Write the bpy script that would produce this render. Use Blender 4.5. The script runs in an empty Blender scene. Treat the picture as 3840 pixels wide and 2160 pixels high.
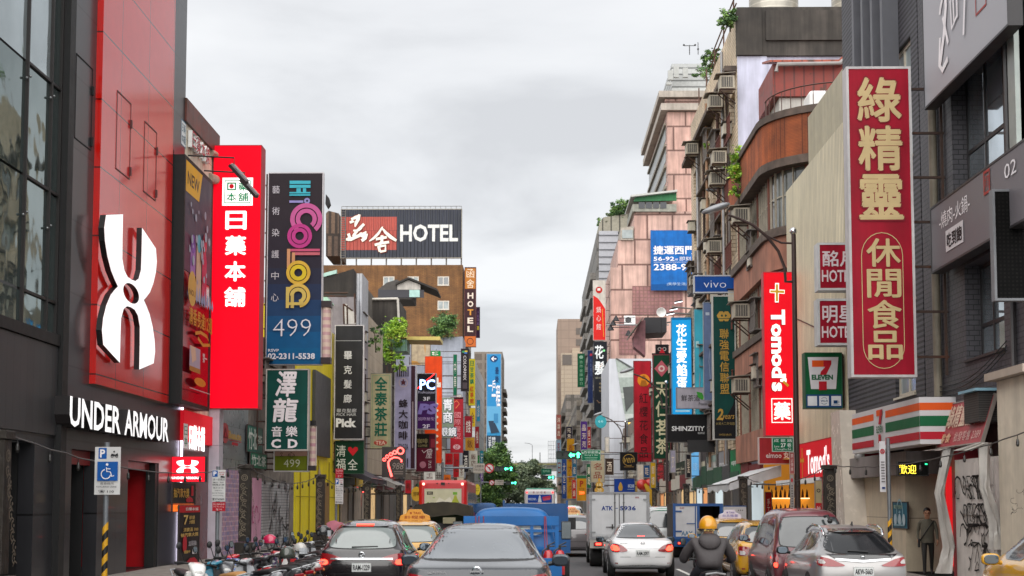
import bpy,bmesh,math,random
from math import sin,cos,pi,radians,sqrt,atan2,tan
from mathutils import Vector,Matrix
from mathutils.bvhtree import BVHTree
from mathutils.geometry import delaunay_2d_cdt,tessellate_polygon
RND=random.Random(7)
SC=bpy.context.scene
COL=SC.collection
# camera
FPX,PCX,PCY,VPX,HZ=5600.0,1920.0,1440.0,2005.0,1888.0
EYE=Vector((0,0,2.0))
PITCH=math.atan((HZ-PCY)/FPX)
YAW=math.atan((VPX-PCX)/FPX*cos(PITCH))
cam=bpy.data.cameras.new('camera')
camo=bpy.data.objects.new('camera',cam);COL.objects.link(camo)
camo.location=EYE
camo.rotation_euler=(pi/2+PITCH,0,YAW)
cam.sensor_width=36;cam.lens=FPX/3840*36
cam.shift_y=(PCY-1080)/3840
cam.clip_start=.2;cam.clip_end=4000
cam.dof.use_dof=True;cam.dof.focus_distance=45;cam.dof.aperture_fstop=2.8
SC.camera=camo
_R=Matrix.Rotation(YAW,3,'Z')@Matrix.Rotation(pi/2+PITCH,3,'X')
def ray(px,py):
 return _R@Vector(((px-PCX)/FPX,-(py-PCY)/FPX,-1))
def P(px,py,Y):
 d=ray(px,py);return EYE+d*(Y/d.y)
def PX(px,py,X):
 d=ray(px,py);return EYE+d*(X/d.x)
XL,XR=-11.0,10.0
# world, sun, exposure
SC.view_settings.view_transform='Standard';SC.view_settings.look='None'
SC.view_settings.exposure=1.62;SC.view_settings.gamma=1
SUN_EL,SUN_AZ=radians(48),radians(196)
w=bpy.data.worlds.new('World');SC.world=w;w.use_nodes=True
nt=w.node_tree;nt.nodes.clear()
def N(nt,t,**k):
 n=nt.nodes.new(t)
 for a,b in k.items():setattr(n,a,b)
 return n
sky=N(nt,'ShaderNodeTexSky',sky_type='NISHITA',sun_disc=False)
sky.sun_elevation=SUN_EL;sky.sun_rotation=SUN_AZ
tc=N(nt,'ShaderNodeTexCoord')
sx=N(nt,'ShaderNodeSeparateXYZ');nt.links.new(tc.outputs['Generated'],sx.inputs[0])
zz=N(nt,'ShaderNodeMath',operation='MAXIMUM');nt.links.new(sx.outputs[2],zz.inputs[0]);zz.inputs[1].default_value=0
za=N(nt,'ShaderNodeMath',operation='ADD');nt.links.new(zz.outputs[0],za.inputs[0]);za.inputs[1].default_value=.14
dx=N(nt,'ShaderNodeMath',operation='DIVIDE');nt.links.new(sx.outputs[0],dx.inputs[0]);nt.links.new(za.outputs[0],dx.inputs[1])
dy=N(nt,'ShaderNodeMath',operation='DIVIDE');nt.links.new(sx.outputs[1],dy.inputs[0]);nt.links.new(za.outputs[0],dy.inputs[1])
cx=N(nt,'ShaderNodeCombineXYZ');nt.links.new(dx.outputs[0],cx.inputs[0]);nt.links.new(dy.outputs[0],cx.inputs[1])
n1=N(nt,'ShaderNodeTexNoise');n1.inputs['Scale'].default_value=1.25;n1.inputs['Detail'].default_value=7
n1.inputs['Roughness'].default_value=.5;n1.inputs['Distortion'].default_value=.3
mp=N(nt,'ShaderNodeMapping');mp.inputs['Location'].default_value=(3.7,1.2,0)
nt.links.new(cx.outputs[0],mp.inputs[0]);nt.links.new(mp.outputs[0],n1.inputs['Vector'])
cr=N(nt,'ShaderNodeValToRGB');e=cr.color_ramp.elements
e[0].position=.39;e[0].color=(.232,.235,.241,1)
e[1].position=.60;e[1].color=(.315,.317,.321,1)
x_=cr.color_ramp.elements.new(.49);x_.color=(.282,.285,.291,1)
nt.links.new(n1.outputs[0],cr.inputs[0])
ss=N(nt,'ShaderNodeMix',data_type='RGBA',blend_type='MULTIPLY');ss.inputs[0].default_value=1
nt.links.new(sky.outputs[0],ss.inputs[6]);ss.inputs[7].default_value=(.07,.07,.07,1)
mx=N(nt,'ShaderNodeMix',data_type='RGBA');mx.inputs[0].default_value=.95
nt.links.new(ss.outputs[2],mx.inputs[6]);nt.links.new(cr.outputs[0],mx.inputs[7])
bg=N(nt,'ShaderNodeBackground');nt.links.new(mx.outputs[2],bg.inputs[0])
wo=N(nt,'ShaderNodeOutputWorld');nt.links.new(bg.outputs[0],wo.inputs[0])
sl=bpy.data.lights.new('sun','SUN');sl.energy=1.5;sl.angle=radians(105);sl.color=(1,.97,.93)
so=bpy.data.objects.new('sun',sl);COL.objects.link(so)
so.rotation_euler=(pi/2-SUN_EL,0,pi-SUN_AZ)
so.location=(0,0,60)
# materials
def lin(h):
 if not isinstance(h,str):return tuple(h)[:3]
 h=h.lstrip('#')
 return tuple(((c/12.92)if c<=.04045 else((c+.055)/1.055)**2.4)for c in(int(h[i:i+2],16)/255 for i in(0,2,4)))
MATS={}
def mat(c,r=.6,metal=0,var=.12,sc=3.0,streak=0,emit=0,bump=0,spec=.5,tile=None,mort=None,tw=.2,th=.1,ms=.01,off=.5,clear=0,corr=0,rust=0,wave=0,ior=1.5):
 """procedural material: colour with blotches, rain streaks, tiles, corrugation or rust"""
 key=(c,r,metal,var,sc,streak,emit,bump,spec,tile,mort,tw,th,ms,off,clear,corr,rust,wave,ior)
 if key in MATS:return MATS[key]
 m=bpy.data.materials.new('surface');m.use_nodes=True;MATS[key]=m
 nt=m.node_tree;b=nt.nodes['Principled BSDF'];L=nt.links.new
 base=lin(c)
 b.inputs['Roughness'].default_value=r;b.inputs['Metallic'].default_value=metal
 b.inputs['Specular IOR Level'].default_value=spec;b.inputs['IOR'].default_value=ior
 if clear:b.inputs['Coat Weight'].default_value=clear;b.inputs['Coat Roughness'].default_value=.04
 if emit:
  b.inputs['Base Color'].default_value=(*[x*.8 for x in base],1)
  b.inputs['Emission Color'].default_value=(*base,1);b.inputs['Specular IOR Level'].default_value=.12
  g_=N(nt,'ShaderNodeNewGeometry');n_=N(nt,'ShaderNodeTexNoise');n_.inputs['Scale'].default_value=.8;n_.inputs['Detail'].default_value=5;L(g_.outputs['Position'],n_.inputs['Vector'])
  q_=N(nt,'ShaderNodeMapRange');L(n_.outputs[0],q_.inputs[0]);q_.inputs[1].default_value=.3;q_.inputs[2].default_value=.7;q_.inputs[3].default_value=emit*.8;q_.inputs[4].default_value=emit*1.1;L(q_.outputs[0],b.inputs['Emission Strength'])
  return m
 geo=N(nt,'ShaderNodeNewGeometry')
 sep=N(nt,'ShaderNodeSeparateXYZ');L(geo.outputs['Position'],sep.inputs[0])
 ad=N(nt,'ShaderNodeMath',operation='ADD');L(sep.outputs[0],ad.inputs[0]);L(sep.outputs[1],ad.inputs[1])
 uv=N(nt,'ShaderNodeCombineXYZ');L(ad.outputs[0],uv.inputs[0]);L(sep.outputs[2],uv.inputs[1])
 col=None
 def mul(colsock,facsock,lo,hi):
  mr=N(nt,'ShaderNodeMapRange');L(facsock,mr.inputs[0]);mr.inputs[1].default_value=.3;mr.inputs[2].default_value=.7
  mr.inputs[3].default_value=lo;mr.inputs[4].default_value=hi
  mm=N(nt,'ShaderNodeMix',data_type='RGBA',blend_type='MULTIPLY');mm.inputs[0].default_value=1
  L(colsock,mm.inputs[6]);L(mr.outputs[0],mm.inputs[7]);return mm.outputs[2]
 if tile:
  br=N(nt,'ShaderNodeTexBrick');L(uv.outputs[0],br.inputs[0]);br.offset=off;br.squash=1
  br.inputs['Color1'].default_value=(*base,1);br.inputs['Color2'].default_value=(*lin(tile),1)
  br.inputs['Mortar'].default_value=(*lin(mort or tile),1)
  br.inputs['Scale'].default_value=1;br.inputs['Brick Width'].default_value=tw;br.inputs['Row Height'].default_value=th
  br.inputs['Mortar Size'].default_value=ms;br.inputs['Mortar Smooth'].default_value=.1
  col=br.outputs[0]
 else:
  rgb=N(nt,'ShaderNodeRGB');rgb.outputs[0].default_value=(*base,1);col=rgb.outputs[0]
 no=None
 if var:
  no=N(nt,'ShaderNodeTexNoise');no.inputs['Scale'].default_value=sc;no.inputs['Detail'].default_value=6
  L(geo.outputs['Position'],no.inputs['Vector']);col=mul(col,no.outputs[0],1-var,1+var)
 if streak:
  mpn=N(nt,'ShaderNodeMapping');mpn.inputs['Scale'].default_value=(2.2,.16,1);L(uv.outputs[0],mpn.inputs[0])
  s2=N(nt,'ShaderNodeTexNoise');s2.inputs['Scale'].default_value=1;s2.inputs['Detail'].default_value=5;s2.inputs['Roughness'].default_value=.65
  L(mpn.outputs[0],s2.inputs['Vector']);col=mul(col,s2.outputs[0],1+streak*.25,1-streak)
  s3=N(nt,'ShaderNodeTexNoise');s3.inputs['Scale'].default_value=.45;s3.inputs['Detail'].default_value=8
  L(geo.outputs['Position'],s3.inputs['Vector']);col=mul(col,s3.outputs[0],1+streak*.2,1-streak*.7)
 if rust:
  rn=N(nt,'ShaderNodeTexNoise');rn.inputs['Scale'].default_value=1.7;rn.inputs['Detail'].default_value=9;rn.inputs['Roughness'].default_value=.7
  L(geo.outputs['Position'],rn.inputs['Vector'])
  rr=N(nt,'ShaderNodeValToRGB');rr.color_ramp.elements[0].position=.62-rust*.2;rr.color_ramp.elements[1].position=.68-rust*.15
  L(rn.outputs[0],rr.inputs[0])
  rm=N(nt,'ShaderNodeMix',data_type='RGBA');L(rr.outputs[0],rm.inputs[0]);L(col,rm.inputs[6]);rm.inputs[7].default_value=(*lin('#4a2a1a'),1);col=rm.outputs[2]
 L(col,b.inputs['Base Color'])
 hgt=None
 if corr:
  wv=N(nt,'ShaderNodeMath',operation='MULTIPLY');L(ad.outputs[0],wv.inputs[0]);wv.inputs[1].default_value=2*pi/corr
  sn=N(nt,'ShaderNodeMath',operation='SINE');L(wv.outputs[0],sn.inputs[0]);hgt=(sn.outputs[0],corr*.12,.9)
 elif tile and bump:hgt=(br.outputs['Fac'],-.01,bump)
 elif wave:
  wn=N(nt,'ShaderNodeTexNoise');wn.inputs['Scale'].default_value=.9;wn.inputs['Detail'].default_value=1.5
  L(geo.outputs['Position'],wn.inputs['Vector']);hgt=(wn.outputs[0],wave,1)
 elif bump and no:hgt=(no.outputs[0],.02,bump)
 if hgt:
  bp=N(nt,'ShaderNodeBump');L(hgt[0],bp.inputs['Height']);bp.inputs['Distance'].default_value=abs(hgt[1]);bp.inputs['Strength'].default_value=hgt[2]
  bp.invert=hgt[1]<0
  L(bp.outputs[0],b.inputs['Normal'])
 if no and not metal and not clear:
  mr=N(nt,'ShaderNodeMapRange');L(no.outputs[0],mr.inputs[0]);mr.inputs[3].default_value=max(0,r-.12);mr.inputs[4].default_value=min(1,r+.12);L(mr.outputs[0],b.inputs['Roughness'])
 return m
def paint(c,r=.28):return mat(c,r,clear=1,var=.05,sc=1.2)
def lit(c,e=1.0):return mat(c,.5,emit=e)
def plain(c,r=.5,**k):return mat(c,r,**{**dict(var=.07,spec=.16),**k})
GLASS=mat('#23282b',.04,var=0,spec=.8,ior=1.7)
WINGLASS=mat('#2c3236',.06,var=.25,sc=.6,spec=.8,ior=1.8)
PALEGLASS=mat('#8c9494',.12,var=.3,sc=.8,spec=.6)
STEEL=mat('#7b7d7e',.4,metal=.7,var=.1)
CHROME=mat('#d8dadc',.1,metal=1,var=0)
DARKMETAL=mat('#211d1c',.55,var=.2)
RUSTY=mat('#3a2820',.75,var=.3,rust=.5)
BLACK=mat('#101010',.5,var=.1)
RUBBER=mat('#131313',.8,var=.15)
WHITE=mat('#e4e4e2',.5,var=.05)
OFFWHITE=mat('#cfcac0',.6,var=.08,streak=.15)
# mesh building
class MB:
 def __init__(s,T=None):s.v=[];s.f=[];s.m=[];s.T=T;s.cut=[]
 def add(s,vs,fs,m=0):
  o=len(s.v);s.cut.append(len(s.f));T=s.T
  s.v+=[tuple(T@Vector(p))if T else tuple(p)for p in vs]
  for f in fs:s.f.append(tuple(i+o for i in f));s.m.append(m)
  return s
 def quad(s,a,b,c,d,m=0):return s.add([a,b,c,d],[(0,1,2,3)],m)
 def box(s,x0,x1,y0,y1,z0,z1,m=0):
  v=[(x,y,z)for z in(z0,z1)for y in(y0,y1)for x in(x0,x1)]
  return s.add(v,[(0,2,3,1),(4,5,7,6),(0,1,5,4),(2,6,7,3),(0,4,6,2),(1,3,7,5)],m)
 def obox(s,o,a,b,c,m=0):
  """box from corner o along vectors a, b, c"""
  o,a,b,c=map(Vector,(o,a,b,c))
  v=[o+i*a+j*b+k*c for k in(0,1)for j in(0,1)for i in(0,1)]
  return s.add(v,[(0,2,3,1),(4,5,7,6),(0,1,5,4),(2,6,7,3),(0,4,6,2),(1,3,7,5)],m)
 def prism(s,pts,d,m=0):
  """solid polygon pts (3-d, planar) pushed along vector d"""
  pts=[Vector(p)for p in pts];d=Vector(d);n=len(pts)
  tris=tessellate_polygon([pts])
  v=pts+[p+d for p in pts]
  return s.add(v,[tuple(t)for t in tris]+[tuple(i+n for i in reversed(t))for t in tris]+[(i,(i+1)%n,n+(i+1)%n,n+i)for i in range(n)],m)
 def tube(s,pts,r,n=6,m=0,cap=True):
  pts=[Vector(p)for p in pts];k=len(pts);vs=[]
  rs=r if isinstance(r,(list,tuple))else[r]*k
  up=None
  for i,p in enumerate(pts):
   t=(pts[min(i+1,k-1)]-pts[max(i-1,0)])
   if t.length<1e-9:t=Vector((0,0,1))
   t.normalize()
   if up is None:up=Vector((0,0,1))if abs(t.z)<.9 else Vector((1,0,0))
   a=t.cross(up)
   if a.length<1e-4:a=t.cross(Vector((.3,1,.2)))
   a.normalize();b=a.cross(t);up=b
   for j in range(n):
    q=2*pi*j/n;vs.append(p+(a*cos(q)+b*sin(q))*rs[i])
  fs=[(i*n+j,i*n+(j+1)%n,(i+1)*n+(j+1)%n,(i+1)*n+j)for i in range(k-1)for j in range(n)]
  if cap:fs+=[tuple(reversed(range(n))),tuple((k-1)*n+j for j in range(n))]
  return s.add(vs,fs,m)
 def lathe(s,prof,c,ax='z',n=16,m=0):
  """prof = [(radius, height)] turned about an axis through c"""
  vs=[];c=Vector(c)
  for r,h in prof:
   for j in range(n):
    q=2*pi*j/n;a,b=r*cos(q),r*sin(q)
    vs.append(c+Vector({'z':(a,b,h),'x':(h,a,b),'y':(b,h,a)}[ax]))
  k=len(prof)
  fs=[(i*n+j,i*n+(j+1)%n,(i+1)*n+(j+1)%n,(i+1)*n+j)for i in range(k-1)for j in range(n)]
  fs+=[tuple(reversed(range(n))),tuple((k-1)*n+j for j in range(n))]
  return s.add(vs,fs,m)
 def ball(s,c,r,n=12,m=0,sc=(1,1,1)):
  k=n//2+1;c=Vector(c);vs=[]
  for i in range(k):
   t=pi*(i+.0)/(k-1)
   for j in range(n):
    q=2*pi*j/n
    vs.append(c+Vector((r*sin(t)*cos(q)*sc[0],r*sin(t)*sin(q)*sc[1],r*cos(t)*sc[2])))
  return s.add(vs,[(i*n+j,i*n+(j+1)%n,(i+1)*n+(j+1)%n,(i+1)*n+j)for i in range(k-1)for j in range(n)],m)
 def each(s,name,mats,parent,**k):
  """every added piece becomes an object of its own"""
  if not isinstance(mats,(list,tuple)):mats=[mats]
  c=s.cut+[len(s.f)];out=[]
  for a,b in zip(c,c[1:]):
   q=MB();ids=sorted({i for f in s.f[a:b]for i in f});mp={j:i for i,j in enumerate(ids)}
   q.v=[s.v[j]for j in ids];q.f=[tuple(mp[i]for i in f)for f in s.f[a:b]];q.m=[0]*(b-a);out.append(q.build(name,mats[s.m[a]],parent,**k))
  return out
 def build(s,name,mats,parent=None,smooth=False,bevel=0,fix=True):
  me=bpy.data.meshes.new(name);me.from_pydata(s.v,[],s.f)
  if not isinstance(mats,(list,tuple)):mats=[mats]
  for q in mats:me.materials.append(q)
  me.polygons.foreach_set('material_index',s.m)
  if fix:
   bm=bmesh.new();bm.from_mesh(me)
   if smooth:bmesh.ops.remove_doubles(bm,verts=bm.verts,dist=1e-5)
   bmesh.ops.recalc_face_normals(bm,faces=bm.faces);bm.to_mesh(me);bm.free()
  o=bpy.data.objects.new(name,me);COL.objects.link(o)
  if smooth:
   me.polygons.foreach_set('use_smooth',[True]*len(me.polygons))
   if smooth!='all':
    try:me.set_sharp_from_angle(angle=radians(smooth if not isinstance(smooth,bool)else 40))
    except Exception:pass
  if bevel:
   b=o.modifiers.new('bevel','BEVEL');b.width=bevel;b.segments=2;b.limit_method='ANGLE'
  if parent:
   o.parent=parent;o.matrix_parent_inverse=Matrix.Translation(parent.location).inverted()
  return o
def tag(o,label=None,cat=None,group=None,kind=None):
 for k,v in(('label',label),('category',cat),('group',group),('kind',kind)):
  if v:o[k]=v
 return o
def thing(name,label,cat,loc=(0,0,0),group=None):
 o=bpy.data.objects.new(name,None);COL.objects.link(o);o.location=loc;o.empty_display_size=.3
 return tag(o,label,cat,group)
def copy_tree(o,parent=None):
 c=o.copy();COL.objects.link(c)
 if parent:c.parent=parent
 for ch in list(o.children):copy_tree(ch,c)
 return c
# lettering
_TX={}
def glyphs(s,bold=0,shear=0):
 k=(s,bold,shear)
 if k in _TX:return _TX[k]
 c=bpy.data.curves.new('t','FONT');c.body=s;c.offset=0 if max(s)>'⺀' else bold;c.shear=shear;c.resolution_u=2;c.fill_mode='FRONT'
 o=bpy.data.objects.new('t',c);COL.objects.link(o)
 me=bpy.data.meshes.new_from_object(o.evaluated_get(bpy.context.evaluated_depsgraph_get()))
 v=[(p.co.x,p.co.y)for p in me.vertices];f=[tuple(p.vertices)for p in me.polygons]
 bpy.data.objects.remove(o);bpy.data.curves.remove(c);bpy.data.meshes.remove(me)
 if not v:v=[(0,0),(1,0),(1,1)];f=[]
 xs=[a for a,_ in v];ys=[b for _,b in v];x0,x1,y0,y1=min(xs),max(xs),min(ys),max(ys)
 if s in '一':y0-=.4;y1+=.4
 v=[((a-x0)/max(x1-x0,1e-6),(y1-b)/max(y1-y0,1e-6))for a,b in v]
 _TX[k]=(v,f);return _TX[k]
class Board:
 """a sign face: origin o, full-width vector r, full-height vector d (downwards), normal n towards the viewer"""
 def __init__(s,o,r,d,n):s.o,s.r,s.d,s.n=Vector(o),Vector(r),Vector(d),Vector(n).normalized();s.k=0
 def at(s,u,v,off=0):return s.o+s.r*u+s.d*v+s.n*off
 def draw(s,items,parent,name='lettering',step=.0016,lift=0):
  mb=MB();mats=[]
  for it in items:
   s.k+=1;off=lift+step*s.k*(1+abs(s.o.y)/80)
   kd=it[0]
   def mi(c):
    m_=c if not isinstance(c,(str,tuple))else plain(c)
    if m_ not in mats:mats.append(m_)
    return mats.index(m_)
   def put(v,f,box,m,rot=0,bl=0,nc=1):
    u0,v0,u1,v1=box
    if rot:v=[(1-b,a)for a,b in v]
    if bl>.012:
     q=bl*.9/max(1,nc)
     for i_,(p_,r_)in enumerate(((1,0),(-1,0),(0,1),(0,-1),(.7,.7),(-.7,-.7))):
      mb.add([s.at(u0+(a+p_*q)*(u1-u0),v0+(b+r_*bl*.9)*(v1-v0),off+.0007*(i_+1)*(1+abs(s.o.y)/60))for a,b in v],f,m)
    mb.add([s.at(u0+a*(u1-u0),v0+b*(v1-v0),off)for a,b in v],f,m)
   if kd in 'th':
    v,f=glyphs(it[1],*(it[7:]or(.012,)));put(v,f,it[2:6],mi(it[6]),kd=='h',(it[7]if len(it)>7 else .012)if max(it[1])>'⺀' else 0,len(it[1]))
   elif kd=='v':
    ch=it[1];u0,v0,u1,v1=it[2:6];n=len(ch);g=it[8]if len(it)>8 else .18;hh=(v1-v0)/n
    for i,c in enumerate(ch):
     v,f=glyphs(c,*(it[7:8]or(.012,)));put(v,f,(u0,v0+i*hh+g*hh/2,u1,v0+(i+1)*hh-g*hh/2),mi(it[6]),0,it[7]if len(it)>7 else .012)
   elif kd=='r':
    u0,v0,u1,v1=it[1:5];mb.add([s.at(u0,v0,off),s.at(u1,v0,off),s.at(u1,v1,off),s.at(u0,v1,off)],[(0,1,2,3)],mi(it[5]))
   elif kd=='f':
    u0,v0,u1,v1=it[1:5];t=it[6];tv=t*s.r.length/s.d.length;m=mi(it[5])
    for a,b,c,d in((u0,v0,u1,v0+tv),(u0,v1-tv,u1,v1),(u0,v0+tv,u0+t,v1-tv),(u1-t,v0+tv,u1,v1-tv)):
     mb.add([s.at(a,b,off),s.at(c,b,off),s.at(c,d,off),s.at(a,d,off)],[(0,1,2,3)],m)
   elif kd=='c':
    cu,cv,ru=it[1:4];rv=it[5]if len(it)>5 else ru*s.r.length/s.d.length
    mb.add([s.at(cu+ru*cos(q*pi/12),cv+rv*sin(q*pi/12),off)for q in range(24)],[tuple(range(24))],mi(it[4]))
   elif kd=='o':
    cu,cv,ru,ri=it[1:5];q_=s.r.length/s.d.length;a0,a1=it[6:8]if len(it)>6 else(0,360)
    n=28;vs=[]
    for i in range(n+1):
     q=radians(a0+(a1-a0)*i/n)
     vs+=[s.at(cu+ru*cos(q),cv+ru*q_*sin(q),off),s.at(cu+ri*cos(q),cv+ri*q_*sin(q),off)]
    mb.add(vs,[(2*i,2*i+2,2*i+3,2*i+1)for i in range(n)],mi(it[5]))
   elif kd=='p':
    pts=[s.at(a,b,off)for a,b in it[1]];mb.add(pts,[tuple(t)for t in tessellate_polygon([pts])],mi(it[2]))
   elif kd=='l':
    pts,wd=it[1],it[2];m=mi(it[3]);q_=s.r.length/s.d.length;n=len(pts);vs=[]
    for i,(a,b)in enumerate(pts):
     a0,b0=pts[max(i-1,0)];a1,b1=pts[min(i+1,n-1)]
     tx,ty=a1-a0,(b1-b0)/q_;l=math.hypot(tx,ty)or 1;ww=wd[i]if isinstance(wd,(list,tuple))else wd
     vs+=[s.at(a-ty/l*ww/2,b+tx/l*ww/2*q_,off),s.at(a+ty/l*ww/2,b-tx/l*ww/2*q_,off)]
    mb.add(vs,[(2*i,2*i+2,2*i+3,2*i+1)for i in range(n-1)],m)
  return mb.build(name,mats,parent,fix=False)if mb.f else None
def board_px(x0,y0,x1,y1,Y=None,X=None):
 """rectangle seen between two photo corners: across the street at depth Y, or on a facade plane X"""
 if Y is not None:
  ym,xm=(y0+y1)/2,(x0+x1)/2
  a,b=P(x0,ym,Y).x,P(x1,ym,Y).x;t,u=P(xm,y0,Y).z,P(xm,y1,Y).z
  return Board((a,Y,t),(b-a,0,0),(0,0,u-t),(0,-1,0))
 ym,xm=(y0+y1)/2,(x0+x1)/2
 a,b=PX(x0,ym,X).y,PX(x1,ym,X).y
 t,u=PX(x0,y0,X).z,PX(x0,y1,X).z
 return Board((X,a,t),(0,b-a,0),(0,0,u-t),(1 if X<0 else-1,0,0))
def sign(bd,label,items,face='#c01828',frame='#c9c9c6',depth=.22,fw=.05,wall=None,emit=0,name='shop_sign',group=None,brackets=4,cat='sign',fr=.45):
 """a box sign: panel, edge frame, lettering and the steel arms that hold it"""
 r,d,n=bd.r,bd.d,bd.n;c=bd.at(.5,1)
 root=thing(name,label,cat,c-n*depth/2,group)
 pm=face if not isinstance(face,(str,tuple))else(lit(face,emit)if emit else plain(face,fr,var=.14,sc=1.4,streak=.22))
 MB().obox(bd.o-n*(depth-.01),r,d,n*(depth-.02)).build('panel',pm,root)
 if fw:
  ru,du=r.normalized()*fw,d.normalized()*fw;q=-n*depth;mb=MB()
  for o,a,b in((bd.o-ru-du,r+2*ru,du),(bd.o+d-ru,r+2*ru,du),(bd.o-ru,ru,d),(bd.o+r,ru,d)):
   mb.obox(o+n*.004,a,b,q)
  mb.build('frame',frame if not isinstance(frame,str)else mat(frame,.5,var=.12,streak=.2),root)
 if items:bd.draw(items,root)
 if wall is not None:
  mb=MB();e=bd.at(0,0)if abs(bd.at(0,0).x-wall)<abs(bd.at(1,0).x-wall)else bd.at(1,0)
  sg=fw*(1 if e.x>bd.o.x+r.x/2 else-1)
  for i in range(brackets):
   z=e.z+d.z*(.06+.88*i/max(1,brackets-1));y=e.y+depth/2
   x0,x1=sorted((e.x+sg,wall))
   if x1-x0>.03:mb.box(x0,x1,y-.03,y+.03,z-.03,z+.03)
  if brackets>1 and mb.f:
   for xx in(wall+(.06 if wall<0 else-.06),):
    mb.box(xx-.03,xx+.03,e.y+depth/2-.032,e.y+depth/2+.032,e.z+d.z,e.z)
  if mb.f:mb.build('bracket',RUSTY,root)
 return root
# walls with openings
def wall_holes(mb,bd,W,H,holes,depth=.18,m=0,mr=None):
 """wall rectangle W x H (metres, u right, v down from bd.o) with rectangular holes and reveals"""
 ru,dv,n=bd.r.normalized(),bd.d.normalized(),bd.n
 us=sorted({0,W,*[h[0]for h in holes],*[h[2]for h in holes]});vs=sorted({0,H,*[h[1]for h in holes],*[h[3]for h in holes]})
 us=[u for u in us if 0<=u<=W];vs=[v for v in vs if 0<=v<=H]
 at=lambda u,v,o=0:bd.o+ru*u+dv*v+n*o
 for a,b in zip(us,us[1:]):
  for c,d in zip(vs,vs[1:]):
   cu,cv=(a+b)/2,(c+d)/2
   if any(h[0]<cu<h[2]and h[1]<cv<h[3]for h in holes):continue
   mb.quad(at(a,c),at(b,c),at(b,d),at(a,d),m)
 for h in holes:
  a,c,b,d=h[:4];k=mr if mr is not None else m
  for p,q in(((a,c),(b,c)),((b,c),(b,d)),((b,d),(a,d)),((a,d),(a,c))):
   mb.quad(at(*p),at(*q),at(*q,-depth),at(*p,-depth),k)
def window(bd,u0,v0,u1,v1,parent,n=2,frame=None,glass=None,depth=.1,fw=.06,hbar=0,sill=True,name='window'):
 """a framed window in metres on a board: frame, n panes, optional cross bar"""
 ru,dv,nn=bd.r.normalized(),bd.d.normalized(),bd.n
 at=lambda u,v,o=0:bd.o+ru*u+dv*v+nn*o
 mb=MB();W,H=u1-u0,v1-v0;t=.05
 mb.obox(at(u0,v0,-depth),ru*W,dv*fw,nn*t);mb.obox(at(u0,v1-fw,-depth),ru*W,dv*fw,nn*t)
 for i in range(n+1):
  uu=u0+(W-fw)*i/n;mb.obox(at(uu,v0+fw,-depth),ru*fw,dv*(H-2*fw),nn*t*.9)
 if hbar:mb.obox(at(u0+fw,v0+H*hbar,-depth),ru*(W-2*fw),dv*fw,nn*t*.8)
 if sill:mb.obox(at(u0-.05,v1,-depth),ru*(W+.1),dv*.06,nn*(depth+.06))
 o=mb.build(name,frame or mat('#b9b6ae',.5,var=.1,streak=.2),parent)
 g=MB();q=-depth+.012
 g.quad(at(u0+.01,v0+.01,q),at(u1-.01,v0+.01,q),at(u1-.01,v1-.01,q),at(u0+.01,v1-.01,q))
 p=g.build('pane',glass or WINGLASS,o,fix=False);p.matrix_parent_inverse=Matrix()
 return o
# ground
def strip(name,prof,y0,y1,m,zf=None,ny=60):
 mb=MB();ys=[y0+(y1-y0)*(i/ny)**1.6 for i in range(ny+1)]
 for a,b in zip(ys,ys[1:]):
  for(x0,z0),(x1,z1)in zip(prof,prof[1:]):
   h=zf or(lambda y:0)
   mb.quad((x0,a,z0+h(a)),(x1,a,z1+h(a)),(x1,b,z1+h(b)),(x0,b,z0+h(b)))
 return tag(mb.build(name,m,fix=False),kind='structure')
def road_z(y):
 t=min(1,max(0,(25.5-y)/6.5));return .27*t*t*(3-2*t)
ASPH=mat('#4a4a4c',.85,var=.25,sc=9,bump=.3)
tag(MB().quad((-900,-200,-.06),(900,-200,-.06),(900,1500,-.06),(-900,1500,-.06)).build('ground',mat('#55534f',.9,var=.2,sc=.5),fix=False),kind='structure')
strip('road',[(-7.0,0),(8.0,0)],-12,640,ASPH,road_z,90)
PAV=mat('#8b857d',.8,var=.1,tile='#7c766f',mort='#55504b',tw=.4,th=.4,ms=.012)
PAVH=mat('#857f78',.8,var=.22,sc=4)
strip('pavement',[(XL,.16),(-7.15,.16)],-12,640,PAVH)
strip('pavement',[(8.15,.16),(XR,.16)],-12,640,PAVH)
strip('kerb',[(-7.0,-.02),(-7.0,.14),(-7.15,.163)],-12,640,mat('#9c988f',.8,var=.15),None,20)
strip('kerb',[(8.0,-.02),(8.0,.14),(8.15,.163)],-12,640,mat('#9c988f',.8,var=.15),None,20)
mk=MB()
for k in range(60):
 for x in(-1.95,4.35):
  y=2+k*8
  for i in range(4):
   a,b=y+i,y+i+1;mk.quad((x-.06,a,road_z(a)+.006),(x+.06,a,road_z(a)+.006),(x+.06,b,road_z(b)+.006),(x-.06,b,road_z(b)+.006))
tag(mk.build('road_marking',mat('#c9c9c4',.7,var=.2),fix=False),kind='structure')
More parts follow.
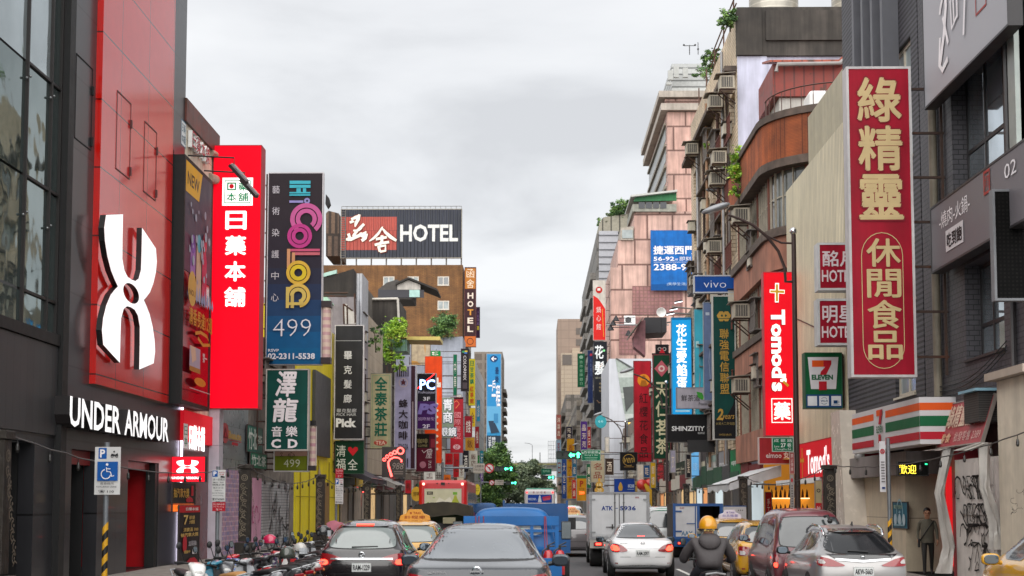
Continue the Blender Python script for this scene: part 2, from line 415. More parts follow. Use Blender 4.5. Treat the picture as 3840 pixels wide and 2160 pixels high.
# solid shapes standing off a wall
def solid(bd,shapes,depth,mats,parent,name='lettering',off0=0.0):
 """shapes: list of (2-d verts, faces, box) pushed out from the board; front mats[0], edges mats[1]"""
 mb=MB()
 for v,f,(u0,v0,u1,v1)in shapes:
  pts=[(u0+a*(u1-u0),v0+b*(v1-v0))for a,b in v];n=len(pts)
  mb.add([bd.at(a,b,off0+depth)for a,b in pts],f,0)
  cnt={}
  for q in f:
   for i in range(len(q)):
    e=(q[i],q[(i+1)%len(q)]);k=tuple(sorted(e));cnt[k]=cnt.get(k,0)+1
  mb.add([bd.at(a,b,off0+depth-.003)for a,b in pts]+[bd.at(a,b,off0)for a,b in pts],[(a,b,b+n,a+n)for(a,b),c in cnt.items()if c==1],1)
 return mb.build(name,mats,parent,fix=False)
def ua_shape():
 q=[(.045,.08),(.02,.17),(.035,.25),(.08,.34),(.145,.42),(.215,.47),(.265,.5)]
 outl=q+[(a,1-b)for a,b in reversed(q[:-1])]
 inn=[(.325,1),(.325,.82),(.33,.7),(.37,.63),(.43,.6),(.5,.595)]
 low=inn+[(1-a,b)for a,b in reversed(inn[:-1])]
 rt=[(1-a,b)for a,b in reversed(outl)]
 top=[(1-a,1-b)for a,b in reversed(inn)];top=[(1-a,1-b)for a,b in inn]
 top=top+[(1-a,b)for a,b in reversed(top[:-1])]
 outer=outl+low+rt+top
 hole=[(.5+.145*cos(t*pi/12),.5+.066*sin(t*pi/12))for t in range(24)]
 vs=[Vector(p)for p in outer+hole];no=len(outer)
 ed=[(i,(i+1)%no)for i in range(no)]+[(no+i,no+(i+1)%24)for i in range(24)]
 r=delaunay_2d_cdt(vs,ed,[],0,1e-6)
 V=[tuple(p)for p in r[0]]
 def inside(p,poly):
  c=False;j=len(poly)-1
  for i in range(len(poly)):
   if(poly[i][1]>p[1])!=(poly[j][1]>p[1])and p[0]<(poly[j][0]-poly[i][0])*(p[1]-poly[i][1])/(poly[j][1]-poly[i][1])+poly[i][0]:c=not c
   j=i
  return c
 F=[]
 for f in r[2]:
  m_=(sum(V[i][0]for i in f)/3,sum(V[i][1]for i in f)/3)
  if inside(m_,outer)and not inside(m_,hole):F.append(tuple(f))
 return V,F
UA=ua_shape()
def zl(y,Y):return(HZ-y)*Y/FPX+2
# black flagship shop (left foreground)
PANEL=mat('#2c2c2f',.3,tile='#323235',mort='#101011',tw=2.35,th=1.75,ms=.022,var=.2,sc=.4,streak=.2,off=0,clear=.08,spec=.3)
RIBS=mat('#2c2c2e',.45,tile='#323234',mort='#1c1c1d',tw=.42,th=30,ms=.012,var=.12,sc=.5,off=0)
REDP=mat('#c81712',.13,tile='#cc1a14',mort='#5c0a08',tw=2.75,th=1.73,ms=.022,var=.04,off=0,clear=.22,spec=.35)
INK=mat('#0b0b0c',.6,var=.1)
ub=thing('shop_building','black panelled sportswear store with tall glossy red panel and glass curtain wall','building',(XL,27,0))
W0,Y0,Y1,TOP=38.2,8.0,46.1,21.0
bd=Board((XL,Y0,TOP),(0,Y1-Y0,0),(0,0,-TOP),(1,0,0))
hol=[(0,0,26.0,TOP-5.6),(31-Y0-.2,TOP-3.35,32.7-Y0,TOP-.16),(35.35-Y0,TOP-3.3,37.5-Y0,TOP-.16),(40.3-Y0,TOP-3.17,43.6-Y0,TOP-.16)]
mb=MB();wall_holes(mb,bd,Y1-Y0,TOP,hol,.35)
mb.box(-28,XL,Y1-.02,Y1,0,TOP);mb.box(-28,XL,Y0,Y0+.02,0,TOP);mb.box(-28,XL-.36,Y0+.02,Y1-.02,TOP-.1,TOP)
mb.build('wall',[PANEL],ub,fix=False)
mb=MB();mb.box(XL,XL+.05,Y0,34.0,3.55,5.58);mb.build('cladding',RIBS,ub)
mb=MB();mb.box(XL-.05,XL+.16,34.02,34.42,.16,TOP);mb.box(XL-.05,XL+.1,Y0,34.0,5.6,5.85);mb.build('edge_strip',INK,ub)  # black upright stands in for the shade of a recess beside the glass
mb=MB()
for a,b,h in((30.8,32.7,3.35),(35.35,37.5,3.3),(40.3,43.6,3.17)):
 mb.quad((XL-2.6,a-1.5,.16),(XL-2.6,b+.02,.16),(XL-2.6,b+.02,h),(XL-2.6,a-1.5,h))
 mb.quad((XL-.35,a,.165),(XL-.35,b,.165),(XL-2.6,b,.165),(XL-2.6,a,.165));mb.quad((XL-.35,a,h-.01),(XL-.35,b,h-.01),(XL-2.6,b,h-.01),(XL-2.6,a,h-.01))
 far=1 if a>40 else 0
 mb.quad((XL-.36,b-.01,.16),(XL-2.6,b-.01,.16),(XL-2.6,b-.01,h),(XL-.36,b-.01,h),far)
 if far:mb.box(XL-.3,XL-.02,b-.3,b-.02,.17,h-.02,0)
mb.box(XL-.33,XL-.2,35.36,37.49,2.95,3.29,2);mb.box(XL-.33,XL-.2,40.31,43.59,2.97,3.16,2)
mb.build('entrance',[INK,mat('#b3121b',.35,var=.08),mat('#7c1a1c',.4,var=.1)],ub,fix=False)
CURT=mat('#6b7a78',.03,metal=.8,var=.2,sc=.35,wave=.012)
CLERE=mat('#a9b4b6',.05,metal=.6,var=.2,sc=.4,wave=.03)
ys=[Y0+.02,11.5,15,18.5,22,25.3,28.6,31.7,33.3,33.98];zs=[5.85,6.6,9.1,11.6,14.1,17.5,TOP-.02]
for i,(a,b)in enumerate(zip(ys,ys[1:])):
 mb=MB()
 for c,d in zip(zs,zs[1:]):mb.quad((XL-.06,a+.03,c+.03),(XL-.06,b-.03,c+.03),(XL-.06,b-.03,d-.03),(XL-.06,a+.03,d-.03),1 if c>10.5 and b<33.4 else 0)
 mb.build('glass_pane',[CURT,CLERE],ub,fix=False)
mb=MB()
for y in ys[1:]:mb.box(XL-.12,XL+.01,y-.03,y+.03,5.85,TOP-.05)
for z in zs[1:]:mb.box(XL-.12,XL-.01,31.8,33.98,z-.03,z+.03)
mb.build('mullion',DARKMETAL,ub)
mb=MB()
for y in ys[5:9]:
 for z in(8.2,11.2,14.2):mb.ball((XL+.0,y-.12,z),.032,8);mb.ball((XL+.0,y+.12,z+.1),.032,8)
mb.build('glass_clamp',STEEL,ub,smooth=True)
mb=MB();mb.box(-16,XL-.2,Y0+.3,33.9,5.3,5.5,0);mb.box(-16,XL-.2,Y0+.3,33.9,9.6,9.9,0);mb.quad((-16,Y0+.3,5.3),(-16,33.9,5.3),(-16,33.9,TOP),(-16,Y0+.3,TOP),0);mb.build('interior',mat('#6f7472',.8,var=.3,sc=.6),ub,fix=False)
ra,rb=36.6,43.95
mb=MB();mb.box(XL,XL+.16,ra,rb,4.95,TOP);mb.build('red_panel',REDP,ub)
for px,y0,y1,w_,m_,xo in((283,195,520,62,PANEL,.004),(437,335,635,52,REDP,.165),(540,450,720,46,REDP,.165),(611,525,780,38,PANEL,.004),(597,1170,1420,36,PANEL,.004)):
 b_=board_px(px,y0,px+w_,y1,X=XL+xo);mb=MB()
 u=b_.r.normalized()*.014
 mb.obox(b_.o,b_.r,Vector((0,0,-.025)),(.012,0,0));mb.obox(b_.o+b_.d,b_.r,Vector((0,0,.025)),(.012,0,0));mb.obox(b_.o,u,b_.d,(.012,0,0));mb.obox(b_.o+b_.r,u,b_.d,(.012,0,0))
 for q in(.22,.84):mb.obox(b_.at(.97,q),u*5,Vector((0,0,-.22)),(.05,0,0))
 mb.build('access_hatch',mat('#4a0c0a',.4)if m_ is REDP else INK,ub)
LWH=lit('#f4f2f2',.3)
eb=board_px(388,748,596,1338,X=XL+.4)
solid(Board(eb.o-Vector((.4-.21,0,0)),eb.r,eb.d,eb.n),[(UA[0],UA[1],(0,0,1,1))],.15,[LWH,mat('#1b1718',.5,var=.1)],ub,'emblem')
tb=board_px(262,1484,634,1598,X=XL+.4)
g1,g2=glyphs('UNDER',.022),glyphs('ARMOUR',.022)
solid(Board(tb.o-Vector((.4,0,0)),tb.r,tb.d,tb.n),[(g1[0],g1[1],(0,0,.455,1)),(g2[0],g2[1],(.495,0,1,1))],.4,[LWH,mat('#1b1718',.5,var=.1)],ub)
b_=board_px(634,1713,768,1806,Y=45.2)
s_=sign(b_,'small red hanging sign with white emblem beside the black store',[('t','UNDER ARMOUR',.08,.8,.92,.9,lit('#f2f0f0',.6),.04)],lit('#c4101f',.75),DARKMETAL,depth=.3,fw=.012,wall=XL,brackets=2,name='hanging_sign')
solid(b_,[(UA[0],UA[1],(.2,.13,.84,.68))],.02,[lit('#f2f0f0',.7),INK],s_,'emblem',.012)
# cream pharmacy building
CREAM=mat('#e2d8c4',.7,tile='#ded4bf',mort='#a89e8c',tw=1.1,th=.9,ms=.01,var=.1,streak=.3,off=0)
def block(name,label,cat='building',x0=0,x1=0,y0=0,y1=0,z1=0,m=None,parapet=None,z0=0,roof=None):
 r=thing(name,label,cat,((x0+x1)/2,(y0+y1)/2,0))
 mb=MB();mb.box(x0,x1,y0,y1,z0,z1);mb.build('wall',m,r)
 if parapet:mb=MB();mb.box(x0-.08,x1+.08,y0-.08,y1+.08,z1+.003,z1+parapet[0]);mb.build('parapet',parapet[1],r)
 return r
cb=block('pharmacy_building','cream panelled building with brown copper coping beside the black store',x0=-24,x1=XL-.02,y0=46.12,y1=50.9,z1=14.0,m=CREAM,parapet=(.75,mat('#5a2c22',.5,var=.3,rust=.3,tile='#6b3428',mort='#3a1d16',tw=1.2,th=2,ms=.02)))
b_=board_px(676,436,775,600,X=XL);c_=mat('#b02233',.5)
mk_=[('f',.02,.02,.2,.62,'#5f7f96',.02),('r',.035,.05,.185,.6,'#dfe3e3'),('t','日藥',.05,.1,.17,.3,'#2d5f74',.01),('t','本舖',.05,.35,.17,.55,'#2d5f74',.01)]
b_.draw(mk_,cb,'lettering')
for i,ch in enumerate('日藥本舖'):
 g=glyphs(ch,.03);solid(b_,[(g[0],g[1],(.28+i*.18,.12,.42+i*.18,.52))],.14,[c_,WHITE],cb,'lettering')
mb=MB();mb.box(XL,XL+.12,48.7,50.9,3.95,4.9,0);mb.box(XL,XL+.12,46.15,48.69,3.95,4.9,0);mb.box(XL,XL+.35,50.25,50.9,.16,3.95,1)
mb.box(XL,XL+.35,50.25,50.9,3.96,5.3,1);mb.build('fascia',[lit('#b01420',.32),mat('#c9c2cd',.5,var=.1,streak=.2)],cb)
b_=board_px(688,1582,758,1680,X=XL+.125)
b_.draw([('r',.0,.05,.22,1.0,'#e2e4e2'),('t','日',.04,.15,.19,.5,'#1f7a52'),('t','本',.04,.55,.19,.9,'#1f7a52'),('t','日藥本舖',.3,.05,1.12,1,lit('#f5f0f0',.8),.03)],cb)
mb=MB();mb.quad((XL+.01,46.15,.16),(XL+.01,50.24,.16),(XL+.01,50.24,3.94),(XL+.01,46.15,3.94));mb.build('shopfront',mat('#55171b',.3,var=.4,sc=2),cb,fix=False)
mb=MB();mb.box(XL+.02,XL+.07,46.17,46.25,.16,5.2);mb.build('light_strip',lit('#efe6ff',1.6),cb)
def poster(px0,py0,px1,py1,X,label,face,items,name='poster',emit=0,group=None,th=.05):
 b_=board_px(px0,py0,px1,py1,X=X);return sign(b_,label,items,face,'#3a3230',th,.02,None,emit,name,group,0,'poster')
poster(648,1810,733,1890,XL+.1,'dark promotional poster above orange strip in pharmacy window','#231d1c',[('t','抽汽車大獎',.03,.25,.7,.7,'#c9a14a',.02),('r',.8,.1,.9,.6,'#a8202c'),('p',[(.55,.8),(.7,.6),(.85,.72),(.9,.9),(.6,.92)],'#a8242c')])
poster(648,1888,728,1918,XL+.1,'glowing orange strip poster under the dark promotional poster','#c9581c',[('t','日藥六週年慶',.05,.25,.9,.75,'#f0c04a',.02)],emit=.7)
poster(671,1896,748,2140,XL+.35,'tall pull-up banner with gold prize text outside the pharmacy','#211b1f',[('r',0,0,1,.11,'#b01622'),('t','日藥本舖',.3,.03,.9,.08,'#e8d9d4',.02),('t','7',.2,.15,.42,.3,'#c9a862',.02),('t','週年慶',.45,.16,.72,.22,'#c9a862',.02),('t','大優惠',.45,.23,.72,.29,'#c9a862',.02),('t','消費滿 700',.18,.35,.9,.41,'#c9a862',.02),('t','抽汽車大獎',.05,.43,.9,.49,'#c9a862',.03),('c',.25,.6,.1,'#b02030'),('t','加碼抽',.42,.56,.8,.64,'#b3b0b5',.02),('t','實施中',.2,.7,.5,.75,'#c9a862',.02),('r',.6,.7,.85,.77,'#d8d4d6'),('p',[(.3,.93),(.36,.87),(.5,.83),(.72,.83),(.85,.88),(.9,.93),(.8,.95),(.4,.95)],'#b02030')],'pull_up_banner')
b_=board_px(690,590,788,1500,X=XL+.45)
blb=sign(b_,'tall dark red framed wall billboard with yellow corner flash',[('r',0,0,1,.45,'#43404f'),('r',0,.3,1,.46,'#5a3247'),('p',[(0,0),(.62,0),(.5,.13),(0,.13)],'#e0a82e'),('t','NEW',.06,.04,.5,.095,'#4a3416',.02)]+[('p',[(a-.09,.66-h),(a-.05,.645-h-.03),(a+.05,.645-h-.03),(a+.09,.66-h),(a+.1,.56),(a-.1,.56)],c)for a,h,c in((.3,.31,'#9a6aa8'),(.52,.33,'#c9a58a'),(.74,.29,'#c02a50'))]+[('c',a,.33-.02*i,.08,c)for i,(a,c)in enumerate(((.3,'#7a4aa0'),(.52,'#5aa4b4'),(.74,'#d02848')))]+[('c',RND.uniform(.1,.95),RND.uniform(.15,.55),RND.uniform(.015,.045),'#9aa0b0')for _ in range(26)]+[('p',[(.02+i*.1,.56),(.06+i*.1,.50+RND.random()*.03),(.1+i*.1,.56),(.07+i*.1,.58)],'#8a94b8')for i in range(10)]+[('c',.17,.53,.15,'#c99a4a'),('t','NO.1',.06,.535,.28,.56,'#6a3c10',.02),('t','清香長達12週',.06,.61,.95,.68,'#c98a2e',.03),('l',[(.3,.71),(.5,.695),(.75,.7),(.9,.73),(.6,.745),(.4,.725)],.03,'#c9832e'),('r',.1,.77,.5,.87,'#a89aa8'),('p',[(.12,.77),(.3,.77),(.35,.82),(.2,.84)],'#d0a890'),('r',.1,.855,.5,.875,'#a87030'),('t','第一',.58,.78,.75,.82,'#d8c8c8',.02),('c',.5,.91,.22,'#d07a20',.018),('r',.1,.945,.9,.949,'#b89a9a')],'#6e0f1b',INK,.42,.13,None,0,'billboard',None,0,'billboard',.15)
mb=MB()
for z in(11.6,):mb.tube([(XL+.1,48.9,z),(XL+1.5,50,z)],.03,m=0)
fl=[]
for(x0,y0,x1,y1)in((705,583,878,592),(765,640,918,648)):
 a=PX(x0,y0,XL+.3);b=P(x1,y1,a.y+.1)
 t=thing('floodlight','grey finned floodlight on long arm over billboard, '+('nearer' if y0<600 else 'farther')+' one','floodlight',b,'floodlights over the billboard')
 MB().tube([a,b,b-Vector((0,0,.3))],.025).build('arm',DARKMETAL,t)
 q=MB();q.T=Matrix.Translation(b-Vector((-.14,0,.52)))@Matrix.Rotation(radians(48),4,'Y')@Matrix.Rotation(radians(12),4,'X')
 q.box(-.38,.38,-.14,.14,-.04,.05,0)
 for i in range(14):q.box(-.36+i*.053,-.34+i*.053,-.13,.13,.051,.11,1)
 q.build('lamp_housing',[mat('#2c2a2c',.5),mat('#b4b2b4',.4,var=.15)],t)
mb=MB();a,b=PX(770,480,XL+.2),PX(785,655,XL+.2);y_=50.7
mb.tube([(XL-.02,49.9,13.9),(XL+.25,y_,13.9),(XL+.25,y_,13.2)],.13,10);mb.tube([(XL-.02,49.7,13.0),(XL+.2,y_-.1,13.05),(XL+.25,y_,12.8),(XL+.25,y_,11.6)],.17,10)
tag(mb.build('drain_pipe',mat('#b3a594',.5,var=.15,streak=.3),smooth=True),'beige bent drain pipe at cream building top corner','drain pipe')
# row of low shops behind the signs, left side
SHUT=mat('#b0b2b6',.5,tile='#a6a8ac',mort='#7a7c80',tw=50,th=.12,ms=.02,var=.2,streak=.3,off=0)
def shopfront(root,y0,y1,X,h,m,items=None,name='shutter'):
 s=1 if X<0 else-1
 mb=MB();mb.box(*sorted((X,X+s*.04)),y0,y1,.17,h);mb.build(name,m,root)
gb=block('shop_building','grey glass-fronted beauty shop with round red logo',x0=-24,x1=XL-.05,y0=50.95,y1=57.4,z1=11.5,m=mat('#6e7477',.3,tile='#747a7d',mort='#4a4e50',tw=1.6,th=1.2,ms=.012,var=.1,off=0))
b_=board_px(822,1582,890,1660,X=XL+.02)
solid(b_,[([(.5+.5*cos(t*pi/12),.5+.5*sin(t*pi/12))for t in range(24)],[tuple(range(24))],(0,.0,.36,1))],.1,[mat('#a8202c',.4),mat('#801820',.4)],gb,'logo')
b_.draw([('p',[(.18,.2),(.32,.75),(.04,.75)],'#6e1018'),('p',[(.18,.36),(.26,.68),(.1,.68)],'#a8202c')],gb,'logo',lift=.11)
b_.draw([('t','Beaute',.42,.32,1.15,.72,'#b08a3a',.03),('r',.42,.76,1.15,.8,'#a8202c'),('r',.6,.86,.95,1.0,'#a8202c')],gb,lift=.05)
MOS=mat('#a87890',.4,tile='#5a66a0',mort='#b8a0aa',tw=.17,th=.17,ms=.02,var=.45,sc=7,off=0)
shopfront(gb,51.0,56.2,XL,3.2,MOS,name='mosaic_wall');shopfront(gb,56.25,57.3,XL-.01,3.2,mat('#8a5f70',.5,var=.1),name='pink_panel')
RB=mat('#847c74',.8,var=.3,streak=.5);RB2=mat('#7d766d',.8,var=.25,streak=.5)
g2_=block('shop_building','low grubby shop with pink door and graffiti shutter beside the grey beauty shop',x0=-22,x1=XL-.1,y0=57.45,y1=68.8,z1=8.8,m=RB)
shopfront(g2_,57.5,60.2,XL-.05,3.0,mat('#c890ac',.5,var=.1,streak=.15),name='pink_door');shopfront(g2_,60.4,67,XL-.05,2.9,SHUT)
def scrawl(bd,parent,n,seed,col='#1d1b1f',k=1.0,box=(0,0,1,1)):
 r=random.Random(seed);it=[]
 for _ in range(n):
  cx,cy=r.uniform(box[0]+.08,box[2]-.08),r.uniform(box[1]+.08,box[3]-.08);s=r.uniform(.05,.13)*k;asp=bd.r.length/bd.d.length
  pts=[(cx,cy)];a=r.uniform(0,6)
  for i in range(r.randint(8,16)):
   a+=r.uniform(-1.4,1.6);pts.append((min(box[2],max(box[0],pts[-1][0]+s*.35*cos(a)+s*.12)),min(box[3],max(box[1],pts[-1][1]+s*.45*sin(a)*asp))))
  it.append(('l',pts,r.uniform(.008,.018)*k,col))
 return bd.draw(it,parent,'graffiti')
scrawl(board_px(997,1800,1085,2100,X=XL+.0),g2_,22,5)
scrawl(board_px(942,1900,975,1960,X=XL+.0),g2_,4,9,'#a02868',2.2)
YEL=mat('#ecd90f',.5,var=.06,streak=.15)
yb=block('yellow_shop','bright yellow painted shop building with dark panel on its front',x0=-22,x1=XL-.05,y0=68.9,y1=84.5,z1=11.3,m=YEL)
b_=board_px(1182,1385,1240,1705,X=XL+.12)
MB().obox(b_.o-b_.n*.15,b_.r,b_.d,b_.n*.15).build('dark_panel',mat('#3f4042',.5,tile='#434446',mort='#353638',tw=.6,th=.06,ms=.01),yb)
b_=board_px(1100,1380,1272,1880,X=XL)
b_.draw([('c',.1,.15,.05,'#c9a8a0',.05),('c',.12,.3,.05,'#cfcac2',.06),('c',.9,.3,.05,'#cfcac2',.1),('c',.93,.5,.04,'#b88a80',.05),('c',.9,.64,.04,'#3a8a80',.03),('l',[(.5,.75),(.55,.85),(.52,.95)],.05,'#b0a090'),('r',.05,.96,.95,.965,'#7a6a10')],yb,'mural')
mb=MB()
for y in(70.2,73,76,80):mb.box(XL-.04,XL+.02,y,y+.06,.2,4.2)
mb.box(XL-.04,XL+.1,77.5,79.4,.2,3.1,1);mb.each('door_trim',[mat('#8a7a10',.5),mat('#8a6a3a',.6)],yb)
def row_front(root,X,y0,y1,zt,seed,colors,n=None):
 r=random.Random(seed);s=1 if X<0 else-1;y=y0+.15;i=0
 while y<y1-1.2:
  wd=min(r.uniform(2.6,4.6),y1-y-.1);h=r.uniform(2.7,3.1)
  mb=MB();q=sorted((X,X+s*.05));mb.box(*q,y,y+wd-.3,.17,h,0);mb.box(*sorted((X,X+s*.16)),y-.05,y+wd-.2,h+.05,h+r.uniform(.7,1.2),1);mb.box(*sorted((X,X+s*.1)),y+wd-.28,y+wd-.04,.17,h,2)
  mb.build('shopfront',[(lit(r.choice(('#c9a878','#b8c4c8','#c98a58','#b0b8a0')),.3)if r.random()<.3 else mat(r.choice(('#2a2624','#4c4643','#76675c','#8d8a86','#3e4348','#a89a8a')),.35,var=.35,sc=2)),mat(r.choice(colors),.5,var=.1),RB2],root)  # some fronts emit at random to suggest lit interiors behind them
  y+=wd;i+=1
def facade_windows(root,X,y0,y1,z0,z1,wy,dy,wz,dz,frame='#a7a49c',glass=None,seed=1,skip=.1,sill=True):
 s=1 if X<0 else-1;r=random.Random(seed)
 z=z0
 while z+wz<z1:
  y=y0
  while y+wy<y1:
   if r.random()>skip:
    bd=Board((X,y if s>0 else y+wy,z+wz),(0,wy*s,0),(0,0,-wz),(s,0,0))
    mb=MB();ru,dv=bd.r.normalized(),bd.d.normalized();at=lambda u,v,o=0:bd.o+ru*u+dv*v+bd.n*o
    mb.quad(at(.05,.05,.012),at(wy-.05,.05,.012),at(wy-.05,wz-.05,.012),at(.05,wz-.05,.012),1)
    for a,b,c,d in((0,0,wy,.07),(0,wz-.07,wy,.07),(0,.07,.07,wz-.14),(wy-.07,.07,.07,wz-.14),(wy/2-.03,.07,.06,wz-.14)):mb.obox(at(a,b),ru*c,dv*d,bd.n*.07,0)
    if sill:mb.obox(at(-.08,wz+.003),ru*(wy+.16),dv*.07,bd.n*.14,0)
    mb.build('window',[mat(frame,.5,var=.15),glass or r.choice((WINGLASS,WINGLASS,PALEGLASS))],root,fix=False)
   y+=wy+dy
  z+=wz+dz
# left: middle distance
CONC=mat('#4a4540',.85,var=.3,sc=1.2,streak=.55);CONC2=mat('#6a645c',.85,var=.3,streak=.5)
b1=block('shop_building','dark low building carrying the hair salon sign, cluttered roof',x0=-22,x1=XL-.05,y0=84.6,y1=90.4,z1=10.6,m=RB)
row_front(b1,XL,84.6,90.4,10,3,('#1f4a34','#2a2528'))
b2=block('shop_building','pale lilac grey building with white corrugated screen on its front',x0=-22,x1=XL-.02,y0=90.5,y1=98.3,z1=14.6,m=mat('#938c90',.7,var=.12,streak=.35))
mb=MB();mb.box(XL,XL+.35,91.5,94.8,12.2,16.2,0);mb.build('corrugated_screen',mat('#b9bcc2',.5,corr=.3,streak=.2,tile='#b4b7bd',mort='#8b8e95',tw=.35,th=30,ms=.03),b2)
b3=block('shop_building','beige lapped-board building with narrow slit windows beside the tea sign',x0=-22,x1=XL-.04,y0=98.4,y1=108,z1=14.5,m=mat('#b0a08c',.75,tile='#b3a38f',mort='#84776a',tw=60,th=1.0,ms=.012,var=.1,streak=.3,off=0))
mb=MB();[mb.box(XL-.04,XL+.02,y,y+.35,8,10.6)for y in(102,103.2,105)];mb.each('slit_window',BLACK,b3)
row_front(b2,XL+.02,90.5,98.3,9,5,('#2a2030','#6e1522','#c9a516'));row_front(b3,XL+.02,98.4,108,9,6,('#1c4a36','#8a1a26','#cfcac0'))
for i,(y0,y1,z,c,lab)in enumerate(((108.1,121,11.2,'#6e655a','grimy low building with plants on its roof behind the coffee sign'),(121.1,134,10.2,'#8a7a6a','low brown building behind the salon signs'),(134.1,150,12,'#a08478','pinkish low building behind the orange sign'),(150.1,172,13,'#7a746c','grey weathered building below the brick hotel'),(172.1,204.8,14,'#85807a','grey shop building right in front of the brick hotel'),(222,276,12,'#8f8a84','low grey shop building beyond the brick hotel'))):
 b=block('shop_building',lab,x0=-24,x1=XL-.1,y0=y0,y1=y1,z1=z,m=mat(c,.8,var=.2,streak=.45))
 facade_windows(b,XL-.1,y0+.6,y1-.5,4.6,z,1.6,1.1,1.3,1.6,seed=i+2)
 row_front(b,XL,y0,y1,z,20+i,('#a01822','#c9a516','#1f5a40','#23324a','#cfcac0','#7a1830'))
def backwall(label,pts,Y,th,m,cat='building',name='concrete_building',drop=True):
 """a wall block whose outline is read from the photo at depth Y"""
 q=[P(x,y,Y)for x,y in pts];r=thing(name,label,cat,(sum(p.x for p in q)/len(q),Y,0))
 MB().prism(q,(0,th,0)).build('wall',m,r);return r
DK=mat('#35302b',.85,var=.25,streak=.5)
r_=backwall('dark sooty concrete building with sloping top below the hotel billboard',[(1195,1040),(1238,1035),(1325,1008),(1325,1790),(1195,1790)],140,9,DK)
MB().obox(P(1195,1043,139.9),(P(1262,1025,139.9)-P(1195,1043,139.9)),(0,0,.35),(0,.5,0)).build('roof',mat('#9fc0b4',.5),r_)
backwall('small dark concrete annex with rusty pipe beside the sooty building',[(1328,1085),(1372,1075),(1372,1790),(1328,1790)],146,8,CONC2)
r_=backwall('large grey streaked concrete wall block with white coping, in front of the brick hotel',[(1372,1122),(1492,1120),(1497,1265),(1592,1282),(1592,1790),(1372,1790)],152,10,mat('#4c4742',.85,var=.2,sc=.8,streak=.6))
mb=MB()
for(a,b)in(((1372,1122),(1492,1120)),((1492,1120),(1497,1265)),((1497,1265),(1592,1282))):mb.tube([P(*a,151.8),P(*b,151.8)],.13)
mb.build('coping',OFFWHITE,r_)
r_=backwall('pale lilac wall building under the brick hotel',[(1485,1272),(1590,1272),(1590,1790),(1485,1790)],150.5,1.3,mat('#9a9fae',.7,var=.08,streak=.2))
backwall('pale blue grey wall block under the round rooftop bush',[(1592,1268),(1735,1262),(1735,1790),(1592,1790)],188,8,mat('#a3a8b4',.7,var=.08,streak=.25))
r_=backwall('small gabled rooftop house with white gable and sliding window',[(1418,1085),(1450,1060),(1487,1048),(1525,1066),(1545,1080),(1545,1122),(1418,1122)],163,6,mat('#4b4744',.8,var=.2),name='rooftop_house')
MB().prism([P(1490,1062+0,162.9)if 0 else P(x,y,162.9)for x,y in((1490,1086),(1490,1068),(1532,1050),(1576,1068),(1576,1086))],(0,.1,0)).build('gable',mat('#c9c2ba',.7,var=.1,streak=.3),r_)
mb=MB()
for a,b in(((1483,1068),(1532,1046)),((1532,1046),(1640,1090))):mb.obox(P(*a,162.5),P(*b,162.5)-P(*a,162.5),(0,6.4,0),(0,0,.22))
mb.build('roof',mat('#2d2926',.8,var=.3),r_)
q=[P(x,y,162.85)for x,y in((1535,1087),(1574,1087),(1574,1114),(1535,1114))]
MB().prism(q,(0,.05,0)).build('window',mat('#9fc4bc',.2),r_);MB().prism([P(x,y,162.9)for x,y in((1418,1087),(1590,1087),(1590,1116),(1418,1116))],(0,.05,0)).build('dark_panel',mat('#35343a',.6),r_)
BRK=mat('#8c6238',.85,tile='#7c5532',mort='#5c4430',tw=.5,th=.16,ms=.02,var=.3,sc=.35,streak=.35)
hx0,hx1=P(1200,1100,205).x,P(1735,1100,205).x;hz=zl(987,205)
hb=block('hotel_building','tall brown brick hotel building under the rooftop billboard',x0=hx0,x1=hx1,y0=205,y1=221,z1=hz,m=BRK)
for(x0,y0,x1,y1,pale)in((1437,1037,1479,1069,1),(1529,1037,1570,1062,1),(1641,1037,1684,1070,0),(1641,1128,1684,1161,1)):
 b_=board_px(x0,y0,x1,y1,Y=204.98);window(b_,0,0,b_.r.length,-b_.d.z,hb,2,mat('#c9c2b6',.5),PALEGLASS if pale else WINGLASS,depth=.02,fw=.12)
mb=MB();[mb.box(hx1,hx1+.5,206+i*2.2,207.6+i*2.2,6,hz-1)for i in range(7)];mb.each('side_balcony',CONC2,hb)
facade_windows(hb,hx1+.5,206,220,8,hz,1.4,.8,1.3,1.9,seed=4)
bb=board_px(1280,786,1730,966,Y=206)
CORN=mat('#2b2f3c',.5,corr=.5,streak=.3,tile='#2e3240',mort='#1b1e27',tw=.5,th=40,ms=.05,var=.1)
CORP=mat('#b0493c',.5,corr=.5,tile='#b54d40',mort='#8f372c',tw=.5,th=40,ms=.05,var=.1,streak=.15)
